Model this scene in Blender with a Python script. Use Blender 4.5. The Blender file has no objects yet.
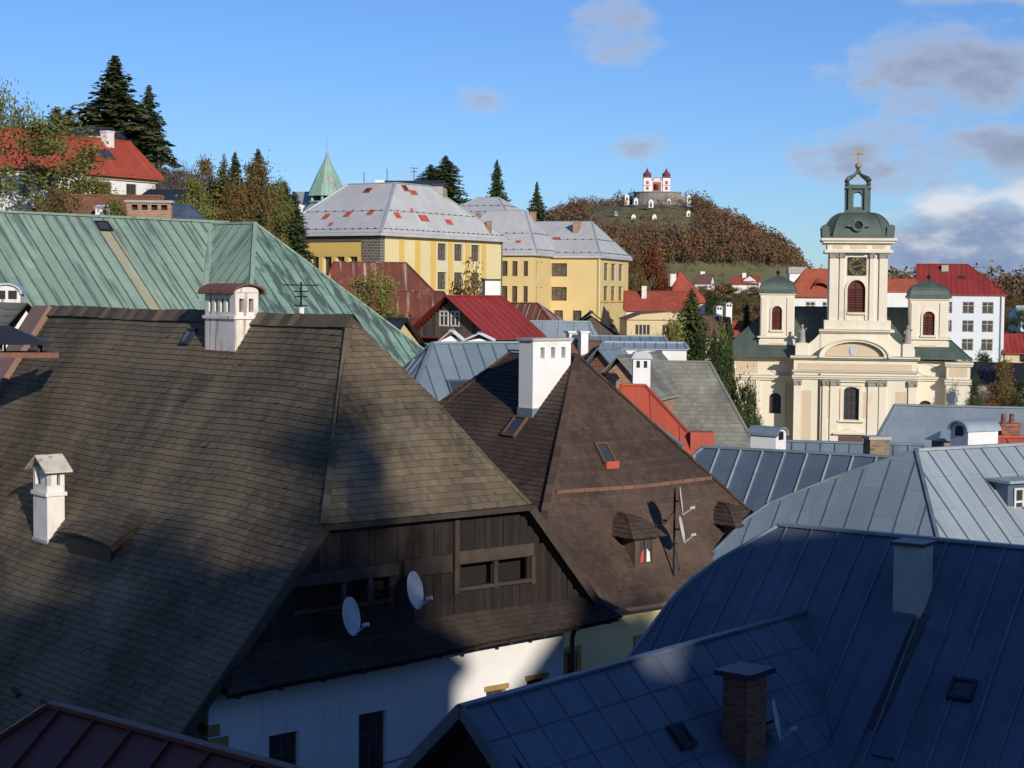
import bpy, bmesh, math, random
from mathutils import Vector, Matrix
PI = math.pi
R_ = math.radians
scene = bpy.context.scene
COL = scene.collection

# ------------------------------------------------------------------ camera
FPX = 1700.0
PITCH = math.atan(94/1700)
ROLL = R_(0.5)
fwd = Vector((0, math.cos(PITCH), -math.sin(PITCH)))
up0 = Vector((0, math.sin(PITCH), math.cos(PITCH)))
rt0 = Vector((1, 0, 0))
RT = math.cos(ROLL)*rt0 + math.sin(ROLL)*up0
UP = -math.sin(ROLL)*rt0 + math.cos(ROLL)*up0
cd = bpy.data.cameras.new('camera')
cam = bpy.data.objects.new('camera', cd)
COL.objects.link(cam)
cam.matrix_world = Matrix(((RT.x, UP.x, -fwd.x, 0), (RT.y, UP.y, -fwd.y, 0), (RT.z, UP.z, -fwd.z, 0), (0, 0, 0, 1)))
cd.sensor_fit = 'HORIZONTAL'
cd.sensor_width = 36
cd.lens = 36*FPX/1024
cd.clip_start = 0.5
cd.clip_end = 20000
scene.camera = cam

# ------------------------------------------------------------------ light
SUN_AZ = 25      # degrees to the right of straight behind the camera
SUN_EL = 20
SDIR = Vector((math.sin(R_(SUN_AZ))*math.cos(R_(SUN_EL)), -math.cos(R_(SUN_AZ))*math.cos(R_(SUN_EL)), math.sin(R_(SUN_EL))))
sd = bpy.data.lights.new('sun', 'SUN')
sd.energy = 4.3
sd.angle = R_(0.6)
sd.color = (1.0, 0.92, 0.80)
so = bpy.data.objects.new('sun', sd)
so.rotation_euler = SDIR.to_track_quat('Z', 'Y').to_euler()
so.location = (60, -40, 60)
COL.objects.link(so)

world = bpy.data.worlds.new('World')
scene.world = world
world.use_nodes = True
wt = world.node_tree
for n in list(wt.nodes):
    wt.nodes.remove(n)

def wn(t, **kw):
    n = wt.nodes.new(t)
    for k, v in kw.items():
        setattr(n, k, v)
    return n

def wmath(op, a, b=None, clamp=False):
    n = wn('ShaderNodeMath', operation=op)
    n.use_clamp = clamp
    for i, x in enumerate((a, b)):
        if x is None:
            continue
        if isinstance(x, (int, float)):
            n.inputs[i].default_value = x
        else:
            wt.links.new(x, n.inputs[i])
    return n.outputs[0]

sky = wn('ShaderNodeTexSky', sky_type='NISHITA')
sky.sun_disc = False
sky.sun_elevation = R_(SUN_EL)
sky.sun_rotation = math.atan2(SDIR.x, SDIR.y)
sky.altitude = 600
sky.air_density = 1.0
sky.dust_density = 0.15
sky.ozone_density = 2.5
tc = wn('ShaderNodeTexCoord')
sep = wn('ShaderNodeSeparateXYZ')
wt.links.new(tc.outputs['Generated'], sep.inputs[0])
DX, DY, DZ = sep.outputs
az = wmath('ARCTAN2', DX, DY)          # radians to the right of the view axis
el = wmath('ARCSINE', DZ)
comb = wn('ShaderNodeCombineXYZ')
wt.links.new(az, comb.inputs[0]); wt.links.new(wmath('MULTIPLY', el, 1.9), comb.inputs[1])
def wnoise(scale, detail, rough, off=0):
    n = wn('ShaderNodeTexNoise')
    n.inputs['Scale'].default_value = scale
    n.inputs['Detail'].default_value = detail
    n.inputs['Roughness'].default_value = rough
    mp = wn('ShaderNodeMapping')
    mp.inputs['Location'].default_value = (off, off*.7, 0)
    wt.links.new(comb.outputs[0], mp.inputs[0]); wt.links.new(mp.outputs[0], n.inputs[0])
    return n.outputs[0]
nz = wnoise(17, 7, .55)
nz2 = wnoise(60, 5, .6, 3.1)
# cloud banks: (azimuth, elevation, half width, half height) in radians, weight
def ang(px, py):
    return ((px-512)/FPX, (290-py)/FPX)
CLOUDS = [   # px-like angles, dark grey clouds
    (612, 35, 52, 36, .86), (475, 106, 32, 16, .72), (634, 148, 36, 13, .8), (948, 76, 92, 50, 1.05), (1010, -5, 150, 26, .9),
    (860, 92, 30, 16, .7), (812, 86, 30, 20, .6), (900, 160, 150, 36, .92), (1020, 158, 110, 40, .95), (575, 122, 30, 14, .4), (230, 122, 60, 10, .4),
    (420, 180, 100, 10, .42), (1200, 120, 160, 60, .9), (1350, 40, 200, 60, 1), (200, -160, 260, 60, .8), (-400, 60, 200, 50, .8), (700, -220, 200, 70, .9)]
CUM = [(975, 250, 110, 62, 1.25), (1080, 240, 130, 78, 1.2), (880, 262, 60, 22, .75), (1300, 240, 220, 60, 1.1), (585, 232, 60, 16, .8), (-300, 250, 200, 40, 1)]
def blob(lst):
    tot = None
    for px, py, w, h, wt_ in lst:
        a, e = ang(px, py)
        dx = wmath('DIVIDE', wmath('SUBTRACT', az, a), w/FPX)
        dy = wmath('DIVIDE', wmath('SUBTRACT', el, e), h/FPX)
        r2 = wmath('ADD', wmath('MULTIPLY', dx, dx), wmath('MULTIPLY', dy, dy))
        g = wmath('MULTIPLY', wmath('SUBTRACT', 1.0, wmath('MULTIPLY', r2, .5), True), wt_)
        tot = g if tot is None else wmath('MAXIMUM', tot, g)
    return tot
def mrange(v, a, b, c=0., d=1.):
    n = wn('ShaderNodeMapRange', interpolation_type='SMOOTHSTEP')
    wt.links.new(v, n.inputs[0])
    for i, x in enumerate((a, b, c, d)):
        n.inputs[i+1].default_value = x
    return n.outputs[0]
def wmix(f, a, b):
    n = wn('ShaderNodeMix', data_type='RGBA')
    for s, x in ((0, f), (6, a), (7, b)):
        if isinstance(x, (int, float)):
            n.inputs[s].default_value = x
        elif isinstance(x, tuple):
            n.inputs[s].default_value = (*x, 1)
        else:
            wt.links.new(x, n.inputs[s])
    return n.outputs[2]
SKY_STR = 0.075
cs = 1/SKY_STR
nn = wmath('ADD', wmath('MULTIPLY', nz, .8), wmath('MULTIPLY', nz2, .2))
m1 = mrange(wmath('ADD', blob(CLOUDS), wmath('MULTIPLY', wmath('SUBTRACT', nn, .5), 2.6)), .36, 1.0, 0, .9)
m2 = mrange(wmath('ADD', blob(CUM), wmath('MULTIPLY', wmath('SUBTRACT', nn, .5), 2.0)), .42, .95, 0, .96)
grey = wmix(mrange(wmath('ADD', blob(CLOUDS), wmath('MULTIPLY', wmath('SUBTRACT', nn, .5), 2.2)), .5, 1.35), (.46*cs, .54*cs, .70*cs), (.255*cs, .30*cs, .42*cs))
# cumulus: bright crown high up, grey blue base
topn = wmath('ADD', wmath('MULTIPLY', el, 14), wmath('MULTIPLY', wmath('SUBTRACT', nn, .5), 2.4))
cumc = wmix(mrange(topn, .25, .85), (.24*cs, .32*cs, .50*cs), (.74*cs, .77*cs, .84*cs))
tint = wn('ShaderNodeMix', data_type='RGBA', blend_type='MULTIPLY')
tint.inputs[0].default_value = 1
wt.links.new(sky.outputs[0], tint.inputs[6])
tint.inputs[7].default_value = (0.74, 1.04, 1.58, 1)
c1 = wmix(m1, tint.outputs[2], grey)
c2 = wmix(m2, c1, cumc)
bg = wn('ShaderNodeBackground')
bg.inputs[1].default_value = SKY_STR
wt.links.new(c2, bg.inputs[0])
wo = wn('ShaderNodeOutputWorld')
wt.links.new(bg.outputs[0], wo.inputs[0])

scene.render.engine = 'CYCLES'
scene.view_settings.view_transform = 'Standard'
scene.view_settings.look = 'None'
scene.view_settings.exposure = 0.0
scene.view_settings.gamma = 1.0

# ------------------------------------------------------------------ helpers
def ray(px, py):
    d = fwd*FPX + RT*(px-512) + UP*(384-py)
    return d/d.y
def at(px, py, Y):
    """world point seen in the photograph at a pixel, at distance Y"""
    return ray(px, py)*Y

def tag(o, label=None, cat=None, group=None, kind=None):
    if label: o['label'] = label
    if cat: o['category'] = cat
    if group: o['group'] = group
    if kind: o['kind'] = kind
    return o

def thing(name, label, cat, loc=(0, 0, 0), rz=0, group=None):
    o = bpy.data.objects.new(name, None)
    o.empty_display_size = .3
    COL.objects.link(o)
    o.location = loc
    o.rotation_euler = (0, 0, rz)
    return tag(o, label, cat, group)

class MB:
    def __init__(s):
        s.v = []; s.f = []; s.uv = []; s.rn = []
    def face(s, pts, uv=None, rnd=None):
        i = len(s.v)
        s.v.extend([tuple(p) for p in pts])
        s.f.append(tuple(range(i, i+len(pts))))
        if uv is None:
            p0, p1 = Vector(pts[0]), Vector(pts[1])
            p2 = Vector(pts[2])
            nrm = (p1-p0).cross(p2-p0)
            if abs(nrm.z) > .9*nrm.length:
                uv = [(p[0], p[1]) for p in pts]
            else:
                h = Vector((-nrm.y, nrm.x, 0))
                h = h.normalized() if h.length > 1e-9 else Vector((1, 0, 0))
                w = nrm.cross(h)
                w = w.normalized() if w.length > 1e-9 else Vector((0, 0, 1))
                uv = [(Vector(p).dot(h), Vector(p).dot(w)) for p in pts]
        s.uv.append(uv)
        s.rn.append(random.random() if rnd is None else rnd)
    def box(s, x0, x1, y0, y1, z0, z1, rnd=None):
        a = [(x0, y0, z0), (x1, y0, z0), (x1, y1, z0), (x0, y1, z0), (x0, y0, z1), (x1, y0, z1), (x1, y1, z1), (x0, y1, z1)]
        r = random.random() if rnd is None else rnd
        for q in ((0, 3, 2, 1), (4, 5, 6, 7), (0, 1, 5, 4), (1, 2, 6, 5), (2, 3, 7, 6), (3, 0, 4, 7)):
            s.face([a[i] for i in q], rnd=r)
    def obox(s, c, ax, ay, az_, rnd=None):
        """box from centre and three half-axis vectors"""
        c = Vector(c); ax = Vector(ax); ay = Vector(ay); az_ = Vector(az_)
        a = [c+sx*ax+sy*ay+sz*az_ for sz in (-1, 1) for sx, sy in ((-1, -1), (1, -1), (1, 1), (-1, 1))]
        r = random.random() if rnd is None else rnd
        for q in ((0, 3, 2, 1), (4, 5, 6, 7), (0, 1, 5, 4), (1, 2, 6, 5), (2, 3, 7, 6), (3, 0, 4, 7)):
            s.face([a[i] for i in q], rnd=r)
    def bar(s, p0, p1, w, h, side=None, rnd=None):
        """rectangular bar from p0 to p1; w sideways, h along its up"""
        p0 = Vector(p0); p1 = Vector(p1); d = p1-p0
        up = Vector((0, 0, 1)) if abs(d.normalized().z) < .98 else Vector((0, 1, 0))
        sx = d.cross(up).normalized() if side is None else Vector(side)
        u = sx.cross(d).normalized()
        s.obox((p0+p1)/2, d/2, sx*w/2, u*h/2, rnd)
    def prism(s, pts, axis, a0, a1, rnd=None):
        """closed 2D outline extruded: axis 'y' -> pts are (x,z); 'x' -> (y,z); 'z' -> (x,y)"""
        def p3(p, a):
            return {'y': (p[0], a, p[1]), 'x': (a, p[0], p[1]), 'z': (p[0], p[1], a)}[axis]
        s.face([p3(p, a0) for p in pts], rnd=rnd)
        s.face([p3(p, a1) for p in reversed(pts)], rnd=rnd)
        n = len(pts)
        for i in range(n):
            j = (i+1) % n
            s.face([p3(pts[i], a0), p3(pts[i], a1), p3(pts[j], a1), p3(pts[j], a0)], rnd=rnd)
    def tube(s, pts, rad, n=6, cap=True, rnd=None):
        pts = [Vector(p) for p in pts]
        if isinstance(rad, (int, float)):
            rad = [rad]*len(pts)
        rings = []
        for i, p in enumerate(pts):
            d = (pts[min(i+1, len(pts)-1)]-pts[max(i-1, 0)]).normalized()
            a = d.cross(Vector((0, 0, 1)) if abs(d.z) < .95 else Vector((1, 0, 0))).normalized()
            b = d.cross(a)
            rings.append([p+(a*math.cos(2*PI*k/n)+b*math.sin(2*PI*k/n))*rad[i] for k in range(n)])
        for r0, r1 in zip(rings, rings[1:]):
            for k in range(n):
                s.face([r0[k], r0[(k+1) % n], r1[(k+1) % n], r1[k]], rnd=rnd)
        if cap:
            s.face(list(reversed(rings[0])), rnd=rnd); s.face(rings[-1], rnd=rnd)
    def lathe(s, prof, c=(0, 0, 0), n=16, rot=0, sx=1, sy=1, rnd=None):
        """profile [(r,z)] turned about a vertical axis through c"""
        rings = [[(c[0]+r*sx*math.cos(rot+2*PI*k/n), c[1]+r*sy*math.sin(rot+2*PI*k/n), c[2]+z) for k in range(n)] for r, z in prof]
        for r0, r1 in zip(rings, rings[1:]):
            for k in range(n):
                s.face([r0[k], r0[(k+1) % n], r1[(k+1) % n], r1[k]], rnd=rnd)
    def build(s, name, mat, parent=None, smooth=False, rel=False, loc=None):
        me = bpy.data.meshes.new(name)
        me.from_pydata(s.v, [], s.f)
        ul = me.uv_layers.new(name='UVMap')
        flat = [c for q in s.uv for uv in q for c in uv]
        ul.data.foreach_set('uv', flat)
        at_ = me.attributes.new('rnd', 'FLOAT', 'FACE')
        at_.data.foreach_set('value', s.rn)
        me.materials.append(mat)
        if smooth:
            bm = bmesh.new(); bm.from_mesh(me)
            bmesh.ops.remove_doubles(bm, verts=bm.verts, dist=.0005)
            for f in bm.faces: f.smooth = True
            bm.to_mesh(me); bm.free()
        me.update()
        o = bpy.data.objects.new(name, me)
        COL.objects.link(o)
        if parent is not None:
            o.parent = parent
            if parent.type == 'EMPTY' and not rel:
                o.location = (0, 0, -parent.location.z)   # mesh heights are heights of the place, not of the thing
        if loc is not None:
            o.location = loc
        return o

def dup(root, loc=None, rz=None, label=None, scale=None):
    r = root.copy(); COL.objects.link(r)
    if loc is not None: r.location = loc
    if rz is not None: r.rotation_euler = (0, 0, rz)
    if scale is not None: r.scale = scale if isinstance(scale, (tuple, list)) else (scale,)*3
    if label: r['label'] = label
    for ch in list(root.children):
        c = ch.copy(); COL.objects.link(c); c.parent = r
        for g in list(ch.children):
            d = g.copy(); COL.objects.link(d); d.parent = c
    return r

# ------------------------------------------------------------------ materials
def mat(name, col, col2=None, scale=2.0, rough=.7, metal=0.0, rnd=0.0, bump=0.0, bscale=25, brick=None, streak=None, spec=.4, patch=None, stretch=None, transl=0.0, detail=5):
    m = bpy.data.materials.new(name)
    m.use_nodes = True
    t = m.node_tree
    L = t.links.new
    bs = t.nodes['Principled BSDF']
    bs.inputs['Roughness'].default_value = rough
    bs.inputs['Metallic'].default_value = metal
    bs.inputs['Specular IOR Level'].default_value = spec
    tcn = t.nodes.new('ShaderNodeTexCoord')
    def noise(src, sc, det=5, st=None, ro=.55):
        n = t.nodes.new('ShaderNodeTexNoise')
        n.inputs['Scale'].default_value = sc
        n.inputs['Detail'].default_value = det
        n.inputs['Roughness'].default_value = ro
        if st:
            mp = t.nodes.new('ShaderNodeMapping')
            mp.inputs['Scale'].default_value = st
            L(tcn.outputs[src], mp.inputs[0]); L(mp.outputs[0], n.inputs[0])
        else:
            L(tcn.outputs[src], n.inputs[0])
        return n.outputs[0]
    def mix(f, a, b, blend='MIX'):
        n = t.nodes.new('ShaderNodeMix'); n.data_type = 'RGBA'; n.blend_type = blend
        for s_, x in ((0, f), (6, a), (7, b)):
            if isinstance(x, (int, float)): n.inputs[s_].default_value = x
            elif isinstance(x, tuple): n.inputs[s_].default_value = (*x, 1)
            else: L(x, n.inputs[s_])
        return n.outputs[2]
    def ramp(v, a, b, lo=0., hi=1.):
        n = t.nodes.new('ShaderNodeMapRange')
        L(v, n.inputs[0])
        for i, x in enumerate((a, b, lo, hi)): n.inputs[i+1].default_value = x
        return n.outputs[0]
    if col2 is None:
        col2 = tuple(c*.72 for c in col)
    c = mix(ramp(noise('Object', scale, detail, stretch), .35, .65), col, col2)
    if patch:      # (colour, threshold, scale, softness)
        c = mix(ramp(noise('Object', patch[2], 6), patch[1], patch[1]+patch[3]), c, patch[0])
    if streak:     # (colour, threshold, across, along, softness, amount)
        c = mix(ramp(noise('UV', 1.0, 5, (streak[2], streak[3], 1)), streak[1], streak[1]+streak[4], 0, streak[5]), c, streak[0])
    hgt = None
    if brick:      # (length, height, mortar, mortar colour, swap, contrast)
        b = t.nodes.new('ShaderNodeTexBrick')
        b.inputs['Scale'].default_value = 1
        b.inputs['Brick Width'].default_value = brick[0]
        b.inputs['Row Height'].default_value = brick[1]
        b.inputs['Mortar Size'].default_value = brick[2]
        b.inputs['Mortar Smooth'].default_value = .2
        k = brick[5]
        b.inputs['Color1'].default_value = (1, 1, 1, 1)
        b.inputs['Color2'].default_value = (1-k, 1-k, 1-k, 1)
        b.inputs['Mortar'].default_value = (1, 1, 1, 1)
        b.offset = .5
        if brick[4]:
            sp = t.nodes.new('ShaderNodeSeparateXYZ'); cb = t.nodes.new('ShaderNodeCombineXYZ')
            L(tcn.outputs['UV'], sp.inputs[0]); L(sp.outputs[0], cb.inputs[1]); L(sp.outputs[1], cb.inputs[0])
            L(cb.outputs[0], b.inputs[0])
        else:
            L(tcn.outputs['UV'], b.inputs[0])
        c = mix(1.0, c, b.outputs['Color'], 'MULTIPLY')
        c = mix(b.outputs['Fac'], c, brick[3])
        hgt = b.outputs['Fac']
    if rnd:
        a = t.nodes.new('ShaderNodeAttribute'); a.attribute_name = 'rnd'
        g = t.nodes.new('ShaderNodeCombineXYZ')
        v = ramp(a.outputs['Fac'], 0, 1, 1-rnd, 1+rnd)
        for i in range(3): L(v, g.inputs[i])
        c = mix(1.0, c, g.outputs[0], 'MULTIPLY')
    L(c, bs.inputs['Base Color'])
    if bump:
        bn = t.nodes.new('ShaderNodeBump')
        bn.inputs['Strength'].default_value = bump
        bn.inputs['Distance'].default_value = .02
        h = noise('Object', bscale, 6)
        if hgt is not None:
            ad = t.nodes.new('ShaderNodeMath'); ad.operation = 'SUBTRACT'
            L(h, ad.inputs[0]); L(hgt, ad.inputs[1]); h = ad.outputs[0]
        L(h, bn.inputs['Height']); L(bn.outputs[0], bs.inputs['Normal'])
    if transl:
        tr = t.nodes.new('ShaderNodeBsdfTranslucent'); L(c, tr.inputs[0])
        ms = t.nodes.new('ShaderNodeMixShader'); ms.inputs[0].default_value = transl
        L(bs.outputs[0], ms.inputs[1]); L(tr.outputs[0], ms.inputs[2])
        L(ms.outputs[0], t.nodes['Material Output'].inputs[0])
    return m

DK = (.02, .018, .016)
m_shingle = mat('weathered_shingle', (.128, .099, .063), (.092, .072, .046), .7, .85, rnd=.42, bump=.4, bscale=40, patch=((.155, .13, .09), .62, .35, .12), streak=((.10, .08, .055), .5, 9, .6, .25, .5))
m_shingle_b = mat('red_brown_shingle', (.082, .052, .037), (.060, .038, .027), .9, .85, rnd=.38, bump=.5, bscale=40)
m_shingle_g = mat('grey_shingle', (.225, .222, .185), (.17, .168, .14), .8, .85, rnd=.25, bump=.4, bscale=30)
m_pent = mat('black_brown_shingle', (.045, .032, .023), (.03, .021, .016), .9, .85, rnd=.4, bump=.4)
m_under = mat('roof_underlay', (.035, .026, .02), rough=.9)
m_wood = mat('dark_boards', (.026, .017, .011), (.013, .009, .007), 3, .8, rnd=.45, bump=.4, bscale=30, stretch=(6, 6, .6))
m_wood2 = mat('worn_plank', (.06, .042, .03), (.038, .027, .02), 3, .8, rnd=.3, bump=.3)
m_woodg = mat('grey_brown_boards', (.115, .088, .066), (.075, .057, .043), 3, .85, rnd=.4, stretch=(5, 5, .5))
m_white = mat('white_plaster', (.78, .77, .74), (.72, .71, .68), 1.2, .9, bump=.15, bscale=20, patch=((.55, .52, .47), .64, .5, .2), streak=((.5, .46, .41), .6, 3, .4, .2, .6))
m_chim = mat('old_white_plaster', (.74, .71, .66), (.66, .62, .56), 2, .9, bump=.3, bscale=15, patch=((.38, .24, .15), .6, 1.3, .2), streak=((.33, .19, .10), .55, 5, .4, .15, .9))
m_yellow = mat('yellow_plaster', (.70, .54, .25), (.64, .49, .225), .25, .9, patch=((.58, .52, .38), .6, .15, .1), streak=((.48, .41, .27), .6, .9, .08, .15, .6))
m_yellow2 = mat('deep_yellow_plaster', (.66, .45, .13), (.62, .42, .12), .4, .9)
m_paley = mat('pale_yellow_plaster', (.70, .60, .33), (.66, .56, .30), .2, .9, patch=((.60, .56, .44), .58, .12, .15), streak=((.50, .45, .32), .6, .9, .08, .15, .6))
m_cream = mat('cream_plaster', (.74, .675, .54), (.70, .635, .50), .35, .9, patch=((.56, .48, .36), .64, .4, .15), streak=((.52, .45, .35), .6, 1.1, .1, .2, .5), bump=.15, bscale=4)
m_tan = mat('tan_plaster', (.61, .485, .35), (.57, .45, .32), .5, .9)
m_beige = mat('beige_plaster', (.62, .50, .30), (.57, .46, .27), .4, .9)
m_stone = mat('rubble_stone', (.17, .15, .13), (.12, .105, .09), 1.5, .9, brick=(.55, .3, .05, (.25, .22, .19), False, .5), bump=.4, bscale=8)
m_ochre = mat('ochre_stone', (.42, .27, .10), rough=.9, bump=.2)
m_brick = mat('old_brick', (.36, .115, .06), (.26, .085, .045), 2, .9, brick=(.26, .09, .012, (.16, .12, .10), False, .45), bump=.5, bscale=30, rnd=.1)
m_brickl = mat('orange_brick', (.42, .21, .11), (.34, .17, .1), 2, .9, brick=(.26, .09, .012, (.40, .33, .26), False, .4), bump=.3)
m_brickg = mat('sandy_brick', (.33, .24, .14), (.24, .17, .1), 2, .9, brick=(.3, .12, .015, (.25, .2, .15), False, .5), bump=.3)
m_copper = mat('green_copper', (.295, .40, .32), (.24, .335, .265), .35, .6, metal=.1, brick=(2.3, .62, .010, (.13, .19, .155), True, .16), bump=.25, bscale=5, streak=((.12, .16, .13), .51, 2.6, .3, .14, .85), patch=((.36, .46, .38), .6, .7, .15))
m_copper2 = mat('blotched_copper', (.26, .40, .32), (.2, .32, .26), .5, .6, metal=.1, brick=(1.6, .62, .010, (.10, .15, .12), True, .2), bump=.25, bscale=5, streak=((.06, .085, .08), .48, 1.5, .45, .1, .9), patch=((.09, .125, .11), .56, .8, .1))
m_coppers = mat('copper_seam', (.075, .115, .095), (.13, .19, .155), 2, .6)
m_rustrun = mat('rust_stain', (.34, .27, .16), (.30, .33, .24), 2.5, .8, streak=((.27, .40, .32), .5, 5, .4, .2, .7))
m_blue = mat('blue_painted_metal', (.142, .172, .226), (.108, .132, .178), .5, .45, metal=.2, brick=(1.9, .62, .012, (.085, .11, .155), True, .25), bump=.6, bscale=2.2, streak=((.10, .12, .15), .52, 2.2, .5, .2, .7), patch=((.155, .18, .23), .62, .6, .2))
m_blues = mat('blue_seam', (.20, .24, .30), rough=.4, metal=.3)
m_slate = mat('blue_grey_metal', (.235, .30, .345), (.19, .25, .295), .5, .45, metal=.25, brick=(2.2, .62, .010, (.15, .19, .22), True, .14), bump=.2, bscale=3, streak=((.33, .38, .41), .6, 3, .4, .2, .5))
m_slated = mat('dark_blue_grey_metal', (.12, .165, .22), (.10, .14, .19), .5, .45, metal=.25, brick=(2.2, .62, .010, (.08, .11, .15), True, .15), bump=.2, bscale=3)
m_slates = mat('pale_seam', (.48, .52, .54), rough=.4, metal=.3)
m_slateg = mat('slate_diamond', (.26, .31, .345), (.22, .265, .30), .5, .5, metal=.1, brick=(.6, .6, .012, (.19, .23, .26), False, .12), rnd=.05)
m_galv = mat('galvanised_metal', (.50, .53, .55), (.43, .46, .48), 1, .45, metal=.4, streak=((.3, .2, .13), .68, 4, .5, .1, .6))
m_grey = mat('pale_grey_sheet', (.56, .555, .54), (.50, .495, .48), .3, .6, metal=.1, brick=(2.0, .8, .012, (.42, .42, .42), True, .1), streak=((.66, .65, .62), .55, 2, .25, .2, .5))
m_redpatch = mat('red_sheet', (.50, .10, .05), (.38, .08, .045), 1, .6)
m_red = mat('red_metal', (.35, .05, .04), (.28, .042, .035), .6, .5, metal=.1, brick=(3., .6, .012, (.2, .03, .03), True, .15))
m_redd = mat('dark_red_metal', (.13, .034, .026), (.10, .027, .022), .8, .5, metal=.1, brick=(3., .62, .012, (.1, .03, .025), True, .15), bump=.2, bscale=4)
m_redt = mat('red_tile', (.40, .085, .045), (.31, .065, .04), .6, .85, brick=(.5, .35, .03, (.24, .05, .03), False, .25), bump=.2)
m_orange = mat('orange_tile', (.47, .12, .055), (.40, .10, .05), .6, .85, brick=(.5, .35, .03, (.3, .07, .04), False, .2))
m_redl = mat('light_red_metal', (.44, .085, .045), (.38, .07, .04), .6, .55, metal=.1, brick=(3., .6, .012, (.3, .06, .04), True, .1))
m_brownt = mat('brown_tile', (.22, .11, .075), (.17, .085, .06), .6, .85, brick=(.5, .35, .03, (.12, .06, .04), False, .2))
m_rust = mat('rusty_metal', (.21, .062, .038), (.14, .045, .03), .5, .7, metal=.1, brick=(9, .55, .016, (.10, .04, .03), True, .25), streak=((.50, .43, .36), .55, 2.3, .10, .08, .9), patch=((.33, .13, .07), .55, .8, .15), bump=.2)
m_rustcap = mat('rusty_cap', (.16, .06, .036), (.20, .10, .06), 4, .7, bump=.3)
m_mauve = mat('pink_brown_coping', (.26, .155, .115), (.21, .125, .095), 1, .6)
m_green = mat('dark_green_copper', (.11, .145, .12), (.085, .115, .095), .6, .5, metal=.2, brick=(6, .55, .012, (.05, .075, .065), True, .15))
m_tower = mat('verdigris_cone', (.30, .46, .36), (.25, .39, .31), .8, .6, metal=.1, brick=(8, .5, .02, (.18, .28, .22), True, .2))
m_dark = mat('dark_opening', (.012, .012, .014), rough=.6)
m_iron = mat('dark_iron', (.03, .03, .033), rough=.5, metal=.5)
m_lead = mat('dark_hood', (.05, .055, .07), rough=.45, metal=.4)
m_glass = mat('window_glass', (.035, .04, .05), (.05, .055, .065), .6, .12, spec=.8)
m_glassw = mat('curtained_glass', (.14, .12, .10), (.045, .04, .04), 1.7, .15, spec=.8)
m_frame = mat('white_frame', (.66, .64, .58), rough=.7)
m_frameb = mat('brown_frame', (.12, .07, .045), rough=.7)
m_louver = mat('dark_red_shutter', (.15, .035, .022), (.11, .028, .02), 2, .7, brick=(3, .22, .03, (.06, .015, .01), False, .2))
m_gold = mat('gilding', (.44, .31, .10), rough=.55, metal=.4)
m_dish = mat('dish_paint', (.62, .62, .61), rough=.5)
m_statue = mat('grey_stone', (.33, .31, .27), (.25, .235, .21), 3, .9)
m_concr = mat('pale_concrete', (.45, .42, .38), (.36, .34, .3), 1.2, .9, bump=.2)
m_bark = mat('bark', (.085, .065, .05), (.06, .045, .035), 3, .9)
m_barkg = mat('grey_bark', (.17, .145, .125), (.12, .10, .085), 3, .9)
def leaf(name, a, b, tr=.25):
    return mat(name, a, b, 1.1, .7, rnd=.45, transl=tr, spec=.2)
m_spruce = leaf('spruce_needles', (.088, .108, .048), (.11, .125, .05), .2)
m_cypress = leaf('dark_conifer_leaves', (.07, .10, .04), (.095, .122, .045), .2)
m_olive = leaf('olive_leaves', (.19, .175, .05), (.125, .145, .042))
m_yelgreen = leaf('yellow_green_leaves', (.24, .22, .05), (.15, .17, .042))
m_autumn = leaf('brown_autumn_leaves', (.20, .115, .042), (.14, .115, .042))
m_rusty = leaf('orange_autumn_leaves', (.22, .075, .028), (.15, .055, .025))
m_dkgreen = leaf('dark_green_leaves', (.045, .07, .025), (.06, .082, .025))
m_twig = mat('bare_twigs', (.14, .115, .095), (.10, .08, .065), 2, .9, rnd=.3)

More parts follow.
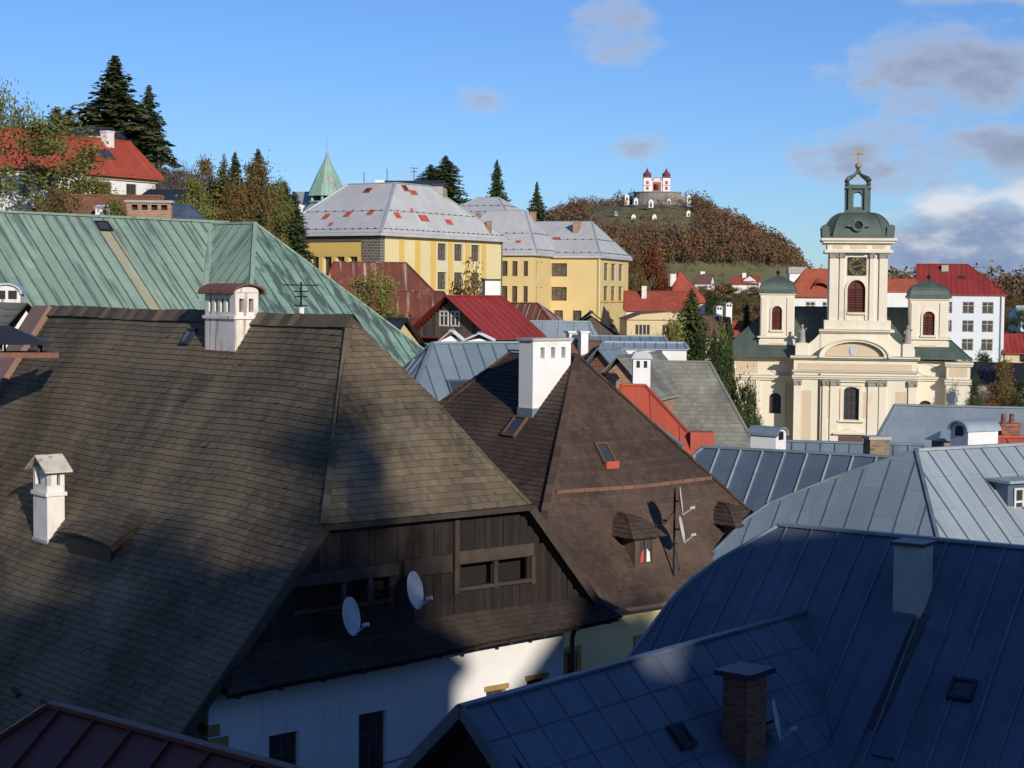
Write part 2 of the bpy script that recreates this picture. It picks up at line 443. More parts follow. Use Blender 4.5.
# ------------------------------------------------------------------ roof slopes, walls, windows
from mathutils import noise as mnoise
class Slope:
    """a roof slope: origin O (x,y) on the eave line, n = horizontal direction up the slope,
    knots = (run, height, left limit, right limit) measured along the eave"""
    def __init__(s, O, n, knots, warp=None):
        s.O = O; s.n = Vector(n).normalized(); s.e = Vector((s.n.y, -s.n.x)); s.k = knots; s.warp = warp
        s.d = [0]
        for a, b in zip(knots, knots[1:]):
            s.d.append(s.d[-1]+math.hypot(b[0]-a[0], b[1]-a[1]))
        s.D = s.d[-1]
    def q(s, d):
        d = max(0, min(s.D, d))
        for i in range(len(s.k)-1):
            if d <= s.d[i+1] or i == len(s.k)-2:
                t = (d-s.d[i])/max(1e-9, s.d[i+1]-s.d[i])
                a, b = s.k[i], s.k[i+1]
                return tuple(a[j]+(b[j]-a[j])*t for j in range(4)), math.atan2(b[1]-a[1], b[0]-a[0])
    def pt(s, u, d, lift=0):
        (run, z, l, r), an = s.q(d)
        run -= math.sin(an)*lift; z += math.cos(an)*lift
        if s.warp: z += s.warp(u, d/s.D)
        return Vector((s.O[0]+s.e.x*u+s.n.x*run, s.O[1]+s.e.y*u+s.n.y*run, z))
    def sheet(s, mb, lift=0, rows=1, cols=1, flip=False):
        ds = sorted(set([round(x, 4) for x in s.d]+[s.D*i/rows for i in range(rows+1)]))
        for d0, d1 in zip(ds, ds[1:]):
            a, b = s.q(d0)[0], s.q(d1)[0]
            for c in range(cols):
                f0, f1 = c/cols, (c+1)/cols
                us = [a[2]+(a[3]-a[2])*f0, a[2]+(a[3]-a[2])*f1, b[2]+(b[3]-b[2])*f1, b[2]+(b[3]-b[2])*f0]
                dd = [d0, d0, d1, d1]
                if us[2]-us[3] < 1e-4: us = us[:3]; dd = dd[:3]
                elif us[1]-us[0] < 1e-4: us = us[1:]; dd = dd[1:]
                p = [s.pt(u, d, lift) for u, d in zip(us, dd)]
                uv = list(zip(us, dd))
                if flip: p.reverse(); uv.reverse()
                mb.face(p, uv)
    def shingles(s, mb, course=.28, w=.16, lift=.03, jit=.015, seed=1, stain=None):
        rg = random.Random(seed)
        n = max(1, int(s.D/course+.5)); c = s.D/n
        for i in range(n):
            d0 = i*c; d1 = min(d0+c*1.1, s.D)
            a, b = s.q(d0)[0], s.q(d1)[0]
            u = min(a[2], b[2])-rg.random()*w
            rowb = rg.uniform(-.12, .12)
            while u < max(a[3], b[3]):
                ww = w*rg.uniform(.6, 1.4); v = u+ww
                a0, a1 = max(u, a[2]), min(v, a[3]); b0, b1 = max(u, b[2]), min(v, b[3])
                if a1-a0 < .004 and b1-b0 < .004: u = v; continue
                if a1 <= a0: a0 = a1 = (max(min(a0, a[3]), a[2]))
                if b1 <= b0: b0 = b1 = (max(min(b0, b[3]), b[2]))
                l = lift*rg.uniform(.85, 1.12); dj = max(-.02, d0+rg.uniform(-jit, jit)*2)
                r = rg.random()*.5+.25+rowb+.75*mnoise.noise(Vector((u*.45, d0*.3, seed*3.7)))+.35*mnoise.noise(Vector((u*1.7, d0*.9, seed)))
                if rg.random() < .012: dj -= course*rg.uniform(.15, .35)
                elif rg.random() < .012: l += .02
                if stain: r -= stain((a0+a1)/2, d0)
                r = min(1, max(0, r))
                p = [s.pt(a0, dj, l), s.pt(a1, dj, l), s.pt(b1, d1, .006), s.pt(b0, d1, .006)]
                uv = [(a0, dj), (a1, dj), (b1, d1), (b0, d1)]
                if a1-a0 < .004: p = [p[0]]+p[2:]; uv = [uv[0]]+uv[2:]
                elif b1-b0 < .004: p = p[:3]; uv = uv[:3]
                mb.face(p, uv, r)
                if a1-a0 >= .004:
                    mb.face([s.pt(a0, dj, -.012), s.pt(a1, dj, -.012), s.pt(a1, dj, l), s.pt(a0, dj, l)], None, r*.15)
                u = v
    def seams(s, mb, sp=.6, w=.035, h=.045, off=0):
        N = 48
        lo = min(k[2] for k in s.k); hi = max(k[3] for k in s.k)
        i = math.ceil((lo-off)/sp)
        while off+i*sp < hi:
            u = off+i*sp; i += 1
            run = []
            segs = []
            for j in range(N+1):
                d = s.D*j/N
                q = s.q(d)[0]
                if q[2]+.02 <= u <= q[3]-.02: run.append(d)
                else:
                    if len(run) > 1: segs.append(run)
                    run = []
            if len(run) > 1: segs.append(run)
            for g in segs:
                ks = [g[0]]+[d for d in s.d if g[0]+.05 < d < g[-1]-.05]+[g[-1]]
                if s.warp:
                    ks = sorted(set(ks+[g[0]+(g[-1]-g[0])*t/6 for t in range(7)]))
                for d0, d1 in zip(ks, ks[1:]):
                    A = [s.pt(u-w/2, d0), s.pt(u-w/2, d1), s.pt(u-w/2, d0, h), s.pt(u-w/2, d1, h), s.pt(u+w/2, d0, h), s.pt(u+w/2, d1, h), s.pt(u+w/2, d0), s.pt(u+w/2, d1)]
                    mb.face([A[0], A[2], A[3], A[1]]); mb.face([A[2], A[4], A[5], A[3]]); mb.face([A[4], A[6], A[7], A[5]])
                a = [s.pt(u-w/2, g[0]), s.pt(u+w/2, g[0]), s.pt(u+w/2, g[0], h), s.pt(u-w/2, g[0], h)]
                mb.face(a)

def wall(mb, p0, p1, z0, z1, ops=(), depth=.14):
    """wall from p0 to p1, outside on the right hand; ops = (s0, s1, za, zb[, arch rise])"""
    p0 = Vector(p0); p1 = Vector(p1); L = (p1-p0).length; d = (p1-p0)/L; n = Vector((d.y, -d.x))
    def P(s_, z, back=0): return (p0.x+d.x*s_-n.x*back, p0.y+d.y*s_-n.y*back, z)
    xs = sorted(set([0, L]+[o[0] for o in ops]+[o[1] for o in ops]))
    zs = sorted(set([z0, z1]+[o[2] for o in ops]+[o[3] for o in ops]))
    for a, b in zip(xs, xs[1:]):
        for c, e in zip(zs, zs[1:]):
            mx, mz = (a+b)/2, (c+e)/2
            if any(o[0] < mx < o[1] and o[2] < mz < o[3] for o in ops): continue
            mb.face([P(a, c), P(b, c), P(b, e), P(a, e)], [(a, c), (b, c), (b, e), (a, e)], .5)
    for o in ops:
        a, b, c, e = o[:4]
        D = depth
        if len(o) > 4 and o[4]:
            r = o[4]; m = (a+b)/2; hw = (b-a)/2; N = 10
            arc = [(m+hw*math.cos(PI*i/N), e-r+r*math.sin(PI*i/N)) for i in range(N+1)]   # right to left
            mb.face([P(b, e)]+[P(*q) for q in reversed(arc[:N//2+1])], None, .5)
            mb.face([P(*q) for q in reversed(arc[N//2:])]+[P(a, e)], None, .5)
            for q, w in zip(arc, arc[1:]):
                mb.face([P(*q), P(*w), P(*w, D), P(*q, D)], None, .5)
            e = e-r
        mb.face([P(a, c), P(a, e), P(a, e, D), P(a, c, D)], None, .5)
        mb.face([P(b, e), P(b, c), P(b, c, D), P(b, e, D)], None, .5)
        mb.face([P(b, c), P(a, c), P(a, c, D), P(b, c, D)], None, .5)
        if not (len(o) > 4 and o[4]):
            mb.face([P(a, e), P(b, e), P(b, e, D), P(a, e, D)], None, .5)

WCACHE = {}
def window(root, x, y, z, phi, w, h, nx=2, ny=2, fm=None, gm=None, fr=.07, arch=0, sill=None):
    """window unit: frame with glazing bars (window), its glass (pane) and a sill"""
    fm = fm or m_frame; gm = gm or m_glass
    key = (round(w, 2), round(h, 2), nx, ny, fm.name, gm.name, fr, arch, sill.name if sill else '')
    if key not in WCACHE:
        f = MB()
        t = fr
        if arch:
            N = 10; r = arch; ze = h-r
            f.box(-w/2, -w/2+t, 0, .07, 0, ze); f.box(w/2-t, w/2, 0, .07, 0, ze); f.box(-w/2+t, w/2-t, 0, .07, 0, t)
            o = [(w/2*math.cos(PI*i/N), ze+r*math.sin(PI*i/N)) for i in range(N+1)]
            q = [((w/2-t)*math.cos(PI*i/N), ze+(r-t)*math.sin(PI*i/N)) for i in range(N+1)]
            for i in range(N):
                f.prism([o[i], o[i+1], q[i+1], q[i]], 'y', 0, .07)
        else:
            f.box(-w/2, -w/2+t, 0, .07, 0, h); f.box(w/2-t, w/2, 0, .07, 0, h)
            f.box(-w/2+t, w/2-t, 0, .07, 0, t); f.box(-w/2+t, w/2-t, 0, .07, h-t, h)
        for i in range(1, nx):
            c = -w/2+w*i/nx; f.box(c-t*.4, c+t*.4, .005, .065, t, h-t if not arch else h-arch*.25)
        zb = [h*j/ny for j in range(1, ny)]
        if ny == 2: zb = [h*.68]
        for c in zb: f.box(-w/2+t, w/2-t, .008, .06, c-t*.4, c+t*.4)
        g = MB()
        if arch:
            g.face([(-w/2+.01, .04, .02), (w/2-.01, .04, .02)]+[((w/2-.02)*math.cos(PI*i/10), .04, h-arch+(arch-.02)*math.sin(PI*i/10)) for i in range(11)])
        else:
            g.face([(-w/2+.01, .04, .01), (w/2-.01, .04, .01), (w/2-.01, .04, h-.01), (-w/2+.01, .04, h-.01)])
        fo = f.build('window', fm, root, rel=True)
        go = g.build('pane', gm, fo)
        so_ = None
        if sill:
            q = MB(); q.box(-w/2-.06, w/2+.06, -.22, .0, -.08, -.01); so_ = q.build('sill', sill, fo)
        WCACHE[key] = (fo, go, so_)
    else:
        s = WCACHE[key]
        fo = s[0].copy(); COL.objects.link(fo); fo.parent = root
        for c in s[1:]:
            if c:
                go = c.copy(); COL.objects.link(go); go.parent = fo
    fo.location = (x, y, z-root.location.z)
    fo.rotation_euler = (0, 0, phi)
    return fo

def put_windows(root, p0, p1, ops, depth=.14, **kw):
    p0 = Vector(p0); p1 = Vector(p1); d = (p1-p0).normalized(); n = Vector((d.y, -d.x)); phi = math.atan2(d.y, d.x)
    for o in ops:
        c = p0+d*((o[0]+o[1])/2)-n*(depth-.07)
        k = dict(kw)
        if len(o) > 5: k.update(o[5])
        window(root, c.x, c.y, o[2], phi, o[1]-o[0]-.004, o[3]-o[2]-.004, arch=(o[4] if len(o) > 4 else 0), **k)

def block_walls(root, x0, x1, y0, y1, z0, z1, m, ops=None, gables=(), zr=0, ridge=None, name='wall', depth=.14, **kw):
    """four walls of a block, with gable tops where the roof has them"""
    ops = ops or {}
    w = MB()
    S = {'f': ((x0, y0), (x1, y0)), 'r': ((x1, y0), (x1, y1)), 'b': ((x1, y1), (x0, y1)), 'l': ((x0, y1), (x0, y0))}
    for k, (a, b) in S.items():
        wall(w, a, b, z0, z1, [o[:5] for o in ops.get(k, [])], depth)
    for k in gables:
        a, b = S[k]
        if k in 'lr': c = (a[0], ridge)
        else: c = (ridge, a[1])
        w.face([(*a, z1), (*b, z1), (*c, zr)], None, .5)
    w.build(name, m, root)
    for k in ops:
        put_windows(root, *S[k], ops[k], depth, **kw)

def hip_roof(root, x0, x1, y0, y1, ze, ridge, zr, m, kind='seam', sp=.6, ms=None, name='roof', cap=None, sides='frlb', thick=.16, course=.3):
    """ridge = (xa, ya, xb, yb); a ridge end lying on the eave line makes a gable"""
    xa, ya, xb, yb = ridge
    mb = MB(); sm = MB()
    alongx = abs(xb-xa) >= abs(yb-ya)
    sl = []
    def add(O, n, w0, w1, run, l, r):
        if run < .03: return
        sl.append(Slope(O, n, [(0, ze, w0, w1), (run, zr, l, r)]))
    if alongx:
        if 'f' in sides: add((0, y0), (0, 1), x0, x1, ya-y0, xa, xb)
        if 'b' in sides: add((0, y1), (0, -1), -x1, -x0, y1-yb, -xb, -xa)
        if 'l' in sides: add((x0, 0), (1, 0), -y1, -y0, xa-x0, -ya, -ya)
        if 'r' in sides: add((x1, 0), (-1, 0), y0, y1, x1-xb, yb, yb)
    else:
        if 'f' in sides: add((0, y0), (0, 1), x0, x1, ya-y0, xa, xa)
        if 'b' in sides: add((0, y1), (0, -1), -x1, -x0, y1-yb, -xb, -xb)
        if 'l' in sides: add((x0, 0), (1, 0), -y1, -y0, xa-x0, -yb, -ya)
        if 'r' in sides: add((x1, 0), (-1, 0), y0, y1, x1-xa, ya, yb)
    for i, s in enumerate(sl):
        if kind == 'shingle':
            s.sheet(mb, -.02); s.shingles(mb, course, .2, .03, seed=i)
        elif kind == 'seam':
            s.sheet(mb); s.seams(mb if ms is None else sm, sp)
        else:
            s.sheet(mb)
    # eave board all round (thickness of the roof) and the closed underside
    mb.box(x0, x1, y0, y1, ze-thick, ze-.012)
    ro = mb.build(name, m, root)
    if sm.f: sm.build('seam', ms, ro)
    c = MB()
    cm = cap or m
    e0, e1 = Vector((xa, ya, zr+.02)), Vector((xb, yb, zr+.02))
    if (e1-e0).length > .1: c.bar(e0, e1, .22, .08)
    cor = [(x0, y0), (x1, y0), (x1, y1), (x0, y1)]
    for cx_, cy_ in cor:
        if alongx: e = e0 if cx_ == x0 else e1
        else: e = e0 if cy_ == y0 else e1
        g = (abs(e.x-cx_) < .03) or (abs(e.y-cy_) < .03)
        c.bar(e, (cx_, cy_, ze+.02), .12 if g else .16, .06)
    c.build('ridge_cap', cm, ro)
    return ro

def chimney(root, x, y, z0, z1, w, d, m, name='chimney', capm=None, rot=0, pot=False, over=.08, ct=.1):
    """small masonry chimney with a corbelled cap"""
    b = MB()
    b.box(-w/2, w/2, -d/2, d/2, z0, z1-ct)
    o = b.build(name, m, root); o.location.x += x; o.location.y += y; o.rotation_euler.z = rot
    c = MB(); c.box(-w/2-over, w/2+over, -d/2-over, d/2+over, z1-ct, z1)
    if pot: 
        for k in (-.22, .22): c.lathe([(.11, 0), (.09, .35), (.07, .35), (.07, .0)], (k*w, 0, z1), 8)
    c.build('chimney_cap', capm or m, o)
    return o

def hood_chimney(root, x, y, z0, z1, w, d, m, hoodm, rot=0, holes=2, name='chimney'):
    """chimney with an arched sheet-metal hood open at its ends; the arch spans w, its axis runs along d"""
    b = MB(); r = w/2
    zb = z1-r*.62
    wall(b, (-w/2, -d/2), (w/2, -d/2), z0, zb); wall(b, (w/2, -d/2), (w/2, d/2), z0, zb); wall(b, (w/2, d/2), (-w/2, d/2), z0, zb); wall(b, (-w/2, d/2), (-w/2, -d/2), z0, zb)
    N = 10
    arc = [(r*math.cos(PI*i/N), zb+r*.62*math.sin(PI*i/N)) for i in range(N+1)]
    for yy in (-d/2, d/2):
        b.face([(p[0], yy, p[1]) for p in arc])
    o = b.build(name, m, root); o.location.x += x; o.location.y += y; o.rotation_euler.z = rot
    h = MB(); r2 = r+.07
    a2 = [(r2*math.cos(PI*i/N), zb-.02+(r*.62+.09)*math.sin(PI*i/N)) for i in range(N+1)]
    a1 = [(r*1.01*math.cos(PI*i/N), zb-.02+(r*.62+.03)*math.sin(PI*i/N)) for i in range(N+1)]
    for i in range(N):
        h.prism([a1[i], a2[i], a2[i+1], a1[i+1]], 'y', -d/2-.1, d/2+.1)
    h.build('chimney_hood', hoodm, o, smooth=False)
    hw = w*.16 if holes == 2 else w*.24
    for k in ((-.21*w, .21*w) if holes == 2 else (0,)):
        for s in (-1, 1):
            q = MB()
            yy = s*(d/2+.006)
            q.face([(k-hw, yy, zb-r*.45), (k+hw, yy, zb-r*.45), (k+hw, yy, zb+r*.2)]+([(k+hw*.6, yy, zb+r*.38), (k-hw*.6, yy, zb+r*.38)] if holes == 1 else [])+[(k-hw, yy, zb+r*.2)])
            q.build('smoke_hole', m_dark, o)
    return o

def dish(pos, dirv, r, label, group=None, arm_back=None):
    """satellite dish looking along dirv, held by an arm from arm_back"""
    d = Vector(dirv).normalized()
    root = thing('satellite_dish', label, 'satellite dish', pos, 0, group)
    mb = MB(); n = 20
    a = d.cross(Vector((0, 0, 1))).normalized(); b = d.cross(a)
    rings = []
    for rr in (0.02, .35, .7, 1.0):
        rings.append([a*(rr*r*math.cos(2*PI*k/n))+b*(rr*r*1.1*math.sin(2*PI*k/n))+d*(.16*r*rr*rr) for k in range(n)])
    for r0, r1 in zip(rings, rings[1:]):
        for k in range(n): mb.face([r0[k], r1[k], r1[(k+1) % n], r0[(k+1) % n]])
    mb.face(list(reversed(rings[0])))
    back = [[p-d*.02 for p in g] for g in rings]
    for r0, r1 in zip(back, back[1:]):
        for k in range(n): mb.face([r0[k], r0[(k+1) % n], r1[(k+1) % n], r1[k]])
    for k in range(n): mb.face([rings[-1][k], back[-1][k], back[-1][(k+1) % n], rings[-1][(k+1) % n]])
    mb.build('reflector', m_dish, root, rel=True)
    t = MB()
    f0 = b*(r*1.05)*(1 if b.z < 0 else -1)
    lnb = d*(r*.95)+f0*.55
    t.tube([f0+d*.1*r, lnb], .018, 6); t.build('feed_arm', m_galv, root, rel=True)
    l = MB(); l.tube([lnb-d*.09, lnb+d*.05], [.035, .05], 8); l.build('receiver', m_dish, root, rel=True)
    if arm_back is not None:
        k = MB(); w = Vector(arm_back)-Vector(pos); k.tube([-d*.03, w], .025, 6); k.build('bracket', m_iron, root, rel=True)
    return root

def skylight(root, slope, u, d, w, h, fm, name='skylight', tilt=.06):
    """roof window lying on a slope"""
    def P(a, b, l): return slope.pt(u+a, d+b, l)
    f = MB(); t = .07
    def barq(a0, a1, b0, b1, z):
        q = [P(a0, b0, -.03), P(a1, b0, -.03), P(a1, b1, -.03), P(a0, b1, -.03), P(a0, b0, z), P(a1, b0, z), P(a1, b1, z), P(a0, b1, z)]
        for i in ((4, 5, 6, 7), (0, 1, 5, 4), (1, 2, 6, 5), (2, 3, 7, 6), (3, 0, 4, 7)): f.face([q[j] for j in i])
    barq(-w/2, w/2, 0, t, .11); barq(-w/2, w/2, h-t, h, .11); barq(-w/2, -w/2+t, t, h-t, .11); barq(w/2-t, w/2, t, h-t, .11)
    o = f.build(name, fm, root)
    g = MB(); g.face([P(-w/2+t*.5, t*.5, .07), P(w/2-t*.5, t*.5, .07), P(w/2-t*.5, h-t*.5, .07), P(-w/2+t*.5, h-t*.5, .07)])
    g.build('pane', m_glass, o)
    return o

GRID = R_(39.8)
ex = Vector((math.cos(GRID), math.sin(GRID), 0)); ey = Vector((-math.sin(GRID), math.cos(GRID), 0))
def W(o, x, y, z=0, th=GRID):
    return Vector((o[0]+x*math.cos(th)-y*math.sin(th), o[1]+x*math.sin(th)+y*math.cos(th), z))

# ================================================================== THE SETTING: ground and hill
CTRL = [(0, 10, -16), (0, 40, -15.5), (20, 40, -16), (-20, 30, -15), (-25, 60, -11), (-25, 92, -3), (-35, 112, 4.8), (-20, 99, .5), (-28, 102, 2.5), (-14, 104, -3), (-18, 110, .5), (-20, 125, 1.5), (-12, 120, -7), (-13, 140, -7), (-9, 104, -10), (-13, 165, -6), (20, 110, -22), (28, 140, -25), (33, 165, -26), (25, 125, -24), (38, 178, -26), (30, 178, -25), (20, 140, -20), (-60, 140, 8), (-90, 160, 12), (-22, 175, 1),
        (-13, 180, -5), (10, 186, -7), (-25, 232, 7.5), (-25, 260, 9), (-60, 230, 14), (0, 110, -12), (15, 100, -16), (37, 188, -23), (60, 190, -23), (22, 185, -17), (14, 200, -9),
        (25, 300, -9), (50, 400, -3), (70, 235, -18), (90, 250, -16), (45, 240, -12), (60, 560, -1), (40, 480, 0), (120, 620, -2), (200, 700, -2), (60, 0, -3), (90, 20, -2), (32, 0, -5), (32, 14, -9), (30, -14, -3), (15, -14, -3), (0, -14, -4), (-4, -14, -5), (8, -4, -6), (0, -3, -8), (0, -60, -10), (-60, 0, -10), (-60, 60, -6),
        (0, 30, -15.6), (30, 60, -17), (40, 110, -21), (-300, 400, 15), (-400, 0, 0), (0, -400, 0), (400, 100, -10), (500, 600, -6), (0, 1300, 4), (500, 1400, 0), (-500, 1200, 10), (0, 3000, 0), (3000, 0, 0), (-3000, 0, 0), (0, -3000, 0), (2000, 2500, 0), (-2000, 2500, 0)]
HILLF = [(0, 49.2), (14, 48.7), (22, 46), (36, 37), (49, 29), (60, 22), (70, 15.5), (80, 9), (92, 3), (105, 0)]
def hillh(x, y):
    dx, dy = x-77, y-900
    r = math.hypot(dx if dx > 0 else dx*.55, dy*.55)
    for (a, ha), (b, hb) in zip(HILLF, HILLF[1:]):
        if r <= b:
            t = (r-a)/(b-a); t = t*t*(3-2*t)*.4+t*.6
            return ha+(hb-ha)*t
    return 0
def ground_z(x, y):
    sw = sz = 0
    for a, b, z in CTRL:
        d2 = (x-a)**2+(y-b)**2+4
        w = 1/d2**1.6
        sw += w; sz += w*z
    return sz/sw+hillh(x, y)
m_ground = mat('grass_and_earth', (.17, .165, .066), (.145, .13, .06), .05, .95, patch=((.13, .095, .055), .55, .03, .1), bump=.3, bscale=.5)
def make_ground():
    rs = [1]
    while rs[-1] < 9000: rs.append(rs[-1]*1.05+.6)
    # finer azimuth steps in front, coarse behind
    azs = [math.radians(a) for a in [-180, -150, -120, -90, -70, -50, -40, -35, -30]+[-27+i*.75 for i in range(73)]+[30, 35, 40, 50, 70, 90, 120, 150, 180]]
    verts = [(r*math.sin(a), r*math.cos(a), ground_z(r*math.sin(a), r*math.cos(a))) for r in rs for a in azs]
    n = len(azs); faces = []
    for i in range(len(rs)-1):
        for j in range(n-1):
            faces.append((i*n+j, i*n+j+1, (i+1)*n+j+1, (i+1)*n+j))
    me = bpy.data.meshes.new('ground'); me.from_pydata(verts, [], faces); me.materials.append(m_ground)
    for p in me.polygons: p.use_smooth = True
    o = bpy.data.objects.new('ground', me); COL.objects.link(o); o['kind'] = 'structure'
make_ground()

# ================================================================== FOREGROUND HOUSES
# ---- the big shingled house on the left
m_cover = mat('pale_rusty_cover', (.62, .57, .49), (.5, .44, .36), 3, .6, patch=((.36, .17, .08), .56, 4, .12))
MA = (-1.77, 37.8)
def build_house_a():
    h = thing('shingled_house', 'large old house with grey-brown shingle roof, dark board gable and white wall, left foreground', 'house', (*MA, -15.5), GRID)
    rg = random.Random(5)
    ph = [rg.uniform(0, 6) for _ in range(6)]
    def warp(u, t):
        return (.035*math.sin(u*.55+ph[0])+.016*math.sin(u*1.3+ph[1]+t*4)+.04*math.sin(t*5+u*.3))*(.35+.65*math.sin(PI*min(1, t*.9+.05)))
    Y1 = 20.6
    left = Slope((-8.4, 0), (1, 0), [(0, -10.75, -Y1, 0), (2.09, -9.0, -Y1, 0), (4.25, -6.58, -Y1, 0), (5.55, -5.03, -Y1, 0), (7.0, -2.75, -Y1, -1.68), (8.4, -.70, -Y1, -3.25)], warp)
    right = Slope((5.4, 0), (-1, 0), [(0, -7.9, 0, Y1), (2.5, -5.03, 0, Y1), (4.0, -2.75, 1.68, Y1), (5.4, -.70, 3.25, Y1)], None)
    front = Slope((0, 0), (0, 1), [(0, -5.03, -2.85, 2.9), (1.6, -2.72, -1.45, 1.45), (3.25, -.70, 0, 0)], lambda u, t: .03*math.sin(u*1.3+1)*math.sin(PI*t))
    mb = MB()
    for i, (s, sd_) in enumerate(((left, 11), (right, 12), (front, 13))):
        def runoff(u, d):      # rusty run-off below the chimney and the hatch
            dd = left.D-2.0-d
            return .75*max(0, 1-abs(u+8.3+dd*.12)/.55)*(1-dd/4.2) if 0 < dd < 4.2 else 0
        s.shingles(mb, .17, .125, .03, .005, sd_, runoff if s is left else None)
    ro = mb.build('roof', m_shingle, h)
    u = MB()
    for s in (left, right, front): s.sheet(u, -.03, rows=8, cols=10)
    for s in (left, right, front): s.sheet(u, -.16, rows=4, cols=4, flip=True)
    u.build('roof_underlay', m_under, ro)
    # ridge boards
    c = MB(); y = 3.1
    while y < Y1-.2:
        l = rg.uniform(.28, .5); z = -.70+.02*math.sin(y*.8)+rg.uniform(-.01, .01)
        for sx, tx in ((-1, 0), (1, 0)):
            c.face([(0, y, z+.09), (0, y+l, z+.09), (sx*.26, y+l, z-.22), (sx*.26, y, z-.22)] if sx < 0 else [(0, y+l, z+.09), (0, y, z+.09), (.26, y, z-.22), (.26, y+l, z-.22)])
        y += l*.96
    for sgn in (-1, 1):
        a, b = Vector((0, 3.25, -.66)), Vector((sgn*2.87, 0, -4.98))
        for i in range(16):
            p, q = a.lerp(b, i/16), a.lerp(b, (i+1.06)/16)
            c.bar(p, q, .16, .05)
    c.build('ridge_shingle', m_shingle, ro)
    # verge boards
    v = MB()
    pts = [(-2.85, -5.05), (-4.15, -6.6), (-6.31, -9.03), (-8.4, -10.78)]
    for a, b in zip(pts, pts[1:]): v.bar((a[0], -.03, a[1]-.07), (b[0], -.03, b[1]-.07), .07, .2, rnd=.9)
    v.bar((2.9, -.03, -5.1), (5.4, -.03, -7.97), .07, .2, rnd=.6)
    v.bar((-2.9, -.04, -5.09), (2.95, -.04, -5.09), .06, .12, rnd=.3)
    v.build('verge_board', m_wood2, h)
    # board gable
    g = MB()
    def roofline(x):
        P = [(-8.4, -10.75), (-6.31, -9.0), (-4.15, -6.58), (-2.85, -5.1), (2.9, -5.1), (5.4, -7.95)]
        for (a, za), (b, zb) in zip(P, P[1:]):
            if a <= x <= b: return za+(zb-za)*(x-a)/(b-a)
        return -9
    OPS = [(-3.45, -.9, -6.85, -6.32), (1.02, 3.1, -6.82, -6.28)]
    x = -5.35
    while x < 5.1:
        w = rg.uniform(.15, .23); x2 = min(x+w, 5.15)
        zt = min(roofline(x), roofline(x2))-.06; zb = -7.65
        dy = rg.uniform(0, .025); rn = rg.random()
        segs = [(zb, zt)]
        for o in OPS:
            if o[0] < (x+x2)/2 < o[1]: segs = [(zb, o[2]), (o[3], zt)]
        for a, b in segs:
            if b-a > .03: g.box(x+.004, x2-.004, .3-dy, .36, a, b, rn)
        x = x2
    g.box(-3.6, 3.3, .62, .66, -7.2, -5.9, 0)       # dark loft behind
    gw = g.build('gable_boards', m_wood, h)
    k = MB()
    for a, b, z0_, z1_ in ((-3.5, -.75, -6.34, -6.08), (-.6, .75, -6.42, -6.02), (.95, 3.2, -6.28, -5.98), (-3.5, -.85, -6.93, -6.85), (.95, 3.2, -6.9, -6.82)):
        k.box(a, b, .2, .262, z0_, z1_)
        k.box(a, b, .19, .259, z0_, z0_+.02)
    for xx in (-2.2, -1.5, 2.05, .9, 3.2): k.box(xx-.06, xx+.06, .21, .268, -6.95, -5.2 if xx == .9 else -6.3)
    k.build('plank', m_wood2, gw)
    # pent roof below the boards
    pent = Slope((0, -.5), (0, 1), [(0, -8.06, -5.5, 5.45), (.75, -7.45, -4.8, 5.2)], lambda u_, t: .030*u_*(1-t)+.02*math.sin(u_*1.1))
    p = MB(); pent.sheet(p, -.03, 2, 8); pent.sheet(p, -.14, 2, 8, True); pent.shingles(p, .17, .13, .024, .012, 21)
    for i in range(11):
        xx = -5.2+i*1.03
        p.box(xx-.05, xx+.05, -.42, .3, -8.2+.03*xx, -8.1+.03*xx)
    p.build('pent_roof', m_pent, h)
    # masonry
    w = MB()
    ops = [(1.45, 2.2, -11.0, -9.47), (3.75, 4.5, -11.0, -9.37), (7.35, 7.95, -10.5, -9.38), (8.6, 9.2, -10.5, -9.3)]
    wall(w, (-5.46, .35), (4.3, .35), -15.5, -7.95, ops, .2)
    wall(w, (4.3, .35), (4.3, 20.3), -15.5, -7.0); wall(w, (4.3, 20.3), (-5.46, 20.3), -15.5, -8.4); wall(w, (-5.46, 20.3), (-5.46, .35), -15.5, -8.45)
    wl = w.build('wall', m_white, h)
    put_windows(h, (-5.46, .35), (4.3, .35), ops, .2, nx=2, ny=2, fm=m_frameb, sill=None)
    for o in ops[2:]:
        l = MB(); a, b = -5.46+o[0], -5.46+o[1]; l.box(a-.06, b+.06, .31, .36, o[3]+.004, o[3]+.12); l.build('lintel', m_ochre, h)
    q = MB(); z = -9.0; i = 0
    while z > -15.4:
        ww = (.46 if i % 2 else .26); hh = .27
        q.box(-5.475, -5.46+ww, .335, .4, z-hh+.012, z-.012); q.box(-5.476, -5.4, .336, .35+(.26 if i % 2 else .46), z-hh+.013, z-.013)
        z -= .285; i += 1
    q.build('quoin', m_ochre, wl)
    d = MB(); d.tube([(4.5, .1, -7.95), (4.42, .18, -8.4), (4.42, .2, -15.4)], .06, 8); d.build('downpipe', m_iron, h)
    # coping of the party wall at the far end
    cp = MB()
    for a, b in zip(left.d, left.d[1:]):
        P0 = [left.pt(-Y1+off, a, l) for off in (.0, 1.15) for l in (-.1, .2)]
        P1 = [left.pt(-Y1+off, b, l) for off in (.0, 1.15) for l in (-.1, .2)]
        cp.face([P0[1], P0[3], P1[3], P1[1]]); cp.face([P0[2], P1[2], P1[3], P0[3]]); cp.face([P0[0], P0[1], P1[1], P1[0]])
    cp.face([left.pt(-Y1, left.D, -.1), left.pt(-Y1+1.15, left.D, -.1), left.pt(-Y1+1.15, left.D, .2), left.pt(-Y1, left.D, .2)])
    cp.build('party_wall_coping', m_mauve, h)
    # chimney on the ridge, rusty arched hood
    b = MB()
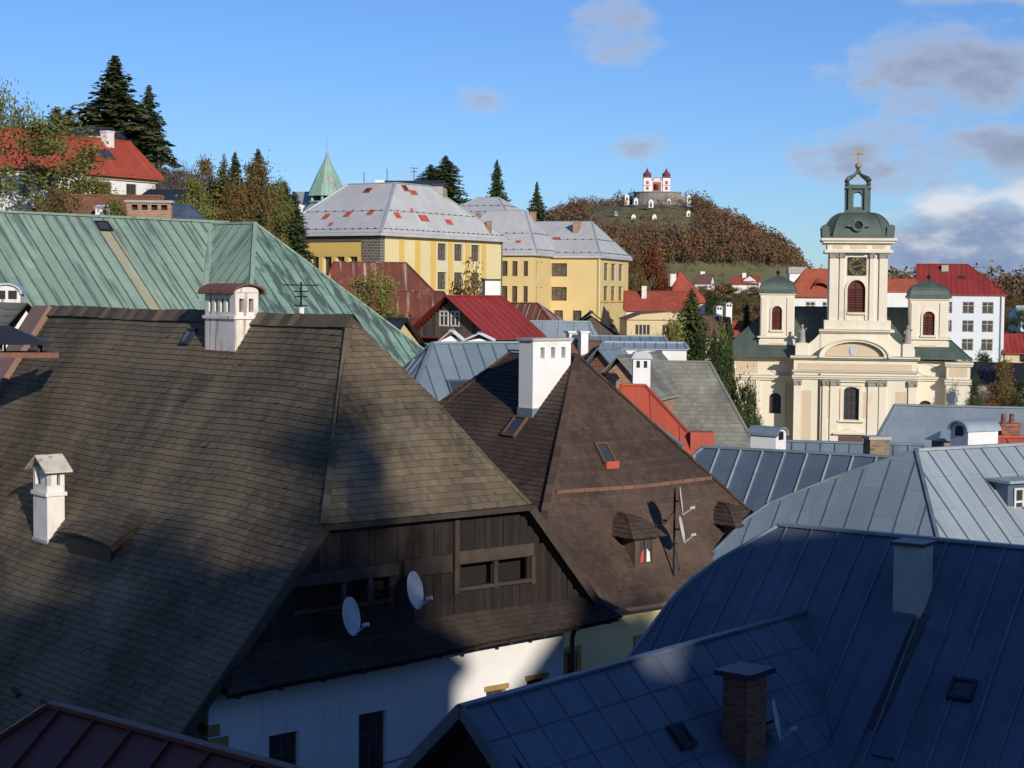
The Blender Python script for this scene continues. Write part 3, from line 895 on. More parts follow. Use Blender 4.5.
    x0, x1, y0, y1 = -.66, .02, 7.42, 8.95
    ops = [(.2+.30*i, .2+.30*i+.16, -.62, -.28) for i in range(4)]
    wall(b, (x0, y1), (x0, y0), -2.4, -.12, ops, .2)
    o2 = [(.12, .26, -.62, -.28), (.40, .54, -.62, -.28)]
    wall(b, (x0, y0), (x1, y0), -2.4, -.12, o2, .2); wall(b, (x1, y0), (x1, y1), -2.4, -.12); wall(b, (x1, y1), (x0, y1), -2.4, -.12)
    for yy in (y0, y1): b.face([((x0+x1)/2+.36*math.cos(PI*i/8), yy, -.14+.2*math.sin(PI*i/8)) for i in range(9)])
    b.box(x0-.05, x1+.05, y0-.05, y1+.05, -.80, -.72)
    ch = b.build('chimney', m_chim, h)
    dk = MB(); dk.box(x0+.17, x1-.17, y0+.17, y1-.17, -1, -.15); dk.build('flue', m_dark, ch)
    hd = MB(); N = 8; xm = (x0+x1)/2
    A1 = [(xm+.46*math.cos(PI*i/N), -.17+.24*math.sin(PI*i/N)) for i in range(N+1)]
    A2 = [(xm+.48*math.cos(PI*i/N), -.15+.26*math.sin(PI*i/N)) for i in range(N+1)]
    for i in range(N): hd.prism([A1[i], A2[i], A2[i+1], A1[i+1]], 'y', y0-.14, y1+.14)
    hd.build('chimney_hood', m_rustcap, ch)
    fl = MB(); fl.box(x0-.04, x1+.04, y0-.04, y1+.04, -2.3, -1.62); fl.build('flashing', m_rustcap, ch)
    # small white chimney lower on the slope, gabled metal cover
    b = MB(); cx, cy, a, e = -3.9, 11.35, .24, .42
    b.box(cx-a, cx+a, cy-e, cy+e, -7.0, -5.15)
    for sx in (-1, 1):
        for sy in (-1, 1): b.box(cx+sx*(a-.06)-.06, cx+sx*(a-.06)+.06, cy+sy*(e-.06)-.06, cy+sy*(e-.06)+.06, -5.15, -4.72)
    b.box(cx-a-.05, cx+a+.05, cy-e-.05, cy+e+.05, -5.42, -5.32)
    b.box(cx-a, cx+.03, cy-e, cy+e-.45, -5.15, -4.75)
    c2 = b.build('chimney', m_chim, h)
    t = MB()
    t.prism([(cy-e-.2, -4.80), (cy, -4.42), (cy+e+.2, -4.80), (cy+e+.2, -4.76), (cy, -4.37), (cy-e-.2, -4.76)], 'x', cx-a-.14, cx+a+.14)
    t.build('chimney_cover', m_cover, c2)
    f2 = MB(); f2.box(cx-a-.03, cx+a+.03, cy-e-.03, cy+e+.03, -7.0, -6.55); f2.build('flashing', m_galv, c2)
    # eyebrow dormer
    dm = Slope((-4.35, 0), (1, 0), [(0, -6.27, -10.0, -6.95), (1.2, -5.42, -9.2, -6.95)], lambda u_, t: .12*math.cos((u_+8.5)*PI/3.4)*(1-t)+.02)
    dd = MB(); dm.sheet(dd, -.03, 2, 8); dm.sheet(dd, -.12, 2, 8, True); dm.shingles(dd, .17, .13, .024, .008, 31)
    do = dd.build('dormer', m_shingle, h)
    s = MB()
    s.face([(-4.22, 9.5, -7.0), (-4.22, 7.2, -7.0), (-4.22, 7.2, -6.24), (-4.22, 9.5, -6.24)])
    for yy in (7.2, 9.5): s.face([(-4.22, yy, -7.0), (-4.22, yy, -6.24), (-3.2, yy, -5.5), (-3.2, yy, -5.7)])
    s.build('dormer_front', m_dark, do)  # solid front coloured near-black in place of shade
    skylight(h, left, -10.1, left.D-1.05, .42, .5, m_lead, 'roof_hatch')
    # fallen shingles: rough snow board on the lower slope
    for i in range(6):
        sb = MB(); uu = -13.5+i*1.6; sb.bar(left.pt(uu, 2.2, .05), left.pt(uu+.5, 2.1, .05), .1, .08); sb.build('snow_guard', m_wood2, h)
    return left, right, front
A_L, A_R, A_F = build_house_a()

# neighbour behind the party wall
def build_house_a2():
    h = thing('neighbour_house', 'grey shingle roof behind the pink-brown coping at the left edge', 'house', W(MA, 0, 21.4, -15.5), GRID)
    s = [Slope((-5.6, 0), (1, 0), [(0, -8.6, -9, 0), (2.8, -4.4, -9, 0), (4.6, -1.6, -9, 0), (5.6, -.55, -9, 0)]), Slope((5.6, 0), (-1, 0), [(0, -8.6, 0, 9), (2.8, -4.4, 0, 9), (4.6, -1.6, 0, 9), (5.6, -.55, 0, 9)])]
    m = MB()
    for i, q in enumerate(s): q.sheet(m, -.02, 3, 1); q.shingles(m, .3, .18, .03, seed=40+i)
    m.build('roof', m_shingle_g, h)
    w = MB()
    w.face([(-4.6, .1, -15.5), (4.6, .1, -15.5), (4.6, .1, -7.3), (2.6, .1, -4.4), (0, .1, -.8), (-2.6, .1, -4.4), (-4.6, .1, -7.3)])
    w.face([(4.6, 8.8, -15.5), (-4.6, 8.8, -15.5), (-4.6, 8.8, -7.3), (-2.6, 8.8, -4.4), (0, 8.8, -.8), (2.6, 8.8, -4.4), (4.6, 8.8, -7.3)])
    wall(w, (-4.6, 8.8), (-4.6, .1), -15.5, -7.3); wall(w, (4.6, .1), (4.6, 8.8), -15.5, -7.3)
    w.build('wall', m_white, h)
build_house_a2()
def build_rain_hood():
    p = at(-8, 356, 47.5)
    c = thing('hooded_chimney', 'wide chimney top under a raised dark metal rain hood, cut by the left edge', 'chimney', (p.x, p.y, p.z-6), R_(12))
    z = p.z
    b = MB(); b.box(-1.5, -.2, -.5, .5, z-6, z-.02); b.build('shaft', m_chim, c)
    b = MB(); b.box(-2.4, 1.85, -.75, .75, z-.02, z+.12); b.build('chimney_cap', m_rustcap, c)
    for sx in (-2.1, -.4, .3, 1.3):
        for sy in (-.55, .55): b = MB(); b.box(sx-.03, sx+.03, sy-.03, sy+.03, z+.12, z+.36); b.build('hood_post', m_iron, c)
    b = MB(); P = [(-2.6, -.85, z+.34), (1.6, -.85, z+.34), (1.6, .85, z+.34), (-2.6, .85, z+.34)]; A_, B_ = (-1.6, 0, z+.86), (.45, 0, z+.86)
    b.face([P[0], P[1], B_, A_]); b.face([P[1], P[2], B_]); b.face([P[2], P[3], A_, B_]); b.face([P[3], P[0], A_]); b.face(P[::-1]); b.build('rain_hood', m_lead, c)
build_rain_hood()
p = at(9, 312, 57)
_r = thing('hooded_chimney', 'white chimney with rounded hood and two dark vents at the left picture edge', 'chimney', (p.x, p.y, p.z-1.5), R_(8))
hood_chimney(_r, 0, 0, p.z-1.5, at(9, 285, 57).z, .88, .9, m_chim, m_galv, holes=2)

# ---- the red-brown shingled house in the middle
EB = at(600, 617, 45.51)
EB = (EB.x, EB.y)
def build_house_b():
    h = thing('shingled_house', 'old house with steep red-brown shingle hip roof, two small dormers and big white chimney', 'house', (*EB, -15.5), GRID)
    def wp(u, t): return .03*math.sin(u*.9+t*3)*math.sin(PI*t)
    hip = Slope((0, 0), (0, 1), [(0, -8.72, -2.75, 9.4), (.55, -8.1, -2.06, 8.83), (2.38, -5.75, .22, 6.92), (5.31, -2.0, 3.88, 3.88)], wp)
    left = Slope((-2.75, 0), (1, 0), [(0, -8.72, -13.5, 0), (1.1, -7.65, -13.1, -.88), (3.2, -5.5, -12.2, -2.5), (6.63, -2.0, -8.55, -5.31)], wp)
    right = Slope((9.4, 0), (-1, 0), [(0, -8.72, 0, 13.5), (5.52, -2.0, 5.31, 8.55)])
    back = Slope((0, 13.8), (0, -1), [(0, -8.72, -9.4, 2.75), (5.25, -2.0, -3.88, -3.88)])
    mb = MB()
    for i, s in enumerate((hip, left, right, back)):
        s.shingles(mb, .165 if i else .14, .13, .024 if i else .014, .008, 50+i)
    ro = mb.build('roof', m_shingle_b, h)
    u = MB()
    for s in (hip, left, right, back): s.sheet(u, -.025, 5, 3); s.sheet(u, -.14, 5, 3, True)
    u.build('roof_underlay', m_under, ro)
    c = MB()
    def caps(a, b, n):
        a, b = Vector(a), Vector(b)
        for i in range(n): c.bar(a.lerp(b, i/n), a.lerp(b, (i+1.05)/n), .2, .05)
    caps((3.88, 5.31, -1.95), (3.88, 8.55, -1.93), 9); caps((3.88, 5.31, -1.96), (.2, 2.4, -5.70), 16); caps((.2, 2.4, -5.70), (-2.75, 0, -8.68), 14)
    caps((3.88, 5.31, -1.96), (6.92, 2.38, -5.7), 18); caps((6.92, 2.38, -5.7), (9.4, 0, -8.68), 14); caps((3.88, 8.55, -1.96), (-2.75, 13.5, -8.68), 20)
    c.build('ridge_shingle', m_shingle_b, ro)
    # copper snow barrier across the hip face, dark slot in the left slope
    k = MB()
    dd = hip.d[2]
    for i in range(16):
        u0, u1 = .45+6.3*i/16, .45+6.3*(i+1)/16
        p, q = hip.pt(u0, dd+.03, .05), hip.pt(u1, dd+.03, .05)
        k.bar(p, q, .05, .11)
    k.build('snow_barrier', m_brownt, ro)
    k = MB(); a = left.pt(-4.3, 2.55, .03); b = left.pt(-2.7, 2.35, .03); k.bar(a, b, .16, .09); k.build('roof_vent', m_iron, ro)
    # walls
    w = MB()
    ops = [(.75, 1.75, -12, -9.75), (4.05, 5.05, -12, -9.75), (7.3, 8.3, -12, -9.75)]
    wall(w, (-2.2, .45), (8.8, .45), -15.5, -8.45, ops, .18)
    wall(w, (8.8, .45), (8.8, 13.2), -15.5, -8.45); wall(w, (8.8, 13.2), (-2.2, 13.2), -15.5, -8.45); wall(w, (-2.2, 13.2), (-2.2, .45), -15.5, -8.45)
    wl = w.build('wall', m_paley, h)
    put_windows(h, (-2.2, .45), (8.8, .45), ops, .18, nx=2, ny=2, fm=m_frameb)
    for o in ops:
        s = MB(); a, b = -2.2+o[0], -2.2+o[1]
        s.box(a-.15, a-.003, .40, .46, -12.1, -9.6); s.box(b+.003, b+.15, .40, .46, -12.1, -9.6); s.box(a-.003, b+.003, .401, .459, -9.745, -9.6); s.build('window_surround', m_ochre, wl)
    g = MB(); g.tube([(-2.9, -.07, -8.72), (9.4, -.07, -8.72)], .07, 8); g.tube([(-1.9, .36, -8.85), (-1.9, .36, -15.4)], .05, 8); g.build('gutter', m_mauve, h)
    # dormers
    def dormer(x, curtain):
        y = .82; zf = -7.78
        b = MB()
        b.box(x-.42, x+.42, y, y+1.3, zf, zf+.95)
        o = b.build('dormer', m_woodg, h)
        f = MB()
        for a, c_ in ((x-.42, x-.25), (x+.25, x+.42)): f.box(a, c_, y-.04, y-.003, zf, zf+.95)
        f.box(x-.249, x+.249, y-.039, y-.003, zf+.8, zf+.95); f.box(x-.249, x+.249, y-.039, y-.003, zf, zf+.12)
        f.box(x-.03, x+.03, y-.05, y-.004, zf+.121, zf+.799)
        f.build('window_frame', m_frameb, o)
        p = MB(); p.face([(x-.249, y-.012, zf+.121), (x+.249, y-.012, zf+.121), (x+.249, y-.012, zf+.799), (x-.249, y-.012, zf+.799)]); p.build('pane', m_glass, o)
        for sx in (-1, 1):
            q = MB()
            if curtain == 'white':
                q.face([(x+sx*.04, y-.018, zf+.13), (x+sx*.2, y-.018, zf+.13), (x+sx*.2, y-.018, zf+.78), (x+sx*.04, y-.018, zf+.78)]); q.build('curtain', m_frame, o)
            else:
                q.prism([(x+sx*.05, zf+.14), (x+sx*.2, zf+.14), (x+sx*.17, zf+.4), (x+sx*.06, zf+.52)], 'y', y-.03, y-.019); q.build('curtain', m_redpatch if sx < 0 else m_white, o)
        r = [Slope((x, y-.22), (0, 1), [(0, zf+.85, -.66, .66), (.55, zf+1.28, -.36, .36), (.9, zf+1.4, -.1, .1), (2.4, zf+1.5, -.05, .05)]),
             Slope((x-.66, y), (1, 0), [(0, zf+.85, -2.2, .22), (.34, zf+1.28, -2.2, -.33), (.66, zf+1.42, -2.2, -.7)]), Slope((x+.66, y), (-1, 0), [(0, zf+.85, -.22, 2.2), (.34, zf+1.28, .33, 2.2), (.66, zf+1.42, .7, 2.2)])]
        t = MB()
        for i, s_ in enumerate(r): s_.sheet(t, -.02); s_.shingles(t, .16, .14, .03, seed=i+int(x*7))
        t.build('dormer_roof', m_shingle_b, o)
    dormer(2.45, 'red'); dormer(6.6, 'white')
    skylight(h, hip, 3.0, hip.d[2]+.85, .5, .75, m_frameb)
    pl = MB(); pl.box(2.75, 3.25, 2.75, 2.95, -5.2, -4.98); pl.build('skylight_apron', m_redpatch, h)
    skylight(h, left, -5.75, left.D-3.4, .6, .8, m_frameb, 'roof_hatch')
    # the big white chimney
    b = MB(); x0, x1, y0, y1 = 2.1, 3.62, 5.35, 6.0
    ops = [(.30+.42*i, .46+.42*i, -2.05, -1.72) for i in range(3)]
    wall(b, (x0, y0), (x1, y0), -4.6, -1.52, ops, .2); wall(b, (x1, y0), (x1, y1), -4.6, -1.52); wall(b, (x1, y1), (x0, y1), -4.6, -1.52, ops, .2); wall(b, (x0, y1), (x0, y0), -4.6, -1.52)
    c = b.build('chimney', m_white, h)
    k = MB(); k.box(x0+.2, x1-.2, y0+.19, y1-.19, -2.2, -1.6); k.build('flue', m_dark, c)
    k = MB(); k.box(x0-.06, x1+.06, y0-.06, y1+.06, -1.52, -1.44); k.build('chimney_cap', m_concr, c)
    k = MB(); k.box(x0-.03, x0+.35, y0-.03, y1+.03, -4.5, -3.55); k.build('flashing', m_slate, c)
    return hip
B_H = build_house_b()

# ---- blue roofs in the right foreground
TC = R_(-34.8)
OCp = at(780, 525, 38.0); OC = (OCp.x, OCp.y)
def build_house_c():
    h = thing('blue_roofed_house', 'long house under a dark blue sheet metal roof with square grey chimney, lower right', 'house', (*OC, -15.5), TC)
    zr = OCp.z
    front = Slope((0, -5.4), (0, 1), [(0, zr-4.7, -2.6, 16), (2.3, zr-2.75, -2.05, 16), (3.0, zr-2.12, -1.86, 16), (3.5, zr-1.68, -1.74, 16), (4.0, zr-1.24, -1.5, 16), (4.5, zr-.8, -1.07, 16), (4.9, zr-.45, -.6, 16), (5.2, zr-.18, -.24, 16), (5.4, zr, 0, 16)])
    back = Slope((0, 5.4), (0, -1), [(0, zr-4.7, -16, 2.6), (5.4, zr, -16, 0)])
    mb = MB(); s = MB()
    front.sheet(mb, 0, 24, 1); back.sheet(mb)
    # left hip end follows the swept edge
    e = [front.pt(front.q(d)[0][2], d) for d in [front.D*i/24 for i in range(25)]]
    f = [Vector((p.x, -p.y, p.z)) for p in e]
    for a, b, c, d in zip(e, e[1:], f, f[1:]): mb.face([a, b, d, c])
    front.seams(s, .62, .03, .045, .2); back.seams(s, .62)
    ro = mb.build('roof', m_blue, h); s.build('seam', m_blues, ro)
    c = MB(); c.bar((0, 0, zr+.02), (16, 0, zr+.02), .2, .06)
    for a, b in zip(e, e[1:]): c.bar(a+Vector((0, 0, .02)), b+Vector((0, 0, .02)), .07, .06)
    c.build('ridge_cap', m_slate, ro)
    w = MB()
    for a, b in (((-1.9, -4.8), (15.8, -4.8)), ((15.8, -4.8), (15.8, 4.8)), ((15.8, 4.8), (-1.9, 4.8)), ((-1.9, 4.8), (-1.9, -4.8))): wall(w, a, b, -15.5, zr-4.4)
    w.face([(15.8, -4.8, zr-4.4), (15.8, 4.8, zr-4.4), (15.8, 0, zr-.2)])
    w.build('wall', m_beige, h)
    # chimney with its leadings running down the slope
    b = MB(); b.box(3.36, 3.96, -1.62, -1.0, zr-2.4, zr+.06); ch = b.build('chimney', m_concr, h)
    b = MB(); b.box(3.30, 4.02, -1.68, -.94, zr+.06, zr+.13); b.build('chimney_cap', m_lead, ch)
    def strip(u0, u1, dt, db, shift, m, hh, nm):
        k = MB(); N = 8
        for i in range(N):
            a, b_ = dt+(db-dt)*i/N, dt+(db-dt)*(i+1)/N
            sa, sb_ = shift*i/N, shift*(i+1)/N
            P = [front.pt(u0+sa, a, hh), front.pt(u1+sa, a, hh), front.pt(u1+sb_, b_, hh), front.pt(u0+sb_, b_, hh)]
            Q = [front.pt(u0+sa, a, -.02), front.pt(u1+sa, a, -.02), front.pt(u1+sb_, b_, -.02), front.pt(u0+sb_, b_, -.02)]
            k.face([P[3], P[2], P[1], P[0]]); k.face([P[0], Q[0], Q[3], P[3]]); k.face([P[1], P[2], Q[2], Q[1]])
        k.build(nm, m, h)
    dch = front.D-2.1
    strip(3.3, 3.85, dch, .9, -.15, m_blue, .09, 'raised_strip')
    strip(3.88, 4.12, dch+.1, 2.2, -.15, m_rustrun2, .02, 'gutter_stain')
    strip(4.14, 4.62, dch-.3, 1.6, -.1, m_blue, .05, 'raised_strip')
    skylight(h, front, 5.3, front.D-4.0, .5, .5, m_lead)
    return front
m_rustrun2 = mat('brown_stained_metal', (.07, .065, .06), (.05, .05, .06), 3, .7)
C_F = build_house_c()

# ---- low blue roof with the dark gable
D0 = at(475, 703, 27.5567); D1 = at(812, 610, 36.0)
TD = math.atan2(D1.y-D0.y, D1.x-D0.x)
def build_house_d():
    h = thing('gabled_wing', 'low blue-roofed wing with dark board gable and red brick chimney, bottom right of the picture', 'house', (D0.x, D0.y, -15.5), TD)
    zr = D0.z; L = 11.5
    near = Slope((0, -4.6), (0, 1), [(0, zr-4.5, -.35, L), (2.6, zr-2.05, -.35, L), (4.6, zr, -.35, L)])
    far = Slope((0, 4.6), (0, -1), [(0, zr-4.5, -L, .35), (2.6, zr-2.05, -L, .35), (4.6, zr, -L, .35)])
    mb = MB(); near.sheet(mb, 0, 4); far.sheet(mb, 0, 4); near.sheet(mb, -.1, 4, 1, True); far.sheet(mb, -.1, 4, 1, True)
    s = MB()
    ro = mb.build('roof', m_blue, h)
    c = MB(); c.bar((-.35, 0, zr+.01), (L, 0, zr+.01), .16, .05)
    for sg in (-1, 1): c.bar((-.36, 0, zr-.04), (-.36, sg*2.0, zr-2.0), .06, .2); c.bar((-.36, sg*2.0, zr-2.0), (-.36, sg*4.6, zr-4.55), .06, .2)
    c.build('verge_trim', m_blue, ro)
    # flat locked joints of the sheets
    j = MB()
    for k in range(1, 9):
        d = near.D*k/9
        j.bar(near.pt(-.3, d, .008), near.pt(L-.3, d, .008), .02, .012)
    near.seams(j, .8, .02, .014, .3)
    j.build('sheet_joint', m_blue, ro)
    w = MB(); w.face([(.1, 4.0, -15.5), (.1, -4.0, -15.5), (.1, -4.0, zr-4.0), (.1, -2, zr-1.75), (.1, 0, zr-.15), (.1, 2, zr-1.75), (.1, 4, zr-4.0)])
    wall(w, (.1, -4), (L, -4), -15.5, zr-4); wall(w, (L, 4), (.1, 4), -15.5, zr-4)
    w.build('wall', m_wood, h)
    b = MB(); b.box(5.3, 5.98, -1.92, -1.4, zr-2.6, zr-.22); ch = b.build('chimney', m_brick, h)
    b = MB(); b.box(5.18, 6.1, -2.04, -1.28, zr-.22, zr-.12); b.build('chimney_cap', m_lead, ch)
    b = MB(); b.box(5.26, 6.02, -1.96, -1.36, zr-2.6, zr-1.75); b.build('flashing', m_slated, ch)
    skylight(h, near, 4.25, near.D-1.95, .42, .5, m_lead)
    return near
D_N = build_house_d()

# ---- dark red roof in the lower left corner
N0 = at(50, 705, 20)
TN = R_(-39.7)
def build_house_n():
    h = thing('red_roofed_house', 'dark red sheet metal roof with standing seams poking up in the lower left corner', 'house', (N0.x, N0.y, -15.2), TN)
    zr = N0.z
    f = Slope((0, -3.4), (0, 1), [(0, zr-2.9, -2.9, 7), (3.4, zr, 0, 7)]); b = Slope((0, 3.4), (0, -1), [(0, zr-2.9, -7, 2.9), (3.4, zr, -7, 0)]); l = Slope((-2.9, 0), (1, 0), [(0, zr-2.9, -3.4, 3.4), (2.9, zr, 0, 0)])
    m = MB(); s = MB()
    for q in (f, b, l): q.sheet(m); q.seams(s, .68, .03, .04, .25)
    m.box(-2.9, 7, -3.4, 3.4, zr-3.05, zr-2.915)
    ro = m.build('roof', m_redd, h); s.build('seam', m_redd, ro)
    c = MB(); c.bar((0, 0, zr+.02), (7, 0, zr+.02), .14, .05); c.bar((0, 0, zr+.02), (-2.9, -3.4, zr-2.88), .1, .05); c.bar((0, 0, zr+.02), (-2.9, 3.4, zr-2.88), .1, .05); c.build('ridge_cap', m_redd, ro)
    block_walls(h, -2.4, 6.8, -2.9, 2.9, -15.2, zr-3.0, m_beige)
build_house_n()

# satellite dishes
SOUTH = Vector((.93, -.22, .30))
def a_gable(x, z, off=.3): return W(MA, x, off, z)
p = W(MA, -2.45, -.35, -6.99); dish(p, (.91, -.34, .2), .385, 'white satellite dish lower on the dark board gable, the left of its two dishes', 'satellite dishes', W(MA, -2.9, .3, -6.9))
p = W(MA, -.76, -.35, -6.61); dish(p, (.91, -.34, .2), .385, 'white satellite dish higher up on the dark board gable, right of the other dish', 'satellite dishes', W(MA, -1.1, .3, -6.6))
pm = W(EB, 3.35, .55, 0)
mast = thing('antenna_mast', 'thin metal mast carrying two white dishes in front of the red-brown shingle roof', 'mast', (pm.x, pm.y, -8.6))
b = MB(); b.tube([(0, 0, -8.6), (0, 0, -5.6)], .03, 8); b.build('pole', m_iron, mast)
b = MB(); b.tube([(0, 0, -6.2), (-.5, .25, -7.0), (-.6, .7, -7.9)], .012, 5); b.tube([(0, 0, -7.2), (.25, .3, -8.2)], .012, 5); b.build('cable', m_iron, mast)
dish(pm+Vector((.14, -.05, -5.95)), (.99, -.1, .12), .38, 'upper of the two white dishes on the mast by the red-brown roof', 'satellite dishes', pm+Vector((0, 0, -5.95)))
dish(pm+Vector((.17, -.05, -6.75)), (.97, -.16, .2), .38, 'lower of the two white dishes on the mast by the red-brown roof', 'satellite dishes', pm+Vector((0, 0, -6.75)))
p = W((D0.x, D0.y), 6.55, -1.75, D0.z-1.25, TD); dish(p, (.97, -.2, .2), .36, 'white satellite dish beside the red brick chimney on the blue roof', 'satellite dishes', W((D0.x, D0.y), 6.0, -1.65, D0.z-1.3, TD))
for dx, dz, lb in ((-.35, -1.75, 'left of the two dishes lying flat in the dark gable of the low blue-roofed wing'), (.35, -1.62, 'right of the two dishes lying flat in the dark gable of the low blue-roofed wing')):
    p = W((D0.x, D0.y), -.55, -dx-.15, D0.z+dz, TD); dish(p, (.45, -.5, .75), .28, lb, 'satellite dishes', p+Vector((.25, .35, -.1)))

# ================================================================== ROOFS OF THE OLD TOWN BEHIND
def frame_at(px, py, Y):
    p = at(px, py, Y); return p

# ---- blue-grey hip roof behind the blue house (E), custom bend
def build_house_e():
    a = at(916, 450, 50)
    h = thing('bent_hip_house', 'house with pale blue-grey seamed hip roof and a flat-topped dormer, right edge', 'house', (a.x, a.y, -15.5), 0)
    z = a.z; t = R_(30); k = .92
    n1 = Vector((math.sin(t), math.cos(t))); n2 = Vector((-math.sin(t), math.cos(t)))
    H = 5.2; hipx = math.tan(t)     # along-eave shift per run at the bend
    L = Slope((-n1.x*H, -n1.y*H), n1, [(0, z-k*H, -6.2, hipx*H), (H-2.33, z-k*2.33, -4.41, hipx*2.33), (H-1.8, z-k*1.8, -3.84, hipx*1.8), (H-.86, z-k*.86, -2.02, hipx*.86), (H, z, 0, 0)])
    Rr = Slope((-n2.x*H, -n2.y*H), n2, [(0, z-k*H, -hipx*H, 12), (H, z, 0, 12)])
    B = Slope((n2.x*H, n2.y*H), -n2, [(0, z-k*H, -12, 5), (H, z, -12, 0)])
    m = MB(); s = MB(); L.sheet(m, 0, 6); L.seams(s, .72, .03, .03, .1)
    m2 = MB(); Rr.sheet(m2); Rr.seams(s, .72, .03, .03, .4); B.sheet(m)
    ro = m.build('roof', m_slate, h); m2.build('roof', m_slatel, h); s.build('seam', m_slateseam, ro)  # right slope gets a paler copy of the metal for its brighter light
    c = MB(); e = [L.pt(L.q(d)[0][3], d, .02) for d in (0, L.D)]; c.bar(e[0], e[1], .1, .06)
    e2 = [L.pt(L.q(d)[0][2], d, .02) for d in L.d]
    c.build('ridge_cap', m_slateseam, ro); c = MB()
    for p_, q_ in zip(e2, e2[1:]): c.bar(p_, q_, .06, .05)
    c.build('ridge_cap', m_slateseam, ro); c = MB()
    q = Rr.pt(0, Rr.D, .02); q2 = Rr.pt(12, Rr.D, .02); c.bar(q, q2, .2, .08)
    c.build('ridge_cap', m_slates, ro)
    # walls under the eaves
    w = MB(); P = [L.pt(-5.6, .5), L.pt(hipx*H*.9, .5), Rr.pt(11.8, .5), B.pt(-11.8, .5), B.pt(4, .5)]
    P = [(p.x, p.y) for p in P]
    for p, q in zip(P, P[1:]+P[:1]): wall(w, p, q, -15.5, z-k*H+.2)
    w.build('wall', m_white, h)
    # box dormer
    d0 = Rr.D-2.35
    cpt = Rr.pt(2.75, d0)
    hd = thing_part = MB()
    e_ = Vector((Rr.e.x, Rr.e.y, 0)); n_ = Vector((Rr.n.x, Rr.n.y, 0))
    def P3(u, v, w_): return cpt+e_*u+n_*v+Vector((0, 0, w_))
    b = MB()
    def bx(mb, u0, u1, v0, v1, w0, w1): mb.obox(P3((u0+u1)/2, (v0+v1)/2, (w0+w1)/2), e_*(u1-u0)/2, n_*(v1-v0)/2, Vector((0, 0, (w1-w0)/2)))
    bx(b, -.75, .75, 0, 1.9, -.6, .68)
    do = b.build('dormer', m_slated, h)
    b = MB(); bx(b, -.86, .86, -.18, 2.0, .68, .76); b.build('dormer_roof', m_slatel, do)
    b = MB(); bx(b, -.5, .5, -.03, .0-.002, -.25, .5); b.build('pane', m_glass, do)
    b = MB()
    for u in (-.5, -.17, .17, .5): bx(b, u-.035, u+.035, -.06, -.031, -.25, .5)
    for v in (-.25, .125, .5): bx(b, -.53, .53, -.059, -.032, v-.03, v+.03)
    b.build('window_frame', m_frame, do)
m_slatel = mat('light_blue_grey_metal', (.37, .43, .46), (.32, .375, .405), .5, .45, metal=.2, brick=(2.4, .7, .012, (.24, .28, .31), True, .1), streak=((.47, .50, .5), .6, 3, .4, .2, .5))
m_slateseam = mat('grey_seam', (.16, .20, .23), rough=.45, metal=.3)
build_house_e()

# ---- seamed roof behind (F)
def build_house_f():
    a = at(720, 448, 58); b_ = at(870, 462, 55.6)
    th = math.atan2(b_.y-a.y, b_.x-a.x)
    h = thing('dark_seamed_house', 'house with dark blue roof ruled by pale seams, right of the red-brown shingle roof', 'house', (a.x, a.y, -15.5), th)
    z = a.z
    f = Slope((0, -5), (0, 1), [(0, z-4.2, -4.5, 12), (1.2, z-3.35, -4, 12), (5, z, -.6, 12)]); g = Slope((0, 5), (0, -1), [(0, z-4.2, -12, 4.5), (5, z, -12, .6)])
    m = MB(); s = MB(); f.sheet(m); g.sheet(m); f.seams(s, .78, .045, .06); 
    m.face([f.pt(-4.5, 0), f.pt(-.6, f.D), g.pt(4.5, 0)])
    ro = m.build('roof', m_slated, h); s.build('seam', m_slates, ro)
    c = MB(); c.bar((-.6, 0, z+.02), (12, 0, z+.02), .2, .07); c.bar((-.6, 0, z+.02), (-4.4, -5, z-4.15), .12, .06); c.build('ridge_cap', m_slate, ro)
    block_walls(h, -3.8, 11.5, -4.4, 4.4, -16, z-3.9, m_cream)
    return h, a, th
HF, AF, TF = build_house_f()

def roof_house(name, label, cat, px, py, Y, th, W_, D_, drop, zb, roofm, wallm, hipl=None, hipr=None, kind='seam', sp=.6, ms=None, ridge_off=0, ops=None, group=None, over=.45, course=.3, cap=None, thick=.16, **kw):
    """house found by the left end of its ridge (which runs along local x); hipl/hipr = setback of the ridge ends (0 = gable)"""
    a = at(px, py, Y); th = R_(th)
    hl = D_/2 if hipl is None else hipl; hr = D_/2 if hipr is None else hipr
    zb_ = zb
    h = thing(name, label, cat, (a.x, a.y, zb_), th, group)
    x0, x1, y0, y1 = -hl, W_-hl, -D_/2, D_/2
    ze = a.z-drop
    gab = [k for k, v in (('l', hl), ('r', hr)) if v < .05]
    hip_roof(h, x0-(over if 'l' not in gab else .3)*0, x1, y0, y1, ze, (x0+hl, 0, x1-hr, 0), a.z, roofm, kind, sp, ms, course=course, cap=cap, thick=thick)
    o = over
    zt = ze-.02
    block_walls(h, x0+(o if 'l' not in gab else .25), x1-(o if 'r' not in gab else .25), y0+o, y1-o, zb_, ze+(drop*(o/(D_/2)) if gab else 0)-.05, wallm, ops, gab, a.z-.25, 0, **kw)
    return h

# grey-blue hip roof left of the big white chimney (H)
hH = roof_house('hip_roofed_house', 'house with a plain light blue-grey seamed hip roof, left of the big white chimney', 'house', 433, 343, 66, 22, 12, 8.4, 3.9, -15, m_slate, m_white, hipl=3.2, hipr=4, ms=m_slateseam)
b = MB(); sl = Slope((0, -4.2), (0, 1), [(0, at(433, 343, 66).z-3.9, -3.2, 6.3), (4.2, at(433, 343, 66).z, 0, 2.3)])
skylight(hH, sl, .55, sl.D*.48, 1.1, .9, m_slated)

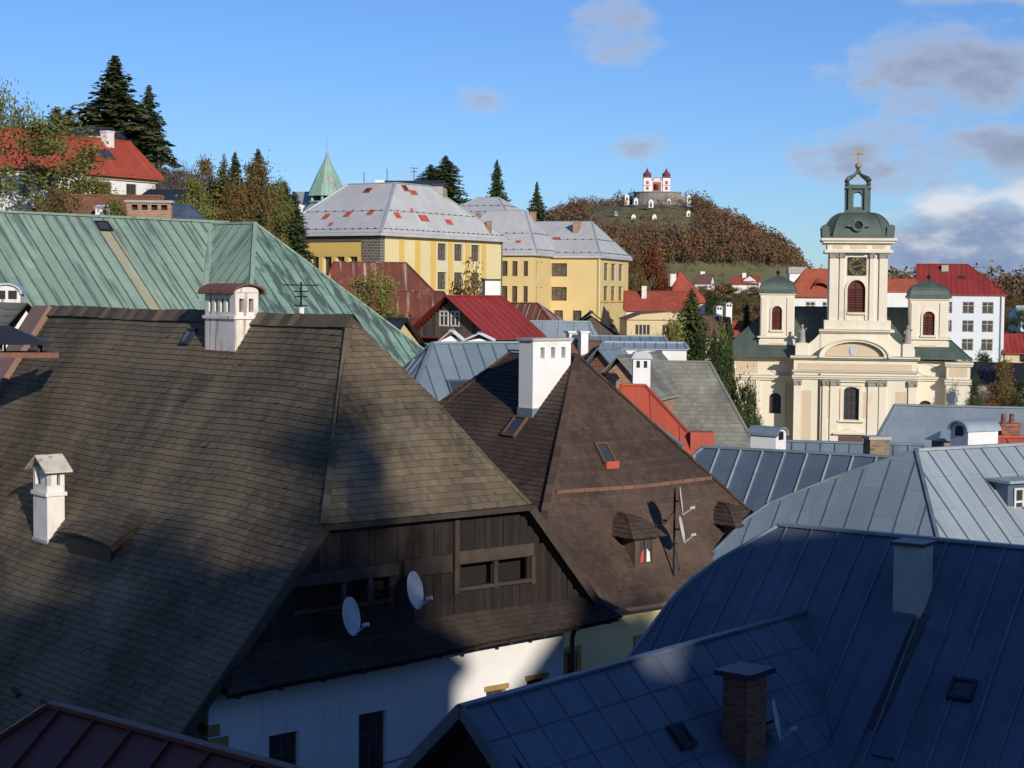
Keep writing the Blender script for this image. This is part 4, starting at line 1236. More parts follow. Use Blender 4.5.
# grey shingle roof (I) with small white chimney and brick gable in front
hI = roof_house('grey_shingle_house', 'long house with a light grey shingle roof, between the red-brown roof and the church', 'house', 620, 361, 88, -3, 8.0, 11, 6.4, -21, m_shingle_g, m_cream, hipl=0, hipr=3.4, kind='shingle', course=.26)
p = at(641, 386, 80)
hq = roof_house('brick_gable_house', 'small house showing a brown brick gable, in front of the light grey shingle roof', 'house', 617, 357, 82, 70, 8, 3.6, 2.0, -21, m_shingle_g, m_brickl, hipl=0, hipr=0, kind='shingle', course=.35, over=.2)
hR = roof_house('red_hip_house', 'house with a smooth red metal roof, half hidden behind the red-brown shingle roof', 'house', 622, 385, 74, 0, 8, 9, 6.0, -21, m_redl, m_cream, hipl=1.5, hipr=5.5, sp=1.2)
p = at(701, 440, 72.5); b = MB(); b.obox((0, 0, 0), (.5, 0, 0), (0, .5, 0), (0, 0, .36)); o = b.build('dormer', m_redl, hR); o.location = hR.matrix_world.inverted() @ p if False else (p.x-hR.location.x, p.y-hR.location.y, p.z-hR.location.z)
cw = thing('white_chimney', 'slim white chimney with a grey metal cover, in front of the light grey shingle roof', 'chimney', (at(641, 386, 79).x, 79, -9), 0)
z0_, z1_ = at(641, 388, 79).z, at(641, 352, 79).z
b = MB(); b.box(-.4, .4, -.35, .35, -9, z1_-.3); so_ = b.build('shaft', m_white, cw)
b = MB(); b.prism([(-.5, z1_-.3), (.5, z1_-.3), (.36, z1_-.02), (0, z1_+.07), (-.36, z1_-.02)], 'y', -.45, .45); b.build('chimney_hood', m_galv, cw)
for k in (-.17, .17): b = MB(); b.box(k-.08, k+.08, -.356, .356, z1_-.72, z1_-.4); b.build('smoke_hole', m_dark, so_)

# slate roof with the arched chimney hoods (G) and its low wing
hG = roof_house('slate_house', 'long house with a blue-grey diamond slate roof in front of the church', 'house', 895, 405, 80, -14, 24, 10.5, 4.4, -20, m_slateg, m_cream, hipl=2.2, hipr=3, kind='plain')
hG2 = roof_house('low_seamed_house', 'low house with a light blue-grey seamed roof below the church front', 'house', 778, 441, 72, -12, 9.5, 6, 2.4, -19, m_slate, m_cream, hipl=1.5, hipr=2, ms=m_slateseam)
hG3 = roof_house('red_strip_house', 'strip of light red metal roof right of the arched chimney at the right edge', 'house', 985, 437, 62, 4, 9, 5, 2.2, -17, m_redl, m_cream, hipl=0, hipr=1, sp=.8)
def stack_at(name, label, px, pyt, pyb, Y, w, d, kind, rot=0, m=None, hood=None, **kw):
    p = at(px, pyb, Y); q = at(px, pyt, Y)
    r = thing(name, label, 'chimney', (p.x, p.y, p.z-.8), R_(rot))
    if kind == 'hood': hood_chimney(r, 0, 0, p.z-.8, q.z, w, d, m or m_white, hood or m_slate, **kw)
    else: chimney(r, 0, 0, p.z-.8, q.z, w, d, m or m_white, name='shaft', **kw)
    return r
stack_at('hooded_chimney', 'white chimney under a grey barrel hood, on the pale-seamed dark blue roof', 768, 428, 452, 59, .72, 1.0, 'hood', 52, holes=1)
stack_at('hooded_chimney', 'white chimney under a grey barrel hood beside the red roof strip, right edge', 974, 422, 447, 58, .85, 1.35, 'hood', -62, holes=1, m=m_white, hood=m_slatel)
stack_at('brick_chimney', 'sandy brick chimney standing before the diamond slate roof', 876, 436, 460, 57, .68, .6, 'plain', 10, m=m_brickg, over=.05, capm=m_concr)
stack_at('brick_chimney', 'red brick chimney with two metal pots at the right edge', 1007, 423, 446, 64, .75, .6, 'plain', 10, m=m_brick, over=.04, capm=m_brick, pot=True)
pv = at(945, 440, 61)
r = thing('roof_vent', 'small roof vent of brown boards with a grey metal cap, on the diamond slate roof', 'roof vent', (pv.x, pv.y, pv.z-.8), R_(20))
b = MB(); b.box(-.36, .36, -.3, .3, pv.z-.8, pv.z); b.build('vent_box', m_brickg, r)
b = MB(); P = [(-.56, -.5, pv.z), (.56, -.5, pv.z), (.56, .5, pv.z), (-.56, .5, pv.z)]; A_, B_ = (-.18, 0, pv.z+.34), (.18, 0, pv.z+.34)
b.face([P[0], P[1], B_, A_]); b.face([P[1], P[2], B_]); b.face([P[2], P[3], A_, B_]); b.face([P[3], P[0], A_]); b.face(P[::-1]); b.build('vent_cap', m_slate, r)
pv = at(978, 338, 60)
pg = at(833, 405, 86)

# ---- big green copper roof on the left (J)
J0 = at(210, 222, 84.35)
TJ = R_(51)
def build_house_j():
    h = thing('copper_roofed_house', 'large house under a pale green copper roof with rust streak and projecting wing, left', 'house', (J0.x, J0.y, -13), TJ)
    z = J0.z
    RUN = 8.6
    main = Slope((0, -RUN), (0, 1), [(0, z-RUN, -34, 1.2), (RUN, z, -34, 1.2)])
    back = Slope((0, RUN), (0, -1), [(0, z-RUN, -1.2, 34), (RUN, z, -1.2, 34)])
    m = MB(); s = MB()
    # main front slope stops at the valley of the wing
    mainL = Slope((0, -RUN), (0, 1), [(0, z-RUN, -34, -RUN), (RUN, z, -34, 0)])
    mainL.sheet(m); mainL.seams(s, .66, .05, .06); back.sheet(m)
    wz = z-.12; wl = 3.3; wr = 8.2; k = 1.05
    # wing: ridge from (0,0) to (0,-wl), hip end beyond
    lw = MB(); ls = MB()
    left = Slope((-wr, 0), (1, 0), [(0, wz-wr*k, wr, wl+wr), (wr, wz, 0, wl)])
    hip = Slope((0, -wl-wr), (0, 1), [(0, wz-wr*k, -wr, wr), (wr, wz, 0, 0)])
    right = Slope((wr, 0), (-1, 0), [(0, wz-wr*k, -wl-wr, -wr), (wr, wz, -wl, 0)])
    left.sheet(m); left.seams(s, .62, .05, .06); right.sheet(m); right.seams(s, .62, .05, .06)
    hip.sheet(lw); hip.seams(ls, .62, .05, .06)
    ro = m.build('roof', m_copper, h); s.build('seam', m_coppers, ro); hr = lw.build('wing_roof', m_copper2, h); ls.build('seam', m_coppers, hr)
    c = MB(); c.bar((-34, 0, z+.03), (1.2, 0, z+.03), .25, .1); c.bar((0, 0, wz+.03), (0, -wl, wz+.03), .2, .1)
    for sg in (-1, 1): c.bar((0, -wl, wz+.02), (sg*wr, -wl-wr, wz-wr*k+.02), .2, .08)
    c.bar((0, 0, z+.01), (-RUN, -RUN, z-RUN+.02), .5, .03)
    c.build('ridge_cap', m_copper, ro)
    w = MB()
    for a, b_ in (((-33.5, -8), (-8, -8)), ((-7.6, -8), (-7.6, -11)), ((-7.6, -11), (7.6, -11)), ((7.6, -11), (7.6, -4)), ((7.6, -4), (1.0, -4)), ((1.0, -4), (1.0, 8)), ((1.0, 8), (-33.5, 8)), ((-33.5, 8), (-33.5, -8))): wall(w, a, b_, -13, z-RUN+.2)
    w.face([(-33.5, 8, z-8.2), (-33.5, -8, z-8.2), (-33.5, 0, z-.2)]); w.face([(1.0, -8, z-8.2), (1.0, 8, z-8.2), (1.0, 0, z-.2)])
    w.build('wall', m_cream, h)
    # rust run below the roof hatch
    hp = at(97, 226, 79)
    u0 = (hp-Vector((J0.x, J0.y, 0))).dot(Vector((math.cos(TJ), math.sin(TJ), 0)))
    st = MB(); N = 6
    for i in range(N):
        a, b_ = main.D-.9-i*1.6, main.D-.9-(i+1)*1.6
        st.face([main.pt(u0-.35, b_, .012), main.pt(u0+.45, b_, .012), main.pt(u0+.4, a, .012), main.pt(u0-.3, a, .012)], [(u0-.35, b_), (u0+.45, b_), (u0+.4, a), (u0-.3, a)])
    st.build('rust_streak', m_rustrun, ro)
    skylight(h, main, u0, main.D-1.0, .75, .62, m_iron, 'roof_hatch')
    return h
build_house_j()
# little antenna mast standing on the near ridge
pa = at(301, 318, 47.5)
am = thing('antenna_mast', 'small dark mast with crossbars standing behind the shingle ridge, before the green copper roof', 'mast', (pa.x, pa.y, pa.z-1.4), R_(20))
b = MB(); b.tube([(0, 0, pa.z-1.4), (0, 0, pa.z+1.0)], .03, 6); b.build('pole', m_iron, am)
for zz, l in ((.92, .5), (.74, .22), (.6, .18), (.35, .2)):
    b = MB(); b.tube([(-l, 0, pa.z+zz), (l, 0, pa.z+zz)], .018, 5); b.build('crossbar', m_iron, am)
b = MB(); b.lathe([(.0, .3), (.09, .3), (.07, 0.0), (0, 0)], (0, -.05, pa.z), 8); b.build('insulator', m_white, am)

# ---- rusty striped roof (K) below the school
hK = roof_house('rusty_roofed_house', 'house with a big striped rusty metal hip roof, just below the yellow school', 'house', 334, 262, 128, 8, 13, 9, 5.4, -12, m_rust, m_beige, hipl=2.6, hipr=5, ms=m_rustcap, sp=.9)
p = at(412, 293, 121)
hK2 = roof_house('rusty_porch', 'little gabled outbuilding with a pale rusty roof, under the big rusty roof', 'shed', 398, 291, 121, 4, 4.6, 4.4, 2.2, -12, m_rust, m_woodg, hipl=.0, hipr=1.4, sp=.8)
# ---- red roof over a dark board gable (L)
def build_house_l():
    a = at(450, 296, 98)
    th = R_(-40)
    h = thing('red_gabled_house', 'house with a wine-red metal roof over a dark weatherboard gable with white windows', 'house', (a.x, a.y, -13), th)
    z = a.z
    hw = 3.4
    # ridge runs along local y (to the back), gable plane at y=0; rotate so the gable looks to the front left
    P = math.radians(0)
    dz = 2.35
    hip_roof(h, -hw, hw, -.35, 4.6, z-dz, (0, -.35, 0, 4.6), z, m_red, 'seam', .6, thick=.1)
    w = MB(); ops = [(hw-.9, hw-.25, z-2.5, z-1.55), (hw+.05, hw+.7, z-2.5, z-1.55)]
    L_ = 2*(hw-.3)
    wl = Slope
    b = MB(); n = 34; x = -hw+.35
    rg = random.Random(3)
    while x < hw-.35:
        x2 = min(x+.24, hw-.35); zt = z-.25-abs((x+x2)/2)*dz/hw
        for q0, q1 in ([(z-dz-.2, z-1.75), (z-.85, zt)] if (-.85 < (x+x2)/2 < .75 and zt > z-.85) else [(z-dz-.2, zt)]):
            if q1-q0 > .05: b.box(x+.006, x2-.006, -rg.uniform(0, .02), .08, q0, q1, rg.random())
        x = x2
    b.build('gable_boards', m_woodg, h)
    for xx in (-.48, .4): window(h, xx, -.01, z-1.75, 0, .72, .9, 2, 2, m_frame, m_glass, .09)
    w = MB(); ops = [(.9, 1.6, z-dz-1.25, z-dz-.35), (1.7, 2.4, z-dz-1.25, z-dz-.35), (3.6, 4.3, z-dz-1.25, z-dz-.35), (4.4, 5.1, z-dz-1.25, z-dz-.35)]
    wall(w, (-hw+.4, 0), (hw-.4, 0), -13, z-dz-.2, ops); wall(w, (hw-.4, 0), (hw-.4, 4.4), -13, z-dz+.1); wall(w, (hw-.4, 4.4), (-hw+.4, 4.4), -13, z-dz+.1); wall(w, (-hw+.4, 4.4), (-hw+.4, 0), -13, z-dz+.1)
    w.face([(hw-.4, 4.4, z-dz+.1), (-hw+.4, 4.4, z-dz+.1), (0, 4.4, z-.2)])
    w.build('wall', m_woodg, h)
    put_windows(h, (-hw+.4, 0), (hw-.4, 0), ops, .1, nx=2, ny=2, fm=m_frame, fr=.1)
    return h
build_house_l()
stack_at('white_chimney', 'white chimney with a dark lid, behind the wine-red roof and before the school', 491, 279, 308, 104, .95, .75, 'plain', 15, m=m_white, capm=m_iron, over=.05)
pl = at(450, 341, 92)
roof_house('white_gabled_dormer', 'tiny white gabled house front below the dark weatherboard gable', 'house', 451, 331, 88, 90, 3, 1.3, .55, -14, m_galv, m_white, hipl=0, hipr=0, over=.1, thick=.08)
roof_house('white_gabled_dormer', 'small white block under the right eave of the wine-red roof', 'house', 479, 334, 90, 90, 3, 1.7, .4, -14, m_galv, m_white, hipl=0, hipr=0, over=.1, thick=.08)
# patchy rusty roof, grey gable and the small roofs between
roof_house('rusty_roofed_house', 'house with a low pale roof striped with rust, right of the wine-red roof', 'house', 506, 303, 118, -20, 7, 6, 2.8, -13, m_rust2 if False else m_rust, m_white, hipl=1.2, hipr=3.5, ms=m_galv, sp=.9)
roof_house('pale_sheet_house', 'low house with a pale blue-grey sheet roof between the wine-red roof and the grey gable', 'house', 512, 321, 108, -5, 6.5, 5, 1.6, -14, m_slatel, m_white, hipl=.8, hipr=.8, sp=1)
roof_house('grey_gabled_house', 'small house with a grey board gable and dark roof, in front of the yellow school', 'house', 592, 313, 112, 88, 9, 4.4, 1.75, -14, m_iron, m_woodg, hipl=0, hipr=0, over=.15, thick=.1)
roof_house('white_walled_house', 'low white-walled house under the grey board gable', 'house', 590, 336, 102, 0, 5.2, 4, .7, -14.5, m_slate, m_white, hipl=.4, hipr=.4, over=.15, thick=.1)
roof_house('grey_roofed_house', 'small house with a weathered grey roof and red-brown gable, left of the brick gable', 'house', 598, 349, 94, 60, 6, 4.2, 2.2, -15, m_slate, m_brownt, hipl=0, hipr=0, over=.2, thick=.1)
roof_house('grey_roofed_house', 'small house with a brown tiled roof just right of the big white chimney', 'house', 560, 340, 100, -10, 5, 4, 1.6, -15, m_brownt, m_white, hipl=.6, hipr=2, kind='plain', over=.2, thick=.1)
roof_house('white_long_shed', 'long low white shed with a flat grey roof right of the grey board gable', 'shed', 604, 342, 98, -4, 5, 3, .3, -15, m_slatel, m_white, hipl=.2, hipr=.2, over=.1, thick=.08)
stack_at('white_chimney', 'stepped white chimney at the left foot of the grey board gable', 572, 331, 346, 100, .55, .5, 'plain', 20, m=m_white, over=.12)
stack_at('white_chimney', 'short wide white chimney block just above the brown tiled roof', 583, 331, 342, 99, .45, .5, 'plain', 20, m=m_white, over=.06)
pb = at(362, 322, 92)
roof_house('dark_roofed_house', 'low house with dark grey roof and yellow wall, below the rusty striped roof', 'house', 372, 318, 96, -18, 3.0, 6, 1.7, -12, m_lead, m_yellow, hipl=.9, hipr=.0, over=.3, sp=1)

# ================================================================== THE YELLOW SCHOOL
def dots(mb, sl, d, u0, u1, step=1.1):
    """row of snow guards on a slope"""
    u = u0
    for j in range(8): mb.bar(sl.pt(u0+(u1-u0)*j/8, d+.05, .03), sl.pt(u0+(u1-u0)*(j+1)/8, d+.05, .03), .03, .02)
    while u < u1:
        p = sl.pt(u, d, .04); q = sl.pt(u, d+.1, .04)
        mb.bar(p, q, .2, .12); u += step

def patch_on(root, sl, u, d, w, h_, m, name='red_patch', lift=.03):
    u += w*.12; w *= .76; d += h_*.1; h_ *= .8
    b = MB(); b.face([sl.pt(u, d, lift), sl.pt(u+w, d, lift), sl.pt(u+w, d+h_, lift), sl.pt(u, d+h_, lift)]); return b.build(name, m, root)

def school_block1():
    o = at(381, 232, 180); th = R_(58)
    h = thing('school_building', 'large yellow school building with pale grey roof patched in red, stone corners and tall windows', 'school', (o.x, o.y, -9), th)
    ze = o.z; zt = ze+5.75; Wd, Dp = 25.5, 15.0
    dk = (8, 14.5, 4.0, 10.6)
    sl = [Slope((0, 0), (0, 1), [(0, ze, 0, Wd), (dk[2], zt, dk[0], dk[1])]), Slope((0, 0), (1, 0), [(0, ze, -Dp, 0), (dk[0], zt, -dk[3], -dk[2])]),
          Slope((Wd, 0), (-1, 0), [(0, ze, 0, Dp), (Wd-dk[1], zt, dk[2], dk[3])]), Slope((0, Dp), (0, -1), [(0, ze, -Wd, 0), (Dp-dk[3], zt, -dk[1], -dk[0])])]
    m = MB()
    for s in sl: s.sheet(m)
    m.face([(dk[0], dk[2], zt), (dk[1], dk[2], zt), (dk[1], dk[3], zt), (dk[0], dk[3], zt)])
    m.box(0, Wd, 0, Dp, ze-.35, ze-.02)
    ro = m.build('roof', m_grey, h)
    c = MB()
    for a, b_ in (((0, 0, ze), (dk[0], dk[2], zt)), ((Wd, 0, ze), (dk[1], dk[2], zt)), ((0, Dp, ze), (dk[0], dk[3], zt)), ((dk[0], dk[2], zt), (dk[1], dk[2], zt)), ((dk[0], dk[2], zt), (dk[0], dk[3], zt))): c.bar(a, b_, .3, .12)
    c.build('ridge_cap', m_galv, ro)
    for s in sl[:2]:
        for f in (.06, .42):
            g = MB(); q = s.q(s.D*f)[0]; dots(g, s, s.D*f, q[2]+.6, q[3]-.4, 1.0 if f < .1 else 1.25); g.build('snow_guard', m_iron, ro)
    for s, u, d, w, hh in ((sl[0], 4.2, 1.9, 1.3, 1.0), (sl[0], 8.6, 1.7, 2.2, 1.1), (sl[0], 13.6, 1.5, 1.6, .9), (sl[0], 8.0, 2.9, .5, .7), (sl[1], -4.2, 3.2, 1.0, 1.3), (sl[1], -7.2, 2.9, 1.1, 1.3), (sl[1], -9.9, 2.5, 1.0, 1.4), (sl[1], -8.1, 1.2, .7, .9), (sl[0], 9.7, 5.4, 1.7, .8)):
        patch_on(ro, s, u, d, w, hh, m_redpatch)
    sk = sl[1]; skylight(h, sk, -6.8, sk.D-2.0, .9, .9, m_redpatch)
    skylight(h, sl[0], 9.3, 5.9, .9, .8, m_redpatch)
    # walls
    i = .7
    x0, x1, y0, y1 = i, Wd-i, i, Dp-i
    z0 = -9; z1 = ze-.3
    zA = (ze-.85, ze-2.75); zB = (ze-4.05, ze-6.0)
    ops = []
    for xx in (11.6, 14.9, 18.4):
        ops += [(xx, xx+1.75, zA[1], zA[0]), (xx, xx+1.75, zB[1], zB[0]), (xx, xx+1.75, zB[1]-3.4, zB[1]-1.5)]
    ops = [(a-i, b_-i, c_, d) for a, b_, c_, d in ops]
    w = MB(); wall(w, (x0, y0), (x1, y0), z0, z1, ops, .3)
    wall(w, (x1, y0), (x1, y1), z0, z1); wall(w, (x1, y1), (x0, y1), z0, z1)
    # left face: five tall dark bays
    opl = [(2.6+1.75*k, 2.6+1.75*k+1.1, ze-8.2, ze-2.6) for k in range(5)]
    wall(w, (x0, y1), (x0, y0), z0, z1, opl, .45)
    wl = w.build('wall', m_paley, h)
    put_windows(h, (x0, y0), (x1, y0), ops, .3, nx=3, ny=2, fm=m_frameb, gm=m_glassw, fr=.1)
    put_windows(h, (x0, y1), (x0, y0), opl, .45, nx=2, ny=3, fm=m_frameb, gm=m_glass, fr=.09)
    for xx in (4.2, 7.2, 10.2, 13.6, 17.1, 20.5): s = MB(); s.box(xx, xx+.95, y0-.06, y0-.003, z0, z1-.02); s.build('pilaster', m_yellow2, h)
    q = MB()
    q.box(x0-.15, x0+.9, y0-.02, y0-.002, z0, z1-.02)
    q.box(x0-.15, x0-.002, y0-.02, y0+2.3, z0, z1-.02); q.build('stone_corner', m_stone, h); q = MB(); q.box(x0-.15, x0-.002, y1-1.75, y1+.02, z0, z1-.02); q.build('stone_corner', m_stone, h); q = MB(); q.box(x1-.02, x1+.12, y0-.12, y0+.6, z0, z1-.02); q.build('stone_corner', m_stone, h)
    f = MB(); f.box(x0-.12, x0-.004, y0+2.32, y1-1.77, ze-2.35, ze-1.0); f.box(x0-.1, x0-.003, y0+2.32, y1-1.77, ze-2.55, ze-2.36); f.build('fascia_band', m_yellow2, h)
    f = MB(); f.box(x0-.2, x0-.004, y0+2.32, y1-1.77, ze-.98, ze-.36); f.build('eaves_band', m_woodg, h)
    for k in range(6):
        f = MB(); yy = y1-2.6+.32-1.75*k; f.box(x0-.14, x0-.005, yy-.26, yy+.26, ze-8.4, ze-2.56); f.build('mullion_pier', m_yellow2, h)
    return h
school_block1()

def hip_block(label, px, py, Y, thd, Wd, Dp, rise, ridge, z0, ops_f=None, ops_l=None, m=m_yellow, cat='school', group='wings of the yellow school', roofm=None, name='school_wing', patches=(), s=1.0, **kw):
    Wd, Dp, rise = Wd*s, Dp*s, rise*s; ridge = tuple(v*s for v in ridge)
    ops_f = [tuple(v*s for v in q) for q in (ops_f or [])]; ops_l = [tuple(v*s for v in q) for q in (ops_l or [])]
    o = at(px, py, Y); th = R_(thd)
    h = thing(name, label, cat, (o.x, o.y, z0), th, group)
    ze = o.z; zt = ze+rise
    ro = hip_roof(h, 0, Wd, 0, Dp, ze, ridge, zt, roofm or m_grey, 'plain', cap=m_galv, thick=.3)
    xa, ya, xb, yb = ridge
    F = Slope((0, 0), (0, 1), [(0, ze, 0, Wd), (ya, zt, xa, xa if xa == xb else xb)]); L = Slope((0, 0), (1, 0), [(0, ze, -Dp, 0), (xa, zt, -yb, -ya)])
    for s in (F, L):
        for f_ in (.07, .45):
            g = MB(); q = s.q(s.D*f_)[0]; dots(g, s, s.D*f_, q[2]+.5, q[3]-.3, 1.0); g.build('snow_guard', m_iron, ro)
    for which, u, d, w_, h_ in patches: patch_on(ro, L if which == 'l' else F, u, d, w_, h_, m_redpatch)
    i = .45
    zz = lambda t: ze-t
    def cv(l): return [(a-i, b-i, ze-c, ze-d)+tuple(r) for a, b, c, d, *r in l]
    ops = {}
    if ops_f: ops['f'] = cv(ops_f)
    if ops_l: ops['l'] = [(Dp-i-b, Dp-i-a, ze-c, ze-d)+tuple(r) for a, b, c, d, *r in ops_l]
    block_walls(h, i, Wd-i, i, Dp-i, z0, ze-.28, m, ops, depth=.28, nx=3, ny=2, fm=m_frameb, gm=m_glassw, fr=.09)
    return h, L, F, ze, zt

# right wing (tower-like end): big windows to the front, three columns to the right
h3, L3, F3, ze3, zt3 = hip_block('right end wing of the yellow school, with three narrow window columns on its bright side', 601, 255.5, 211, 74, 16.4, 17, 4.0, (8.2, 3.0, 8.2, 14), -9,
    ops_f=[(x, x+2.2, t, t-1.9) for x in (3.3, 7.0, 10.9) for t in (2.65, 5.2)]+[(6.4, 8.9, 9.3, 7.0, 1.0)],
    ops_l=[(3.9, 5.7, 2.3, .85), (3.9, 5.7, 4.95, 3.45), (4.3, 5.3, 7.6, 6.0), (2.2, 3.2, 7.6, 6.0)], patches=[('l', -7.6, 4.6, 1.3, 1.0), ('l', -8.2, 1.8, .8, .9)], s=1.14)
h2, L2, F2, ze2, zt2 = hip_block('middle wing of the yellow school, its projecting front with narrow windows', 537.5, 253, 205, 74, 13, 10.4, 4.75, (6.2, 3.1, 6.2, 7.4), -9,
    ops_f=[(1.2, 2.0, 2.6, .9), (3.0, 3.7, 2.6, .9), (1.2, 2.0, 5.3, 3.6), (3.0, 3.7, 5.3, 3.6)],
    ops_l=[(3.4, 4.4, 2.45, .85), (1.15, 1.65, 2.45, .85), (2.3, 2.9, 2.45, .85), (3.4, 4.4, 5.2, 3.5), (1.15, 1.65, 5.2, 3.5), (2.3, 2.9, 5.2, 3.5)], patches=[('l', -3.4, 2.0, .9, .6)], s=1.14)
h4, L4, F4, ze4, zt4 = hip_block('rear wing of the yellow school with a higher white-grey roof, behind the main block', 508, 213, 222, 70, 9, 9, 2.3, (4.5, 3.0, 4.5, 6.0), -7)
# coloured bands and plinth of the bright end
def bands(h, ze, Wd):
    b = MB(); b.box(.36, Wd-.36, .36, .44, ze-5.85, ze-5.6); b.build('string_course', m_yellow2, h)
    b = MB(); b.box(.3, .62, .30, .44, -9, ze-.3); b.tube([(.3, .25, ze-.3), (.3, .25, -9)], .1, 6); b.build('corner_strip', m_paley, h)
bands(h3, ze3, 16.4*1.14)
for lab, px, t, b_, Y in (('brick chimney on the ridge between the middle and right school wings', 532.5, 212, 224, 214), ('brick chimney on the right wing of the school', 577, 221, 232, 219), ('thin brick chimney at the right eave of the main school roof', 489, 221, 231, 199), ('taller of two brick chimneys at the foot of the white-grey rear roof', 478, 213, 223, 201), ('short brick chimney at the upper right hip of the main school roof', 443, 194, 200, 196)):
    stack_at('brick_chimney', lab, px, t, b_+3, Y, {577: 1.7, 489: .55, 478: .5}.get(px, 1.0), .7 if px not in (489, 478) else .5, 'plain', 74, m=m_brickl, over=.06, capm=m_brickl)

# ================================================================== GREEN SPIRE AND THE ROOFS BEHIND THE SCHOOL
def build_spire():
    Y = 236; k = Y/FPX
    o = at(327, 232, Y)
    h = thing('green_spire_tower', 'tower with a rust-streaked green copper cone and needle, behind the left end of the school', 'tower', (o.x, o.y, ground_z(o.x, o.y)-.5), R_(12))
    zz = lambda py: at(327, py, Y).z
    c = MB(); c.lathe([(2.95, zz(196.5)), (2.75, zz(194)), (1.6, zz(176)), (.75, zz(164)), (.12, zz(155))], (0, 0, 0), 8, PI/8)
    m_cone = mat('cone_copper', (.27, .43, .34), (.23, .37, .29), .8, .6, brick=(9, .6, .03, (.14, .23, .18), True, .2), patch=((.30, .17, .09), .60, .35, .12))
    co = c.build('spire', m_cone, h)
    c = MB(); c.lathe([(0, zz(157)), (.22, zz(155.5)), (.22, zz(153.5)), (.06, zz(152)), (.045, zz(136)), (0, zz(135.5))], (0, 0, 0), 8); c.tube([(-.25, 0, zz(146)), (.25, 0, zz(146))], .04, 5); c.build('finial', m_galv, co)
    for i in range(8):
        c = MB(); a = PI/8+i*PI/4; c.box(2.3*math.cos(a)-.17, 2.3*math.cos(a)+.17, 2.3*math.sin(a)-.17, 2.3*math.sin(a)+.17, zz(204), zz(196.2)); c.build('belfry_post', m_tower, h)
    c = MB(); c.lathe([(1.9, zz(205)), (1.9, zz(196))], (0, 0, 0), 8); c.build('belfry_core', m_dark, h)
    c = MB(); c.lathe([(2.75, zz(203)), (2.75, zz(201.5)), (2.2, zz(201.4))], (0, 0, 0), 8, PI/8); c.build('belfry_rail', m_tower, h)
    c = MB(); c.lathe([(3.9, zz(215)), (3.0, zz(207)), (2.5, zz(204)), (0, zz(203.5))], (0, 0, 0), 8, PI/8); c.build('lower_roof', m_tower, h)
    c = MB(); c.lathe([(3.3, h.location.z), (3.3, zz(214.5))], (0, 0, 0), 8, PI/8); c.build('wall', m_brick, h)
build_spire()
roof_house('flat_roofed_house', 'building with a dark flat roof and pale wall, behind the apex of the school roof', 'house', 386, 181, 236, -4, 9, 6, .5, at(400, 200, 236).z-6, m_lead, m_concr, hipl=.6, hipr=.6, over=.2, thick=.3)
roof_house('pale_roofed_house', 'low building with a whitish roof left of the green spire', 'house', 298, 192, 240, -8, 5, 6, 1.6, at(300, 215, 240).z-4, m_slatel, m_white, hipl=.5, hipr=.8, over=.2)
roof_house('pale_roofed_house', 'small white-roofed block right of the green spire', 'house', 343, 186, 250, 0, 4.6, 5, .8, at(345, 215, 250).z-4, m_galv, m_white, hipl=.4, hipr=.4, over=.1)
stack_at('white_chimney', 'small white chimney above the left end of the main school ridge', 380, 180, 186, 225, 1.2, .9, 'plain', 0, m=m_white, over=.03)
for i, (px, t, b_, lab) in enumerate(((364, 172, 185, 'thin bare pole above the left part of the school ridge'), (387, 169, 185, 'thin bare pole above the apex of the school roof'), (414, 168, 180, 'television aerial above the dark flat roof'))):
    p, q = at(px, b_+3, 234), at(px, t, 234)
    r = thing('roof_aerial', lab, 'aerial', (p.x, p.y, p.z)); b = MB(); b.tube([(0, 0, p.z), (0, 0, q.z)], .05, 5); b.build('pole', m_iron, r)
    if i == 2:
        b = MB(); b.tube([(-.6, 0, q.z), (.6, .2, q.z)], .04, 4); b.tube([(-.4, 0, q.z-.5), (.4, .1, q.z-.5)], .04, 4); b.build('crossbar', m_iron, r)

# ================================================================== HOUSES ON THE LEFT SLOPE
def build_left_house():
    a = at(130, 142, 122); b_ = atz_line = None
    th = R_(-140)       # ridge runs to the left front
    h0 = at(0, 126, 112)
    th = math.atan2(a.y-h0.y, a.x-h0.x)
    h = thing('red_roofed_villa', 'long white house with red metal roof at the left edge, behind a young tree', 'house', (a.x, a.y, ground_z(a.x, a.y)-2), th)
    z = a.z; Dp = 5.2; dr = 2.6
    hip_roof(h, -26, .7, -Dp/2, Dp/2, z-dr, (-22, 0, 0, 0), z, m_redl, 'seam', .8)
    zt = z-dr
    ops = [(x, x+1.0, zt-1.9, zt-.55) for x in (6.2, 8.6, 11, 13.4, 15.8, 18.2, 20.6)]+[(23.0, 24.0, zt-2.6, zt-.55)]+[(x, x+1.0, zt-4.6, zt-3.2) for x in (8.6, 11, 13.4, 15.8, 18.2)]
    block_walls(h, -25.5, .35, -Dp/2+.5, Dp/2-.5, h.location.z, zt-.05, m_white, {'f': ops}, nx=2, ny=2, fm=m_frameb)
    c = MB(); c.box(-25.6, .45, -Dp/2+.35, -Dp/2+.49, zt-.36, zt-.14); c.build('eaves_cornice', m_beige, h)
    chimney(h, -2.5, -.3, z-1.6, z+.55, .72, .6, m_chim, over=.04)
    p = Slope((0, -Dp/2), (0, 1), [(0, zt, -26, .7), (Dp/2, z, -22, 0)])
    skylight(h, p, -3.6, 1.5, 1.3, .9, m_brownt)
    return h
build_left_house()
m_rustt = mat('orange_brown_tile', (.27, .115, .06), (.21, .10, .05), 1.5, .85, brick=(.5, .35, .03, (.16, .07, .04), False, .3))
